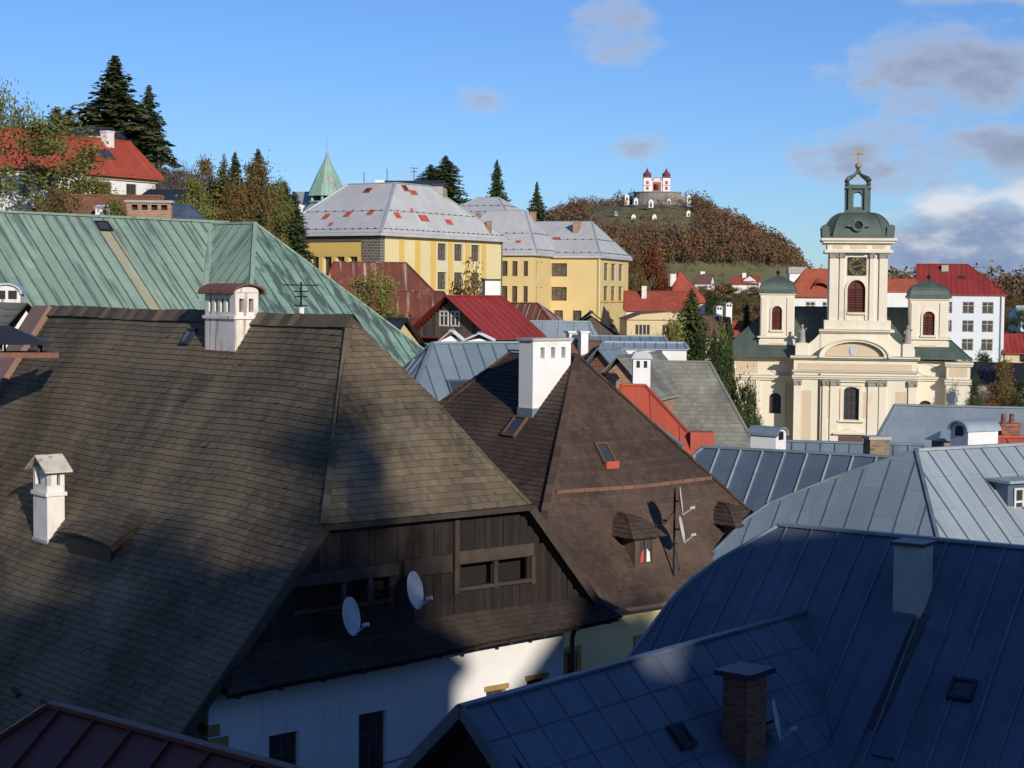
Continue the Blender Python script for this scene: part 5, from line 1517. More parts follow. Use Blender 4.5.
roof_house('brick_outbuilding', 'low orange-brown roofed outbuilding below the long white house', 'house', 66, 195, 100, 3, 6.2, 5, 1.7, ground_z(-25, 100)-1, m_rustt, m_brickl, hipl=.3, hipr=.3, kind='plain', over=.2)
def build_brick_stack():
    p = at(150, 221, 97)
    h = thing('brick_chimney_block', 'broad brick chimney block with a row of square vents, above the copper ridge', 'chimney', (p.x, p.y, p.z-1), R_(4))
    z0, z1 = p.z-1, at(150, 203, 97).z
    ops = [(.28+.55*i, .62+.55*i, z1-.42, z1-.12) for i in range(4)]
    w = MB(); wall(w, (-1.25, -.4), (1.25, -.4), z0, z1, ops, .3); wall(w, (1.25, -.4), (1.25, .4), z0, z1); wall(w, (1.25, .4), (-1.25, .4), z0, z1); wall(w, (-1.25, .4), (-1.25, -.4), z0, z1); sh = w.build('shaft', m_brickl, h)
    d = MB(); d.box(-1.0, 1.0, -.1, .2, z0, z1-.05); d.build('flue', m_dark, sh)
    c = MB(); c.box(-1.36, 1.36, -.5, .5, z1, z1+.13); c.build('chimney_cap', m_concr, h)
build_brick_stack()
roof_house('white_shed', 'little white hut between the orange-brown roof and the brick chimney block', 'shed', 97, 206, 98, 0, .9, .7, .12, ground_z(-24, 98)-1, m_galv, m_white, hipl=.05, hipr=.05, over=.03, thick=.05)
roof_house('dark_shed', 'dark wooden shed with a low roof between the brick chimney block and the bare bush', 'shed', 150, 190, 112, -6, 3, 4, .7, ground_z(-24, 112)-1, m_lead, m_wood, hipl=.2, hipr=.2, over=.2)
roof_house('dark_shed', 'small grey-roofed shed right of the brick chimney block', 'shed', 168, 205, 102, -20, 1.8, 3, .7, ground_z(-21, 102)-1, m_slated, m_redt, hipl=.2, hipr=.2, over=.2)
roof_house('roof_lantern', 'flat dark-roofed top of a house showing above the red roof beside the spruce', 'house', 62, 128, 136, -2, 5, 5, .6, ground_z(-35, 136)-1, m_lead, m_concr, hipl=.5, hipr=.5, over=.15)

# ================================================================== THE CHURCH
def build_church():
    Y = 190; K = Y/FPX
    o = at(857, 293, Y)
    zb = -25
    h = thing('church', 'cream baroque church with a green-domed clock tower and two smaller corner towers', 'church', (o.x, Y, zb), R_(-9))
    X = lambda px: (px-857)*K
    Z = lambda py: at(857, py, Y).z
    def bx(mb, a, b, t, bt, y0, y1): mb.box(X(a), X(b), y0, y1, Z(bt), Z(t))
    YW = 3.0      # wings stand back from the centre block
    # ---- masonry
    w = MB()
    ops = [(X(846)-X(796), X(861)-X(796), Z(420), Z(387), .45)]
    wall(w, (X(796), 0), (X(917), 0), zb, Z(358), ops, .45)
    wall(w, (X(917), 0), (X(917), YW), zb, Z(358)); wall(w, (X(796), YW), (X(796), 0), zb, Z(358))
    opl = [(X(772)-X(734), X(784)-X(734), Z(417), Z(396), .5)]
    wall(w, (X(734), YW), (X(796), YW), zb, Z(360), opl, .4)
    wall(w, (X(734), YW+9), (X(734), YW), zb, Z(360))
    opr = [(X(922)-X(917), X(934)-X(917), Z(422), Z(401), .5)]
    wall(w, (X(917), YW), (X(947), YW), zb, Z(361), opr, .4)
    wall(w, (X(947), YW), (X(947), YW-1.6), zb, Z(361)); wall(w, (X(947), YW-1.6), (X(970), YW-1.6), zb, Z(363)); wall(w, (X(970), YW-1.6), (X(970), YW+9), zb, Z(363))
    wall(w, (X(970), YW+9), (X(734), YW+9), zb, Z(361))
    w.face([(X(734), YW, Z(360)), (X(947), YW, Z(360)), (X(970), YW+9, Z(361)), (X(734), YW+9, Z(361))])
    w.face([(X(796), 0, Z(358)), (X(917), 0, Z(358)), (X(917), YW, Z(358)), (X(796), YW, Z(358))])
    w.face([(X(947), YW-1.6, Z(363)), (X(970), YW-1.6, Z(363)), (X(970), YW+9, Z(363)), (X(947), YW+9, Z(363))])
    w.build('wall', m_cream, h)
    for (p0, ops_, dd) in (((X(796), 0), ops, .45), ((X(734), YW), opl, .4), ((X(917), YW), opr, .4)):
        for q in ops_: window(h, p0[0]+(q[0]+q[1])/2, p0[1]+dd-.1, q[2], 0, q[1]-q[0], q[3]-q[2], 3, 4, m_frameb, m_glass, .07, q[4])
    # ---- tan fields between the light pilasters
    for a, b, t, bt, y in ((798, 814, 391, 445, 0), (862, 878, 392, 418, 0), (897, 908, 391, 440, 0), (738, 760, 363, 376, YW), (742, 757, 388, 445, YW), (788, 795.5, 386, 445, YW), (830, 843, 391, 418, 0), (950, 967, 366, 376, YW-1.6), (800, 912, 364, 371, 0)):
        f = MB(); bx(f, a, b, t, bt, y-.03, y-.003); f.build('wall_field', m_tan, h)
    # ---- cornices
    def cornice(a, b, t, bt, y, pr, side=True):
        m = MB()
        bx(m, a-.6, b+.6, t, (t+bt)/2, y-pr, y-.004); bx(m, a-.2, b+.2, (t+bt)/2+.05, bt, y-pr*.55, y-.004)
        m.build('cornice', m_cream, h)
        t2 = MB(); bx(t2, a-.8, b+.8, t-.5, t-.04, y-pr-.06, y+.3); t2.build('cornice_flashing', m_concr, h)
    cornice(793, 919, 356.6, 359.6, 0, .75); cornice(795, 918, 371, 373, 0, .35); cornice(795, 918, 376, 379.5, 0, .45)
    cornice(731, 795, 358.4, 362, YW, .5); cornice(731, 795, 378, 382.6, YW, .5)
    cornice(919, 946.5, 377, 381, YW, .45); cornice(945.5, 972, 361.5, 365.5, YW-1.6, .45); cornice(945.5, 972, 379, 383.5, YW-1.6, .45)
    # ---- pilasters with capitals on the centre block
    for a, b in ((796.5, 803.5), (825, 830), (832.5, 841), (869.5, 879.5), (880.5, 887.5), (909, 917)):
        m = MB(); bx(m, a, b, 386, 470, -.22, -.004); po = m.build('pilaster', m_cream, h)
        c = MB(); bx(c, a-.8, b+.8, 380.2, 382.4, -.42, -.004); bx(c, a-.4, b+.4, 382.45, 386, -.32, -.004)
        for sx in (a+.6, b-.6): c.lathe([(.001, -.22), (.16, -.16), (.16, .1), (.001, .15)], (X(sx), -.34, Z(383.6)), 8)
        c.build('capital', m_statue, po)
    for a, b in ((735, 741), (758, 763), (786, 788)):
        m = MB(); bx(m, a, b, 383, 470, YW-.2, YW-.004); m.build('pilaster', m_cream, h)
    m = MB(); m.tube([(X(822), -.15, Z(374)), (X(822.5), -.15, -25)], .1, 6); m.build('downpipe', m_frameb, h)
    # window dressings
    m = MB()
    bx(m, 842.5, 845.9, 388, 421, -.16, -.004); bx(m, 861.1, 864.5, 388, 421, -.16, -.004); bx(m, 840.5, 866.5, 420.5, 422, -.4, -.004); bx(m, 840, 867, 380.5, 382, -.4, -.004); bx(m, 842.5, 864.5, 383, 386, -.15, -.005)
    m.build('window_surround', m_cream, h)
    m = MB(); m.prism([(X(838), Z(433)), (X(866), Z(433)), (X(852), Z(428))], 'y', -.5, -.004); m.prism([(X(836), Z(434.2)), (X(868), Z(434.2)), (X(868), Z(433.1)), (X(836), Z(433.1))], 'y', -.7, -.004); m.build('door_pediment', m_cream, h)
    m = MB(); bx(m, 838, 866, 437, 470, -.05, -.004); m.build('door', m_frameb, h)
    # ---- segmental pediment
    def arc(r, n=18):
        ax, c, az_ = X(855.5), Z(357.3), None
        return [(ax+r*(X(888.5)-X(855.5))*math.cos(PI*i/n), c+r*(Z(339.5)-Z(357.3))*math.sin(PI*i/n)) for i in range(n+1)]
    A, B, C = arc(1.0), arc(.88), arc(.86)
    m = MB()
    for i in range(18): m.prism([B[i], A[i], A[i+1], B[i+1]], 'y', -.85, .5)
    for i in range(18): m.prism([arc(1.0)[i], arc(1.06)[i], arc(1.06)[i+1], arc(1.0)[i+1]], 'y', -1.05, -.2)
    m.build('segmental_pediment', m_cream, h)
    m = MB(); m.prism(C, 'y', -.25, .45); m.build('tympanum', m_tan, h)
    m = MB(); m.lathe([(0, 0), (.01, 0)], (0, 0, 0), 3)
    m = MB(); n = 16
    m.prism([(X(854)+.36*math.cos(2*PI*i/n), Z(350.5)+.52*math.sin(2*PI*i/n)) for i in range(n)], 'y', -.36, -.26); m.build('oval_shield', mat('pale_blue_paint', (.36, .47, .62), (.5, .55, .6), 3), h)
    # ---- attic with volutes
    m = MB(); bx(m, 822, 889, 330, 357, .5, 4.6)
    for s, xa, xb in ((-1, 823, 797), (1, 888, 915)):
        n = 10; P = [(X(xa), Z(357.5))]
        for i in range(n+1):
            t = i/n; P.append((X(xa)+(X(xb)-X(xa))*t, Z(331)+(Z(349)-Z(331))*math.sin(t*PI/2)**.8))
        P.append((X(xb), Z(357.5)))
        if s > 0: P = P
        m.prism(P, 'y', .6, 1.4)
    for a, b in ((797.5, 810), (903, 914)): bx(m, a, b, 344, 357, .3, 1.8)
    m.build('attic', m_cream, h)
    cornice(821, 890, 330.2, 333, .5, .6)
    # statues on the attic ends
    for px in (804, 908):
        m = MB()
        m.lathe([(.42, 0), (.38, .25), (.36, .5), (.30, .95), (.34, 1.25), (.30, 1.5), (.12, 1.62), (.10, 1.7), (.16, 1.8), (.17, 1.93), (.1, 2.05), (0, 2.08)], (X(px), 1.0, Z(343.6)), 10, 0, 1, .8)
        m.tube([(X(px)-.3, 1.0, Z(343.6)+1.45), (X(px)-.42, .75, Z(343.6)+1.1), (X(px)-.1, .6, Z(343.6)+1.2)], [.1, .09, .07], 6)
        m.tube([(X(px)+.3, 1.0, Z(343.6)+1.45), (X(px)+.48, .9, Z(343.6)+1.65)], [.1, .07], 6)
        so_ = m.build('statue', m_statue, h, smooth=True)
        m = MB(); bx(m, px-4, px+4, 343.5, 345, .45, 1.55); m.build('pedestal', m_cream, so_)
    # ---- clock tower
    TB = 1.0; TD_ = 6.2
    m = MB()
    ot = [(X(848)-X(829.5), X(865.5)-X(829.5), Z(312.5), Z(280), .95)]
    wall(m, (X(829.5), TB), (X(887), TB), Z(331), Z(238), ot, .4); wall(m, (X(887), TB), (X(887), TB+TD_), Z(331), Z(238)); wall(m, (X(887), TB+TD_), (X(829.5), TB+TD_), Z(331), Z(238)); wall(m, (X(829.5), TB+TD_), (X(829.5), TB), Z(331), Z(238))
    tw = m.build('tower', m_cream, h)
    m = MB(); m.box(X(830), X(829.5)-.005, TB+.6, TB+TD_-.6, Z(322), Z(244)) if False else None
    for a, b in ((830, 838), (840, 844.5), (869.5, 874), (879, 887)):
        m = MB(); bx(m, a, b, 257, 322, TB-.22, TB-.004); po = m.build('pilaster', m_cream, h)
        c = MB(); bx(c, a-.5, b+.5, 253, 254.5, TB-.36, TB-.004); bx(c, a-.2, b+.2, 254.55, 258, TB-.3, TB-.004)
        for sx in (a+.4, b-.4): c.lathe([(.001, -.2), (.14, -.15), (.14, .1), (.001, .15)], (X(sx), TB-.3, Z(256)), 6)
        c.build('capital', m_statue, po)
    def ring(t, bt, pr, nm='tower_cornice', mt=None):
        m = MB(); a, b = X(829.5)-pr, X(887)+pr
        m.box(a, b, TB-pr, TB+TD_+pr, Z(bt), Z(t)); m.build(nm, mt or m_cream, h)
    ring(238, 240.5, .95); ring(240.55, 243, .7); ring(243.1, 249.6, .25, 'tower_frieze'); ring(249.7, 252.6, .55); ring(320.5, 329.5, .45, 'tower_plinth'); ring(329.6, 332.2, .85)
    for a, b in ((833, 843), (850, 866), (872, 884)): f = MB(); bx(f, a, b, 244.6, 248.6, TB-.29, TB-.256); f.build('frieze_panel', m_tan, h)
    m = MB(); m.prism([(X(846), Z(252.5)), (X(868), Z(252.5)), (X(857), Z(248.2))], 'y', TB-.8, TB-.3); m.build('clock_pediment', m_cream, h)
    # arched shutter window with moulding
    m = MB(); rr = [(X(856.75)+(X(868)-X(856.75))*math.cos(PI*i/12), Z(290)+(Z(278)-Z(290))*math.sin(PI*i/12)) for i in range(13)]; ri = [(X(856.75)+(X(865.6)-X(856.75))*math.cos(PI*i/12), Z(290)+(Z(279.9)-Z(290))*math.sin(PI*i/12)) for i in range(13)]
    for i in range(12): m.prism([ri[i], rr[i], rr[i+1], ri[i+1]], 'y', TB-.16, TB-.004)
    bx(m, 845.6, 847.9, 290, 320, TB-.16, TB-.004); bx(m, 865.6, 867.9, 290, 320, TB-.16, TB-.004); bx(m, 847.95, 865.55, 312.6, 314.5, TB-.3, TB-.004)
    m.build('window_surround', m_cream, h)
    def louver(px, w_, t, bt, arch, y):
        m = MB(); a = arch; hw = w_/2*K; zt = Z(t)
        m.face([(X(px)-hw, y, Z(bt)), (X(px)+hw, y, Z(bt))]+[(X(px)+hw*math.cos(PI*i/12), y, zt-a+a*math.sin(PI*i/12)) for i in range(13)])
        n = int((zt-a-Z(bt))/.28)
        for i in range(1, n+1): m.obox((X(px), y-.05, Z(bt)+i*.28), (hw-.05, 0, 0), (0, .05, 0), (0, -.05, .05))
        m.box(X(px)-.05, X(px)+.05, y-.1, y-.06, Z(bt), zt-a*.3)
        so_ = m.build('shutter', m_louver, h); return so_
    louver(856.75, 17.5, 280, 312.5, .95, TB+.25)
    # clock
    m = MB(); bx(m, 848.2, 866.2, 257, 275, TB-.18, TB-.004); ck = m.build('clock', m_iron, h)
    cz, cxx, y = (Z(257)+Z(275))/2, X(857.2), TB-.21
    m = MB(); R0 = .98
    for r1, r2 in ((.96, .92), (.62, .59)):
        for i in range(32):
            a, b = 2*PI*i/32, 2*PI*(i+1)/32
            m.prism([(cxx+r1*math.cos(a), cz+r1*math.sin(a)), (cxx+r1*math.cos(b), cz+r1*math.sin(b)), (cxx+r2*math.cos(b), cz+r2*math.sin(b)), (cxx+r2*math.cos(a), cz+r2*math.sin(a))], 'y', y, y+.028)
    m.build('clock_ring', m_gold, ck)
    NUM = ['XII', 'I', 'II', 'III', 'IIII', 'V', 'VI', 'VII', 'VIII', 'IX', 'X', 'XI']
    for i, s in enumerate(NUM):
        m = MB(); a = PI/2-i*PI/6; u = Vector((math.cos(a), 0, math.sin(a))); v = Vector((math.sin(a), 0, -math.cos(a)))
        c = Vector((cxx, y+.012, cz))+u*.775
        wd = {'I': .055, 'V': .13, 'X': .13}; tot = sum(wd[k] for k in s)+.02*(len(s)-1); p = -tot/2
        def st(p0, p1): m.bar(c+v*p0[0]+u*p0[1], c+v*p1[0]+u*p1[1], .04, .02, side=(u*(p1[0]-p0[0])*-1+v*(p1[1]-p0[1])).normalized())
        for k in s:
            q = wd[k]
            if k == 'I': st((p+q/2, -.11), (p+q/2, .11))
            elif k == 'V': st((p, .11), (p+q/2, -.11)); st((p+q, .11), (p+q/2, -.11))
            else: st((p, .11), (p+q, -.11)); st((p+q, .11), (p, -.11))
            p += q+.02
        m.build('clock_numeral', m_gold, ck)
    for a, l, w_ in ((R_(90-255), .5, .07), (R_(90-75), .74, .05)):
        m = MB(); u = Vector((math.cos(a), 0, math.sin(a))); v = Vector((math.sin(a), 0, -math.cos(a))); c = Vector((cxx, y-.02, cz))
        m.bar(c-u*.12, c+u*l, w_, .02, side=v); m.build('clock_hand', m_gold, ck)
    # ---- dome
    m = MB(); cx_, cy_ = X(857.2), TB+TD_/2
    hwB = (X(891)-X(823))/2*.985; hwT = (X(868)-X(846))/2*1.1
    def sq(t):    # octagon-ish square section of the dome at height t
        hw = hwT+(hwB-hwT)*math.cos(t*PI/2)**.95
        ch = .72
        P = [(hw, -hw*ch), (hw, hw*ch), (hw*ch, hw), (-hw*ch, hw), (-hw, hw*ch), (-hw, -hw*ch), (-hw*ch, -hw), (hw*ch, -hw)]
        return [(cx_+p[0], cy_+p[1], Z(237)+(Z(211.5)-Z(237))*math.sin(t*PI/2)) for p in P]
    rings = [sq(i/14) for i in range(15)]
    for r0, r1 in zip(rings, rings[1:]):
        for k in range(8): m.face([r0[k], r0[(k+1) % 8], r1[(k+1) % 8], r1[k]])
    m.box(cx_-hwB-.12, cx_+hwB+.12, cy_-hwB-.12, cy_+hwB+.12, Z(238)+.02, Z(236.6))
    for k in range(8):
        for r0, r1 in zip(rings, rings[1:]): m.bar(r0[k], r1[k], .14, .1)
    dm = m.build('dome', m_green, h)
    for sx in (-1, 1):
        for sy in (-1, 1):
            m = MB(); m.prism([(cx_+sx*hwB*.82, Z(237)), (cx_+sx*(hwB+.2), Z(237)), (cx_+sx*(hwB+.3), Z(226)), (cx_+sx*(hwB-.1), Z(224)), (cx_+sx*hwB*.85, Z(227))], 'y', cy_+sy*hwB*.84-.4, cy_+sy*hwB*.84+.4); m.build('dome_corner', m_green, dm)
    m = MB(); yy = cy_-hwB*.99
    n = 14
    for i in range(n):
        a, b = 2*PI*i/n, 2*PI*(i+1)/n
        m.prism([(cx_+.72*math.cos(a), Z(225)+.72*math.sin(a)), (cx_+.72*math.cos(b), Z(225)+.72*math.sin(b)), (cx_+.45*math.cos(b), Z(225)+.45*math.sin(b)), (cx_+.45*math.cos(a), Z(225)+.45*math.sin(a))], 'y', yy-.35, yy+.9)
    for sx in (-1, 1): m.prism([(cx_+sx*.6, Z(227)), (cx_+sx*1.25, Z(226.5)), (cx_+sx*1.2, Z(225)), (cx_+sx*.7, Z(222))], 'y', yy-.3, yy+.6)
    m.build('dome_window', m_green, dm)
    m = MB(); m.prism([(cx_+.46*math.cos(2*PI*i/n), Z(225)+.46*math.sin(2*PI*i/n)) for i in range(n)], 'y', yy-.12, yy+.8); m.build('pane', m_dark, dm)
    # lantern: open, four arched sides
    m = MB(); lz0, lz1 = Z(212), Z(187); hw = (X(868)-X(847.5))/2
    m.box(cx_-hw-.25, cx_+hw+.25, cy_-hw-.25, cy_+hw+.25, lz0-.2, lz0+.35)
    ow = hw*.42; 
    for k in range(4):
        a = k*PI/2
        def rp(x, y): return (cx_+x*math.cos(a)-y*math.sin(a), cy_+x*math.sin(a)+y*math.cos(a))
        wall(m, rp(-hw, -hw), rp(hw, -hw), lz0+.35, lz1, [(hw-ow, hw+ow, lz0+.7, lz1-.35, .42)], .35)
        def rp2(x): return rp(x, -hw+.35)
        wall(m, rp2(hw-.35), rp2(-hw+.35), lz0+.35, lz1, [(hw-.35-ow, hw-.35+ow, lz0+.7, lz1-.35, .42)], .0)
        for sx in (-1, 1):
            c0 = rp(sx*hw*.78, -hw-.08); m.box(c0[0]-.18, c0[0]+.18, c0[1]-.18, c0[1]+.18, lz0+.35, lz1)
    m.box(cx_-hw-.3, cx_+hw+.3, cy_-hw-.3, cy_+hw+.3, lz1, lz1+.22); m.box(cx_-hw-.12, cx_+hw+.12, cy_-hw-.12, cy_+hw+.12, lz1+.22, lz1+.45)
    la = m.build('lantern', m_green, h)
    # open crown of four bowed ribs
    m = MB()
    for k in range(4):
        a = PI/4+PI/2*k; q = []
        for r, z in ((1.12, 184.5), (1.32, 181.5), (1.36, 179), (1.15, 176.3), (.75, 174.4), (.38, 172.5), (.2, 170), (.13, 167)):
            r *= 1.3; q.append(Vector((cx_+r*math.cos(a), cy_+r*math.sin(a), Z(z))))
        m.tube(q, [.24, .26, .26, .24, .2, .16, .12, .12], 6)
    m.lathe([(0, Z(172)), (.3, Z(171)), (.2, Z(169)), (.14, Z(166)), (.3, Z(165.5)), (.14, Z(165))], (cx_, cy_, 0), 10)
    m.build('crown', m_green, la)
    m = MB(); m.lathe([(0, Z(166)), (.28, Z(165)), (.36, Z(163)), (.28, Z(161)), (0, Z(160))], (cx_, cy_, 0), 12); m.build('ball', m_gold, la, smooth=True)
    m = MB(); m.bar((cx_, cy_, Z(161)), (cx_, cy_, Z(146.5)), .18, .14, side=(1, 0, 0)); m.box(cx_-.52, cx_+.52, cy_-.07, cy_+.07, Z(151.8), Z(150.2))
    for px_, pz in ((cx_-.52, 151), (cx_+.52, 151), (cx_, 147)): m.box(px_-.13, px_+.13, cy_-.085, cy_+.085, Z(pz)-.13, Z(pz)+.13)
    m.build('cross', m_gold, la)
    # ---- corner towers
    def corner(xa, xb, roof_t, eave, wl, wr, wt, wb, y):
        m = MB(); D = (xb-xa)*K*.95
        oo = [(X(wl)-X(xa), X(wr)-X(xa), Z(wb), Z(wt), .55)]
        wall(m, (X(xa), y), (X(xb), y), Z(360), Z(eave), oo, .3); wall(m, (X(xb), y), (X(xb), y+D), Z(360), Z(eave)); wall(m, (X(xb), y+D), (X(xa), y+D), Z(360), Z(eave)); wall(m, (X(xa), y+D), (X(xa), y), Z(360), Z(eave))
        m.build('corner_tower', m_cream, h)
        e = .3
        for e_, b_, t_ in ((.3, 339.5, 338), (.15, eave+1.9, eave+.2), (.12, 358, 341.5)):
            c = MB(); c.box(X(xa)-e_, X(xb)+e_, y-e_, y+D+e_, Z(b_), Z(t_)); c.build('cornice', m_cream, h)
        for a, b in ((xa+1, wl-5), (wr+5, xb-1)): f = MB(); bx(f, a, b, eave+5, 337, y-.12, y-.004); f.build('pilaster', m_cream, h)
        mx_ = (wl+wr)/2; hw = (wr-wl)/2*K
        ri = [(X(mx_)+hw*1.0*math.cos(PI*i/12), Z(wt)-.55+.55*math.sin(PI*i/12)) for i in range(13)]; rr = [(X(mx_)+hw*1.32*math.cos(PI*i/12), Z(wt)-.55+.75*math.sin(PI*i/12)) for i in range(13)]
        f = MB()
        for i in range(12): f.prism([ri[i], rr[i], rr[i+1], ri[i+1]], 'y', y-.13, y-.004)
        for s in (-1, 1): f.box(X(mx_)+(s*hw*1.16)-hw*.16, X(mx_)+(s*hw*1.16)+hw*.16, y-.13, y-.004, Z(wb), Z(wt)-.552)
        f.box(X(mx_)-hw*1.4, X(mx_)+hw*1.4, y-.25, y-.004, Z(wb)-.2, Z(wb)-.004); f.build('window_surround', m_cream, h)
        f = MB(); bx(f, wl-2, wr+2, 345, 350, y-.15, y-.123); f.build('wall_field', m_tan, h)
        louver(mx_, wr-wl, wt, wb, .55, y+.18)
        r = MB(); cx2, cy2 = (X(xa)+X(xb))/2, y+D/2; hb = (X(xb)-X(xa))/2+.28
        prof = [(1, 0), (.985, .06), (.93, .18), (.88, .42), (.78, .6), (.5, .78), (.2, .93), (.05, 1)]
        H_ = Z(roof_t)-Z(eave)
        rg = [[(cx2+sx*hb*p, cy2+sy*hb*p, Z(eave)+H_*q) for sx, sy in ((-1, -1), (1, -1), (1, 1), (-1, 1))] for p, q in prof]
        for r0, r1 in zip(rg, rg[1:]):
            for k in range(4): r.face([r0[k], r0[(k+1) % 4], r1[(k+1) % 4], r1[k]])
        r.face(list(reversed(rg[0])))
        for k in range(4):
            for r0, r1 in zip(rg, rg[1:]): r.bar(r0[k], r1[k], .12, .08)
        ro = r.build('corner_roof', m_green, h)
        f = MB(); zt = Z(roof_t); f.lathe([(.16, zt-.1), (.1, zt+.15), (.22, zt+.3), (.26, zt+.42), (.18, zt+.55), (.04, zt+.62), (.03, zt+1.0)], (cx2, cy2, 0), 8); f.build('finial', m_iron, ro)
    corner(761.5, 796, 276, 293.5, 773.2, 783.4, 307, 331.5, YW+.15)
    corner(911.5, 949, 279.5, 297.5, 924, 935.5, 311, 335, YW+.15)
    # oval panel on the wings
    for px, y in ((929, YW), (781, YW)):
        m = MB(); n = 18
        o1 = [(X(px)+1.05*math.cos(2*PI*i/n), Z(369.5)+.72*math.sin(2*PI*i/n)) for i in range(n)]; i1 = [(X(px)+.9*math.cos(2*PI*i/n), Z(369.5)+.58*math.sin(2*PI*i/n)) for i in range(n)]
        for i in range(n): m.prism([i1[i], o1[i], o1[(i+1) % n], i1[(i+1) % n]], 'y', y-.1, y-.004)
        m.build('oval_panel', m_cream, h)
    # ---- nave behind
    m = MB(); xa, xb = X(722), X(968); yb0, yb1 = YW+9, YW+40
    wall(m, (xa, yb0), (xb, yb0), zb, Z(360)); wall(m, (xb, yb0), (xb, yb1), zb, Z(360)); wall(m, (xb, yb1), (xa, yb1), zb, Z(360)); wall(m, (xa, yb1), (xa, yb0), zb, Z(360)); m.build('nave_wall', m_cream, h)
    xm = (xa+xb)/2
    zr = Z(311)+.45; ze = Z(357.5)
    hip_roof(h, xa-.3, xb+.3, yb0-10.3, yb1, ze, (xa+5.5, yb0-4.2, xb-5.5, yb0-4.2), zr-.1, m_green, 'plain', name='nave_roof')
    return h
build_church()

# ================================================================== RIGHT-HAND HOUSES BEHIND THE CHURCH
def build_white_block():
    Y = 232
    a = at(919, 264, Y); th = R_(-12)
    h = thing('white_apartment_house', 'tall white apartment house with a red roof and rows of windows, right of the church', 'apartment house', (a.x, a.y, -22), th)
    z = a.z; ze = at(940, 291, Y).z-.4
    L = 9.4; Dp = 9.5
    hip_roof(h, -.3, L+1.9, -Dp/2-.3, Dp/2, ze, (-.3, 0, 6.4, 0), z, m_red, 'seam', .7)
    ops = []
    zt = [ze-1.0, ze-3.45, ze-5.9, ze-8.4]
    for z_ in zt:
        for x in (5.6, 8.1): ops.append((x, x+1.5, z_-1.6, z_))
        ops.append((3.6, 4.3, z_-1.6, z_))
        ops.append((1.2, 2.6, z_-1.6, z_))
    block_walls(h, 0, L+1.6, -Dp/2, Dp/2-.3, -22, ze-.05, m_whiteb, {'f': ops}, ('l',), z-.2, 0, nx=2, ny=2, fm=m_frame, gm=m_glassw, fr=.07)
    for lab, x, y, w_, hh in ((0, 3.4, -.9, .9, .35), (0, 2.0, .5, 1.3, .75), (0, -.1, .6, .5, .6), (0, 6.0, .8, .7, .7)):
        chimney(h, x, y, z-1.8, z+hh-.5+.5*(hh > 1), w_, .7, m_concr, over=.04)
    c = MB(); c.tube([(L+1.2, -Dp/2-.12, ze-.1), (L+1.2, -Dp/2-.12, -22)], .09, 6); c.build('downpipe', m_concr, h)
    p = Slope((0, -Dp/2-.3), (0, 1), [(0, ze, 0, 10), (Dp/2+.3, z, 0, 6.4)])
    skylight(h, p, 5.6, p.D*.5, .9, .6, m_redd)
m_whiteb = mat('blue_white_plaster', (.70, .74, .77), (.66, .70, .74), .3, .9)
build_white_block()
roof_house('yellow_house', 'low yellow house with a red roof at the right edge, beside the white apartment house', 'house', 1000, 334, 228, -8, 12, 7, 2.4, -24, m_red, m_beige, hipl=.0, hipr=3, ops={'f': [(1.9, 2.8, at(1010, 356, 228).z-.6, at(1010, 343, 228).z-1.2)]}, fm=m_frameb)
def orange_house():
    a = at(806, 269, 222)
    h = thing('orange_roofed_house', 'pale house with an orange-red tiled roof, seen behind the church clock tower', 'house', (a.x, a.y, -16), R_(-6))
    z = a.z; ze = z-3.5; D_ = 9
    hip_roof(h, -2.6, 10.6, -D_/2, D_/2, ze, (0, 0, 6.6, 0), z, m_orange, 'plain')
    ops = [(x, x+1.3, ze-2.3, ze-.7) for x in (1.9, 4.0, 8.0)]
    block_walls(h, -2.2, 10.2, -D_/2+.4, D_/2-.4, -16, ze-.05, m_white, {'f': ops}, nx=2, ny=2, fm=m_frame, gm=m_glass, fr=.12)
    g = MB(); zz = ze; N = 10
    for i in range(N):
        pass
    e = MB()
    for i in range(8):
        a0, a1 = PI*i/8, PI*(i+1)/8
        e.face([(1.6+1.1*math.cos(a0), -D_/2+.9, ze+.75+.95*math.sin(a0)), (1.6+1.1*math.cos(a1), -D_/2+.9, ze+.75+.95*math.sin(a1)), (1.6+.3*math.cos(a1), -.9, z-1.0), (1.6+.3*math.cos(a0), -.9, z-1.0)])
    e.build('eyebrow_dormer', m_orange, h)
    roof_house('white_shed', 'small white house with an orange-red roof, right of the clock tower shaft', 'house', 884, 279, 216, -4, 5.4, 5, 1.5, -16, m_orange, m_white, hipl=.6, hipr=.9, kind='plain', over=.2)
orange_house()

# ================================================================== HOUSES BETWEEN SCHOOL AND CHURCH
roof_house('red_tiled_house', 'long house with a red tiled roof and blank cream gable, right of the school', 'house', 624, 291, 210, -3, 8.4, 6, 2.3, -12, m_redt, m_cream, hipl=0, hipr=.0, kind='plain', over=.3)
def red_pyramid():
    a = at(680, 271, 222)
    h = thing('red_pyramid_house', 'house with a pointed red pyramid roof behind the long red-tiled house', 'house', (a.x, a.y, -10), R_(18))
    hip_roof(h, -2.8, 2.8, -2.8, 2.8, a.z-4.0, (-.05, 0, .05, 0), a.z, m_redt, 'plain'); block_walls(h, -2.5, 2.5, -2.5, 2.5, -10, a.z-4.05, m_cream)
    chimney(h, -1.3, -.5, a.z-2, a.z-.4, .8, .7, m_chim, over=.04)
red_pyramid()
stack_at('white_chimney', 'slim pale chimney at the left end of the long red-tiled roof', 644, 286, 294, 209, .6, .6, 'plain', 0, m=m_chim, over=.04)
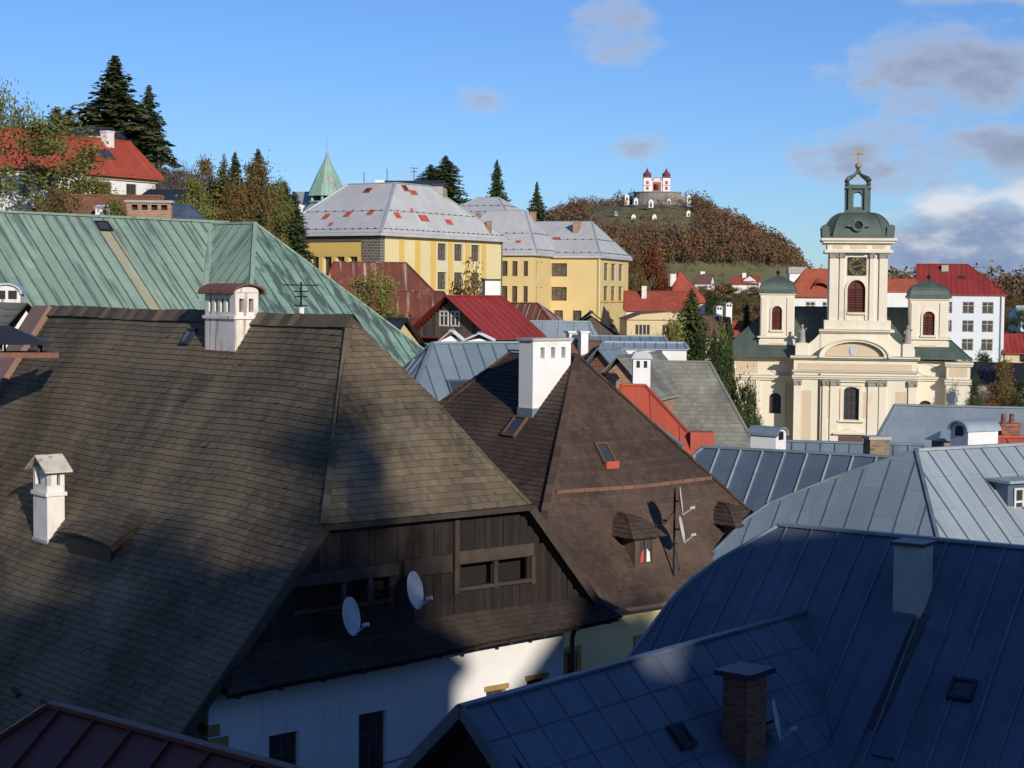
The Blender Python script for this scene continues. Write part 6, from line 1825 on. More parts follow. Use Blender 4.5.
def beige_block():
    a = at(627, 316, 188)
    h = thing('beige_building', 'low beige building with two bands of windows and a flat gable, below the red-tiled house', 'building', (a.x, a.y, -15), R_(3))
    z = a.z; Wd = 7.6
    ops = [(.95+.42*i, 1.28+.42*i, z-2.05, z-.95) for i in range(4)]+[(3.95+.42*i, 4.28+.42*i, z-2.05, z-.95) for i in range(4)]
    block_walls(h, 0, Wd, 0, 7, -15, z-.4, m_beige, {'f': ops}, nx=1, ny=1, fm=m_frameb, fr=.05)
    m = MB(); m.prism([(-.25, z-.38), (Wd+.25, z-.38), (Wd*.62, z+.55), (1.6, z+.3)], 'y', -.2, 7.2); m.build('roof', m_brownt, h)
    m = MB(); m.prism([(0, z-.4), (Wd, z-.4), (Wd*.62, z+.45), (1.6, z+.2)], 'y', -.22, -.205); m.build('gable', m_beige, h)
beige_block()
roof_house('brown_roofed_house', 'house with a low red-brown tiled roof right of the beige building', 'house', 662, 316, 200, -14, 8, 7, 2.2, -16, m_brownt, m_cream, hipl=1, hipr=1, kind='plain', over=.3)
roof_house('red_roofed_cottage', 'cottage with a red tiled roof and two white chimneys, left of the church', 'house', 712, 321, 230, 14, 8, 6, 2.2, -16, m_redt, m_white, hipl=1.2, hipr=0, kind='plain', over=.3)
roof_house('brown_roofed_cottage', 'cottage with a dull red-brown roof beside the tall conifer', 'house', 699, 317, 218, -8, 5, 6, 2.2, -16, m_brownt, m_white, hipl=.6, hipr=.6, kind='plain', over=.3)
stack_at('white_chimney', 'left of two plump white chimneys on the red-tiled cottage', 718, 306, 322, 226, .9, .8, 'hood', 20, m=m_white, hood=m_galv)
stack_at('white_chimney', 'right of two plump white chimneys on the red-tiled cottage', 727.5, 303, 320, 227, .9, .8, 'hood', 20, m=m_white, hood=m_galv)
# villas below the meadow
def villa(name, label, px, py, Y, th, Wd, D_, dr, zdrop, roofm, **kw):
    a = at(px, py, Y)
    return roof_house(name, label, 'villa', px, py, Y, th, Wd, D_, dr, a.z-zdrop, roofm, m_white, kind='plain', over=.4, group=None, **kw)
villa('white_villa', 'white villa with a brown roof and chimney at the foot of the green meadow', 697, 274, 470, -16, 6, 8, 2.6, 6.5, m_brownt, hipl=1.5, hipr=.0)
villa('white_villa', 'white villa with a bright red roof on the green meadow', 733, 275.5, 480, -12, 8, 7, 2.4, 6.5, m_redt, hipl=.6, hipr=0)
a = at(749, 281, 476); villa('white_villa', 'white gabled annex right of the bright red villa roof', 750, 275, 476, 70, 6, 4.6, 1.7, 6, m_redt, hipl=0, hipr=0)
villa('grey_villa', 'small pale house at the meadow edge, just left of the left corner tower', 789, 267, 520, 0, 6, 5, 1.8, 5, m_concr, hipl=.5, hipr=.5)
stack_at('white_chimney', 'small chimney on the brown villa roof', 702.5, 271.5, 276, 470, 1.2, 1, 'plain', 0, m=m_white, over=.03)
stack_at('white_chimney', 'small chimney on the bright red villa roof', 744, 273, 277, 479, 1.1, 1, 'plain', 0, m=m_white, over=.03)
villa('white_villa', 'distant white house among the dark trees at the right edge', 1016, 306, 330, 10, 6, 6, 2, 5, m_galv, hipl=.6, hipr=.6)
roof_house('dark_roofed_house', 'low house with a dark grey roof among shrubs, right of the church', 'house', 972, 362, 205, -32, 9, 5, 2.4, -25, m_lead, m_concr, hipl=.5, hipr=.5, over=.3)

# ================================================================== CALVARY ON THE HILL
def build_calvary():
    Y = 900; K = Y/FPX
    o = at(657, 192, Y)
    zg = o.z-4.5
    t = thing('stone_terrace', 'round grey stone retaining wall under the twin-towered church on the hilltop', 'terrace wall', (o.x+.5, Y+3, zg-3), 0)
    m = MB(); m.lathe([(13.0, zg-3), (12.4, o.z-.6), (12.9, o.z-.5), (12.9, o.z), (0, o.z)], (0, 0, 0), 28, 0, 1, .8); m_terr = mat('dark_terrace_stone', (.26, .24, .21), (.20, .185, .16), .3, .9); m.build('wall', m_terr, t)
    m = MB(); m.prism([(8, zg-2), (14, zg-3), (20, zg-5), (16, zg+1.4), (11, o.z-1.2)], 'y', -3, 6); m.build('ramp_wall', m_terr, t)
    h = thing('hilltop_church', 'small red and white church with two onion-domed towers on the hilltop', 'church', (o.x, Y, o.z), 0)
    z = lambda py: at(657, py, Y).z
    X = lambda px: (px-657)*K
    m = MB()
    mr = mat('red_church_paint', (.40, .12, .09), (.34, .1, .08), .5, .9)
    ops = [(2.0, 3.4, z(190), z(184), .7)]
    wall(m, (X(650), 0), (X(663.5), 0), o.z, z(181), ops, .3); wall(m, (X(663.5), 0), (X(663.5), 9), o.z, z(181)); wall(m, (X(663.5), 9), (X(650), 9), o.z, z(181)); wall(m, (X(650), 9), (X(650), 0), o.z, z(181))
    m.build('wall', mr, h)
    m = MB(); hw = (X(663.5)-X(650))/2
    m.prism([(X(656.7)+(hw+.3)*math.cos(PI*i/10), z(181)+2.0*math.sin(PI*i/10)) for i in range(11)], 'y', -.4, 9); m.build('gable_roof', m_concr, h)
    m = MB()
    for a, b, y, t_, bt in ((649.8, 663.6, -.12, 181, 182), (651, 652.4, -.1, 182, 192), (661, 662.4, -.1, 182, 192)): m.box(X(a), X(b), y, y+.1, z(bt), z(t_))
    m.prism([(X(656.7)+(hw*.5)*math.cos(PI*i/10), z(180.8)+1.2*math.sin(PI*i/10)) for i in range(11)], 'y', -.5, -.41); m.build('white_trim', m_white, h)
    m = MB(); m.face([(X(655.2), -.05, z(190)), (X(658.3), -.05, z(190)), (X(658.3), -.05, z(184.5)), (X(655.2), -.05, z(184.5))]); m.build('door', m_dark, h)
    for px in (647.2, 666.2):
        m = MB(); c = X(px); w_ = 1.95
        m.box(c-w_, c+w_, -.8, 3.2, o.z, z(177.5)); tw = m.build('tower', m_white, h)
        for t_, bt in ((181, 184.5), (186.5, 190)): m = MB(); m.box(c-.75, c+.75, -.86, -.803, z(bt), z(t_)); m.build('red_panel', mr, tw)
        m = MB(); m.box(c-w_-.05, c+w_+.05, -.9, 3.25, z(185.7), z(185.2)); m.build('string_course', mr, tw)
        m = MB(); m.box(c-w_-.3, c+w_+.3, -1.1, 3.5, z(177.7), z(176.9))
        m.lathe([(2.3, z(177)), (2.0, z(176)), (2.25, z(174.6)), (1.9, z(173)), (1.0, z(171.8)), (.7, z(171)), (.8, z(170.4)), (.35, z(169.3)), (.1, z(168)), (.08, z(166.5)), (0, z(166.4))], (c, 1.2, 0), 12)
        m.build('onion_dome', m_onion, tw)
m_onion = mat('dark_red_onion', (.20, .045, .045), (.15, .035, .04), .8, .6)
build_calvary()
def chapel(px, py, s, label):
    s *= .8
    # find the hillside point under this pixel by marching along the line of sight
    d = ray(px, py); Yc = 780.0
    while Yc < 900 and ground_z(d.x*Yc, Yc) < d.z*Yc: Yc += 1.5
    if Yc > 884: Yc = 884.0
    p = d*Yc; gz = min(p.z, ground_z(p.x, Yc))-.6
    h = thing('wayside_chapel', label, 'chapel', (p.x, p.y, p.z-.6), R_((px*7) % 30-12), 'white chapels on the calvary hill')
    z = p.z-.6
    m = MB(); m.box(-1.5*s, 1.5*s, -.3, 2.6*s, gz, z); wall(m, (-1.2*s, 0), (1.2*s, 0), z, z+2.8*s, [(.75*s, 1.65*s, z+.3, z+2.2*s, .45*s)], .3); wall(m, (1.2*s, 0), (1.2*s, 2.4*s), z, z+2.8*s); wall(m, (1.2*s, 2.4*s), (-1.2*s, 2.4*s), z, z+2.8*s); wall(m, (-1.2*s, 2.4*s), (-1.2*s, 0), z, z+2.8*s)
    m.prism([(-1.3*s, z+2.8*s), (1.3*s, z+2.8*s), (.9*s, z+3.3*s), (0, z+4.1*s), (-.9*s, z+3.3*s)], 'y', -.1, .25); m.build('wall', m_white, h)
    m = MB(); m.prism([(-1.45*s, z+2.75*s), (1.45*s, z+2.75*s), (0, z+3.7*s)], 'y', .26, 2.6*s); m.build('roof', m_concr, h)
    m = MB(); m.face([(-.45*s, .28, z+.3), (.45*s, .28, z+.3), (.45*s, .28, z+2.2*s), (-.45*s, .28, z+2.2*s)]); m.build('niche', m_dark, h)
for px, py, s, l in ((627, 200, 1.15, 'white chapel at the left end of the row below the hilltop terrace'), (636, 203.5, 1.15, 'white chapel second from the left below the hilltop terrace'), (651, 206.5, 1.35, 'largest white chapel, on its own base at the middle of the hill crest'),
                     (669, 204, 1.1, 'white chapel under the right part of the hilltop terrace wall'), (689, 201, 1.2, 'white chapel right of the hilltop terrace on the skyline'), (633.5, 220.5, 1.15, 'left chapel of the two in the lower row on the grassy slope'),
                     (654.5, 220.5, 1.15, 'right chapel of the two in the lower row on the grassy slope'), (688.5, 215.5, 1.0, 'grey-white chapel half hidden among trees right of the grassy slope'), (616, 214.5, .8, 'tiny white chapel at the left rim of the grassy slope'), (651, 253.5, 1.0, 'lone white chapel low down in the brown wood')):
    chapel(px, py, s, l)

# ================================================================== TREES
def leafquad(mb, p, size, rg, nrm=None, rnd=None, asp=.62):
    a = Vector((rg.gauss(0, 1), rg.gauss(0, 1), rg.gauss(0, 1))).normalized()
    b = a.cross(Vector((rg.gauss(0, 1), rg.gauss(0, 1), rg.gauss(0, 1)))).normalized()
    a = a*size*.5; b = b*size*.5*asp
    mb.face([p-a, p+b, p+a, p-b], [(0, 0), (1, 0), (1, 1), (0, 1)], rnd)

def conifer_meshes(h, r, seed, droop=.25, gap=.55, tip=1.0, full=1.0, leafsize=.34, low=.06):
    rg = random.Random(seed)
    t = MB(); t.tube([(0, 0, 0), (0, 0, h*.5), (0, 0, h*.97)], [h*.014+.03, h*.007+.02, .01], 7)
    c = MB(); z = h*low
    while z < h*.997:
        f = (z-h*low)/(h*(1-low))
        R = r*(1-f)**tip*(.75+.25*math.sin(f*9+seed)**2)+.015; leafsz = leafsize*(.13+.87*(1-f)**.8)
        n = max(4, int(8*full*(1-f*.4)))
        for i in range(n):
            a = rg.uniform(0, 2*PI); L = R*rg.uniform(.4, 1.22); bz = rg.uniform(-1, 1)*gap*1.6*(1-f)
            d = Vector((math.cos(a), math.sin(a), 0))
            steps = max(3, int(L/(leafsz*.42)))
            br = rg.random()*.5
            for j in range(steps):
                q = (j+.6)/steps
                p = Vector((0, 0, z+bz))+d*(L*q)+Vector((0, 0, -droop*L*q*q*1.3+.12*L*q+(.10*L*(q > .8))))
                for k in range(2):
                    pp = p+Vector((rg.uniform(-1, 1), rg.uniform(-1, 1), rg.uniform(-.9, .3)))*leafsz*.45
                    w = d*leafsz*rg.uniform(.5, .8)*.8+Vector((0, 0, rg.uniform(-.55, .1)))*leafsz
                    s = Vector((-d.y, d.x, rg.uniform(-1.5, 1.5))).normalized()*leafsz*rg.uniform(.3, .6)
                    c.face([pp-w*.6-s*.4, pp-s, pp+w, pp+s], [(0, 0), (1, 0), (1, 1), (0, 1)], min(1, br+rg.random()*.5))
        z += gap*(.3+.7*(1-f))*rg.uniform(.8, 1.2)
    return t, c

def limb(t, p, d, L, r, depth, rg, tips, spread=.6, n=3, up=.15, minr=.012):
    q = p+d*L*.5+Vector((rg.gauss(0, .06), rg.gauss(0, .06), 0))*L; e = p+d*L+Vector((rg.gauss(0, .05), rg.gauss(0, .05), 0))*L
    t.tube([p, q, e], [r, r*.82, r*.62], 6 if depth > 2 else 4, False)
    if depth == 0:
        tips.append(e); return
    for i in range(n):
        nd = (d+Vector((rg.gauss(0, spread), rg.gauss(0, spread), rg.gauss(0, spread*.7)+up))).normalized()
        limb(t, e if i else e, nd, L*rg.uniform(.62, .85), max(minr, r*.6), depth-1, rg, tips, spread, n, up, minr)
    if depth >= 2 and rg.random() < .8:
        nd = (d*.3+Vector((rg.gauss(0, 1), rg.gauss(0, 1), .2))).normalized(); limb(t, q, nd, L*.6, max(minr, r*.45), depth-2, rg, tips, spread, n, up, minr)

def broadleaf_meshes(h, r, seed, leaves=2600, size=.3, openness=.5, trunkf=.25, nclump=26, elong=1.0):
    rg = random.Random(seed)
    t = MB(); tips = []
    limb(t, Vector((0, 0, -.3)), Vector((0, 0, 1)), h*trunkf+.3, h*.022+.05, 3, rg, tips, .55, 3, .3)
    c = MB(); cz = h*(trunkf+(1-trunkf)*.5); rz = h*(1-trunkf)*.5*elong
    cl = []
    for i in range(nclump):
        a = rg.uniform(0, 2*PI); zf = rg.uniform(-1, 1); k = rg.uniform(.45, 1)**.6
        w = math.sqrt(max(0, 1-zf*zf))
        cl.append((Vector((math.cos(a)*w*r*k, math.sin(a)*w*r*k, cz+zf*rz*k)), rg.uniform(.22, .42)*r, rg.random()*.6))
    for i in range(leaves):
        p, s, b = rg.choice(cl)
        q = p+Vector((rg.gauss(0, .5), rg.gauss(0, .5), rg.gauss(0, .42)))*s
        leafquad(c, q, size*rg.uniform(.6, 1.3), rg, rnd=min(1, b+rg.random()*.4))
    return t, c

def bare_meshes(h, r, seed):
    rg = random.Random(seed)
    t = MB(); tips = []
    for i in range(3):
        limb(t, Vector((rg.uniform(-.2, .2), rg.uniform(-.2, .2), -.3)), Vector((rg.gauss(0, .25), rg.gauss(0, .25), 1)).normalized(), h*.26, .11, 3, rg, tips, .42, 3, .25, .02)
    c = MB()
    for p in tips:
        for k in range(11):
            d = Vector((rg.gauss(0, .6), rg.gauss(0, .6), rg.gauss(.35, .5))).normalized()
            L = h*rg.uniform(.06, .14); q = p+d*L; s = d.cross(Vector((rg.gauss(0, 1), rg.gauss(0, 1), rg.gauss(0, 1)))).normalized()*.02
            c.face([p-s, p+s, q+s*.4, q-s*.4], [(0, 0), (1, 0), (1, 1), (0, 1)])
            for m in range(3):
                w = p.lerp(q, rg.uniform(.3, 1)); d2 = (d+Vector((rg.gauss(0, .7), rg.gauss(0, .7), rg.gauss(0, .5)))).normalized(); e = w+d2*L*.5; s2 = d2.cross(Vector((0, .3, 1))).normalized()*.015
                c.face([w-s2, w+s2, e+s2*.4, e-s2*.4], [(0, 0), (1, 0), (1, 1), (0, 1)])
    return t, c

PROTO = {}
def plant(name, kind, label, cat, px, pytop, Y, wpx, group, crownmat=None, barkm=None, base=None, sx=1.0, vb=None):
    """a tree whose top shows at (px, pytop) at distance Y, with a crown about wpx pixels wide"""
    p = at(px, pytop, Y); g = ground_z(p.x, Y) if base is None else base
    h = max(1.5, p.z-g); r = wpx/FPX*Y/2
    if vb: r *= h/max(.5, (vb-pytop)/FPX*Y)*.95
    key = (kind, crownmat.name)
    if key not in PROTO:
        H0 = 10.0
        if kind == 'spruce': R0, ms = 2.6, conifer_meshes(H0, 2.6, 4, .32, .26, 1.0, 2.5, .42)
        elif kind == 'fir': R0, ms = 1.9, conifer_meshes(H0, 1.9, 9, .22, .22, .9, 2.6, .36)
        elif kind == 'sequoia': R0, ms = 2.2, conifer_meshes(H0, 2.2, 13, .3, .23, .62, 2.7, .36)
        elif kind == 'column': R0, ms = 1.5, conifer_meshes(H0, 1.5, 21, .1, .2, .55, 2.8, .34, .02)
        elif kind == 'larch': R0, ms = 1.6, conifer_meshes(H0, 1.6, 23, .15, .25, .8, 2.0, .28)
        elif kind == 'open': R0, ms = 3.0, broadleaf_meshes(H0, 3.0, 31, 7000, .25, .5, .15, 46)
        elif kind == 'round': R0, ms = 3.2, broadleaf_meshes(H0, 3.2, 37, 11000, .25, .5, .1, 40)
        elif kind == 'shrub': R0, ms = 3.6, broadleaf_meshes(H0, 3.6, 41, 7000, .3, .5, .05, 34)
        elif kind == 'bare': R0, ms = 3.6, bare_meshes(H0, 3.6, 47)
        root = thing(name, label, cat, (p.x, Y, g), 0, group)
        ms[0].build('trunk', barkm or m_bark, root, rel=True)
        ms[1].build('crown', crownmat, root, rel=True)
        PROTO[key] = (root, R0)
        o = root
    else:
        o = dup(PROTO[key][0], (p.x, Y, g), None, label)
        o.name = name
        if group: o['group'] = group
    o['category'] = cat
    R0 = PROTO[key][1]
    o.scale = (r/R0*sx, r/R0, h/10.0)
    o.rotation_euler = (0, 0, (px*1.7) % 6.28)
    return o

m_ylconifer = leaf('yellow_green_needles', (.10, .115, .035), (.07, .09, .032), .15)
GL = 'trees on the left slope'
plant('spruce_tree', 'spruce', 'tall dark spruce rising behind the red roof of the long white house', 'tree', 115, 54, 142, 104, GL, m_spruce, vb=132)
plant('spruce_tree', 'fir', 'slim dark spruce just right of the tall one', 'tree', 149, 84, 148, 26, GL, m_spruce, vb=125)
plant('spruce_tree', 'fir', 'small dark conifer above the red roof, left of the tall spruce', 'tree', 57, 106, 160, 20, GL, m_spruce, vb=126)
plant('spruce_tree', 'fir', 'smallest dark conifer touching the left side of the tall spruce', 'tree', 69, 109, 162, 18, GL, m_spruce, vb=127)
plant('leafy_tree', 'open', 'olive green tree cut by the left edge above the red roof', 'tree', 0, 88, 150, 50, GL, m_olive)
plant('leafy_tree', 'open', 'low olive tree between the left edge and the small conifers', 'tree', 28, 108, 152, 60, GL, m_olive)
plant('leafy_tree', 'open', 'young thin-leaved green and yellow tree in front of the long white house', 'tree', 44, 113, 104, 104, GL, m_olive)
plant('leafy_tree', 'shrub', 'yellow-green bush at the right end of the long white house', 'bush', 90, 176, 102, 60, GL, m_yelgreen, sx=1.0)
plant('bare_tree', 'bare', 'tangled leafless tree right of the long white house', 'tree', 172, 128, 126, 82, GL, m_twig, m_barkg)
plant('bare_tree', 'bare', 'leafless tree behind the yellowish shrubs, right of the tangled one', 'tree', 196, 138, 120, 70, GL, m_twig, m_barkg)
plant('bare_tree', 'bare', 'lower leafless tree just left of the brick chimney block', 'tree', 158, 150, 118, 60, GL, m_twig, m_barkg)
plant('larch_tree', 'larch', 'yellow-green larch between the leafless trees and the dark conifers', 'tree', 224, 153, 118, 26, GL, m_yelgreen, vb=200)
plant('leafy_tree', 'round', 'yellow-green bush above the copper ridge, beside the brick chimney block', 'bush', 196, 186, 104, 52, GL, m_yelgreen)
plant('leafy_tree', 'round', 'brown-leaved tree over the right end of the copper ridge', 'tree', 254, 168, 108, 52, GL, m_autumn)
plant('leafy_tree', 'round', 'brown bushy tree behind the leafless trees', 'tree', 205, 165, 122, 46, GL, m_autumn)
plant('leafy_tree', 'round', 'olive bushy tree between the spire and the brown-leaved tree', 'tree', 276, 186, 112, 34, GL, m_olive)
plant('leafy_tree', 'shrub', 'rust-brown bush in front of the long white house', 'bush', 66, 186, 96.5, 54, GL, m_autumn)
plant('leafy_tree', 'shrub', 'low olive bush hiding the orange-brown roof beside the brick chimney block', 'bush', 112, 197, 96, 40, GL, m_olive)
plant('leafy_tree', 'round', 'olive-brown bush between the larch and the brown-leaved tree', 'bush', 232, 190, 106, 44, GL, m_autumn)
plant('spruce_tree', 'fir', 'dark conifer directly right of the yellow-green larch', 'tree', 235, 151, 132, 24, GL, m_spruce, vb=195)
plant('spruce_tree', 'fir', 'broad dark conifer left of the green spire', 'tree', 258, 148, 130, 34, GL, m_spruce, vb=195)
plant('spruce_tree', 'column', 'dark conifer at the left corner of the school', 'tree', 284, 181, 126, 28, GL, m_cypress, vb=230)
plant('spruce_tree', 'column', 'smaller dark conifer against the school corner stones', 'tree', 294, 191, 128, 20, GL, m_cypress, vb=235)
GS = 'conifers behind the school'
plant('conifer_tree', 'sequoia', 'broad dark conifer behind the right ridge of the main school roof', 'tree', 446, 155, 240, 34, GS, m_cypress, vb=196)
plant('conifer_tree', 'sequoia', 'conifer leaning on the left side of the broad one behind the school', 'tree', 431, 164, 242, 26, GS, m_cypress, vb=190)
plant('conifer_tree', 'fir', 'slender pointed conifer behind the white-grey rear roof of the school', 'tree', 497, 159, 245, 24, GS, m_cypress, vb=205)
plant('conifer_tree', 'spruce', 'dark pointed conifer above the middle school wing', 'tree', 537, 181, 240, 26, GS, m_spruce, vb=220)
GT = 'trees among the town roofs'
plant('leafy_tree', 'open', 'yellow-green tree in front of the rusty striped roof', 'tree', 372, 270, 112, 58, GT, m_yelgreen)
plant('leafy_tree', 'open', 'sparse reddish-brown tree before the right windows of the main school block', 'tree', 468, 268, 110, 50, GT, m_autumn)
plant('leafy_tree', 'round', 'big orange-red autumn tree right of the school', 'tree', 652, 250, 236, 38, GT, m_rusty)
plant('leafy_tree', 'round', 'brown autumn tree against the right school wall', 'tree', 636, 262, 230, 26, GT, m_autumn)
plant('conifer_tree', 'sequoia', 'tall green conifer standing left of the church', 'tree', 692, 287, 152, 34, GT, m_ylconifer, vb=365)
plant('leafy_tree', 'round', 'yellow-green bushy tree below the beige building', 'tree', 672, 330, 146, 44, GT, m_yelgreen)
plant('leafy_tree', 'shrub', 'orange-brown shrub at the foot of the beige building', 'bush', 640, 338, 150, 30, GT, m_autumn)
plant('leafy_tree', 'shrub', 'small yellow shrub at the left foot of the beige building', 'bush', 655, 333, 152, 22, GT, m_yelgreen)
plant('conifer_tree', 'column', 'dark conifer right of the tall green one', 'tree', 714, 328, 150, 22, GT, m_cypress)
plant('conifer_tree', 'column', 'dark conifer nearest the church nave', 'tree', 730, 316, 160, 24, GT, m_cypress)
plant('conifer_tree', 'column', 'round-topped dark conifer against the church roof slope', 'tree', 747, 300, 205, 24, GT, m_cypress)
plant('leafy_tree', 'round', 'yellowish tree between the two dark conifers by the church', 'tree', 722, 333, 156, 24, GT, m_yelgreen)
plant('leafy_tree', 'round', 'dark green tree below the left wing of the church', 'tree', 728, 362, 130, 36, GT, m_dkgreen)
plant('leafy_tree', 'round', 'dark green bush at the right end of the grey shingle roof', 'bush', 745, 392, 128, 30, GT, m_dkgreen)
plant('leafy_tree', 'round', 'broad dark green tree at the right slope of the grey shingle roof', 'tree', 716, 348, 118, 44, GT, m_dkgreen)
plant('leafy_tree', 'round', 'dark green tree hiding the left foot of the church', 'tree', 752, 398, 150, 20, GT, m_dkgreen)
plant('leafy_tree', 'round', 'dark tree behind the grey shingle ridge', 'tree', 702, 344, 135, 34, GT, m_dkgreen)
for px, py, Y, w, m, lb in ((668, 287, 300, 16, m_dkgreen, 'dark round tree behind the red pyramid roof'), (683, 296, 300, 20, m_dkgreen, 'dark green tree below the brown villa roof'), (703, 287, 380, 26, m_autumn, 'brown tree right under the brown-roofed villa'), (726, 285, 390, 30, m_autumn, 'brown tree right under the red-roofed villa'),
                       (752, 288, 380, 30, m_autumn, 'brown tree under the white annex of the villa'), (775, 287, 360, 26, m_olive, 'olive tree left of the left corner tower of the church'), (712, 297, 320, 30, m_dkgreen, 'dark green tree between cottage chimneys and villas'), (741, 296, 330, 28, m_autumn, 'brown tree behind the dark conifers by the church'), (764, 295, 300, 26, m_autumn, 'brown tree beside the left corner tower'), (690, 284, 400, 18, m_olive, 'small olive tree just left of the brown villa')):
    plant('leafy_tree', 'round', lb, 'tree', px, py, Y, w, 'trees below the meadow', m)
GR = 'trees right of the church'
for px, py, Y, w, m, lb in ((984, 358, 206, 34, m_dkgreen, 'dark tree against the right flank of the church'), (1006, 366, 200, 36, m_autumn, 'brown tree below the yellow house at the right edge'), (1030, 358, 205, 40, m_dkgreen, 'dark tree cut by the right edge below the yellow house'), (996, 388, 190, 40, m_autumn, 'low brown bush below the white apartment house'), (975, 384, 186, 24, m_dkgreen, 'low dark bush at the church corner'), (1022, 386, 188, 36, m_dkgreen, 'low dark bush at the right edge'),
                       (1012, 296, 340, 30, m_autumn, 'far brown tree above the yellow house'), (1034, 292, 345, 36, m_dkgreen, 'far dark tree cut by the right edge'), (1024, 312, 320, 30, m_dkgreen, 'dark tree just above the roof of the yellow house'), (1004, 310, 322, 16, m_autumn, 'brown tree at the right corner of the white apartment house')):
    plant('leafy_tree', 'round', lb, 'tree', px, py, Y, w, GR, m)

# the hillside wood, one mass of small crowns
def wood(name, spots, label, seed, R=(2.2, 3.6), leaves=58, size=.95):
    rg = random.Random(seed); mb = MB()
    for x, y, z, s in spots:
        hue = min(1, max(0, rg.gauss(.45, .26))); r = rg.uniform(*R)*s; hh = r*rg.uniform(1.1, 1.6)
        for i in range(leaves):
            a = rg.uniform(0, 2*PI); zf = rg.uniform(-.6, 1); k = rg.uniform(.6, 1.05); w = math.sqrt(max(.05, 1-zf*zf))
            leafquad(mb, Vector((x+math.cos(a)*w*r*k, y+math.sin(a)*w*r*k, z+hh*1.15+zf*hh*k)), size*s*rg.uniform(.6, 1.35), rg, rnd=min(1, max(0, hue+rg.gauss(0, .07))), asp=.75)
        mb.tube([(x, y, z-.5), (x, y, z+hh*1.4)], [.2*s, .08*s], 4, False, rnd=.3)
    o = mb.build(name, m_wood_leaf)
    return tag(o, label, 'wood', kind='stuff')
m_wood_leaf = mat('autumn_wood', (.1, .06, .03), rough=.85, spec=.15)
_t = m_wood_leaf.node_tree; _a = _t.nodes.new('ShaderNodeAttribute'); _a.attribute_name = 'rnd'; _r = _t.nodes.new('ShaderNodeValToRGB'); _r.color_ramp.interpolation = 'LINEAR'
_cols = [(0, (.095, .088, .045)), (.2, (.125, .088, .062)), (.38, (.14, .08, .056)), (.55, (.17, .084, .048)), (.72, (.21, .098, .042)), (.88, (.16, .12, .05)), (1, (.09, .095, .042))]
_r.color_ramp.elements[0].color = (*_cols[0][1], 1); _r.color_ramp.elements[1].color = (*_cols[-1][1], 1)
for p_, c_ in _cols[1:-1]:
    e_ = _r.color_ramp.elements.new(p_); e_.color = (*c_, 1)
_t.links.new(_a.outputs['Fac'], _r.inputs[0]); _t.links.new(_r.outputs[0], _t.nodes['Principled BSDF'].inputs['Base Color'])
rg = random.Random(77)
spots = []
for i in range(7600):
    x, y = rg.uniform(-110, 190), rg.uniform(735, 935)
    f = hillh(x, y)
    if f < 3: continue
    dens = 1.0
    if y < 915 and 38 < x < 92 and f > 27: dens = (.3 if x < 66 else .6) if f < 43.5 else .3      # grassy slope with the chapels
    if math.hypot(x-77, (y-903)*1.1) < 16: dens = 0
    if x > 66 and f < 14.5 and y < 900: dens = .035                                # meadow
    elif x > 40 and f < 9 and y < 900: dens = .12
    if rg.random() > dens: continue
    s = rg.uniform(.65, 1.3)*(1.0 if dens == 1 else .5)
    if f > 34: s *= .75
    spots.append((x, y, ground_z(x, y), s))
for x, y, s in ((112, 893, 1.3), (117, 895, 1.2), (108, 897, 1.0), (123, 897, 1.0), (137, 893, 1.1), (131, 892, 1.0), (102, 900, .9)): spots.append((x, y, ground_z(x, y), s))
wood('hillside_wood', spots, 'brown autumn wood covering the calvary hill', 8)
spots = []
for i in range(900):
    x, y = rg.uniform(95, 420), rg.uniform(480, 640)
    if x/y < .2: continue
    spots.append((x, y, ground_z(x, y), rg.uniform(.8, 1.2)))
wood('far_wood', spots, 'dark tree-covered rise far behind the white apartment house', 9, leaves=44, size=1.2)
spots = []
for i in range(160):
    x, y = rg.uniform(30, 130), rg.uniform(330, 460)
    if (y < 440 and rg.random() < .3): continue
    spots.append((x, y, ground_z(x, y), rg.uniform(.35, .6)))
wood('shrub_belt', spots, 'belt of brown and green shrubs below the meadow villas', 10, leaves=50, size=1.0)

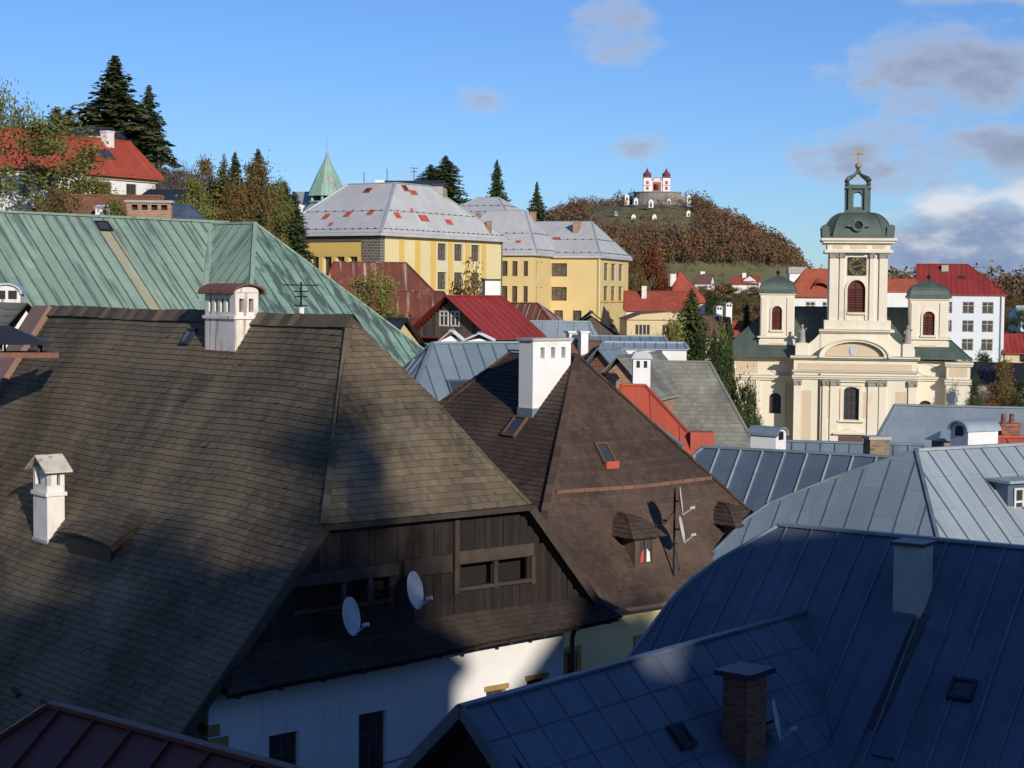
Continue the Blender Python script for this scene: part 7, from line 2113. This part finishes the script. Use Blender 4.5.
# ================================================================== ADDED HOUSES AND TREES OUT OF VIEW (skyline shaped to shade the foreground)
def shade_house(name, label, x0, x1, yc, half, ze, zr, hip0, hip1, zb):
    h = thing(name, label, 'house', (x0, yc-half, zb), 0)
    hip_roof(h, 0, x1-x0, 0, 2*half, ze, (hip0, half, x1-x0-hip1, half), zr, m_redt, 'plain')
    ops = [(1.2+2.6*i, 2.3+2.6*i, ze-2.6-3.2*j, ze-.9-3.2*j) for i in range(int((x1-x0-2)/2.6)) for j in range(4)]
    block_walls(h, .3, x1-x0-.3, .3, 2*half-.3, zb, ze-.05, m_cream, {'b': ops}, nx=2, ny=2)
    return h
hs = shade_house('tall_shade_house', 'unseen tall cream house added behind the viewpoint to shade the foreground roofs', -6, 21.4, -12, 3.2, 10.5, 13.4, 3, 1.6, -6)
shade_house('lower_shade_house', 'unseen cream house added behind and right of the viewpoint for shade, beside the taller one', 24.1, 36.2, -12, 3.2, 10.6, 14.5, 3.0, 2.0, -5)
shade_house('gap_shade_house', 'unseen low house added to block light in the gap between the two houses behind the viewpoint', 20, 27, -17, 2, 11.0, 12.2, .5, .5, -5)  # added to stop light coming through between the two larger houses
def offtree(x, y, top, r, lb):  # added crown out of view, shaping the soft edge of the foreground shade
    g = ground_z(x, y); o = dup(PROTO[('round', m_autumn.name)][0], (x, y, g), None, lb); o.name = 'leafy_tree'; o['category'] = 'tree'
    o['group'] = 'unseen trees added to shade the foreground'; R0 = PROTO[('round', m_autumn.name)][1]; o.scale = (r/R0, r/R0, (top-g)/10)
offtree(15.2, -12.5, 14.6, 2.6, 'unseen brown tree added for shade beside the tall house behind the viewpoint, left of three')
offtree(19.4, -12.5, 16.8, 2.3, 'unseen brown tree added for shade beside the tall house behind the viewpoint, highest of three')
offtree(4.5, -13, 15.2, 3.2, 'unseen brown tree added for shade beside the tall house behind the viewpoint, nearest its far end')
offtree(8, -13, 15.0, 3.0, 'unseen brown tree added for shade beside the tall house behind the viewpoint, second from its far end')
offtree(11.5, -13, 15.6, 3.0, 'unseen brown tree added for shade beside the tall house behind the viewpoint, farthest left')
offtree(28.5, -7.0, 12.2, 1.8, 'unseen brown tree added for shade in front of the lower house behind the viewpoint')

# overhead wires crossing the courtyard between the foreground houses
def cable(name, label, a, b, sag, r=.012, group=None):
    a, b = Vector(a), Vector(b); m = MB(); P = []
    for i in range(13):
        t = i/12; p = a.lerp(b, t); p.z -= sag*4*t*(1-t); P.append(p)
    m.tube(P, r, 5)
    tag(m.build(name, m_iron), label, 'cable', group)
cable('overhead_wire', 'thin dark wire crossing in front of the white wall below the pent roof', at(250, 790, 30), at(470, 734, 29.5), .15)
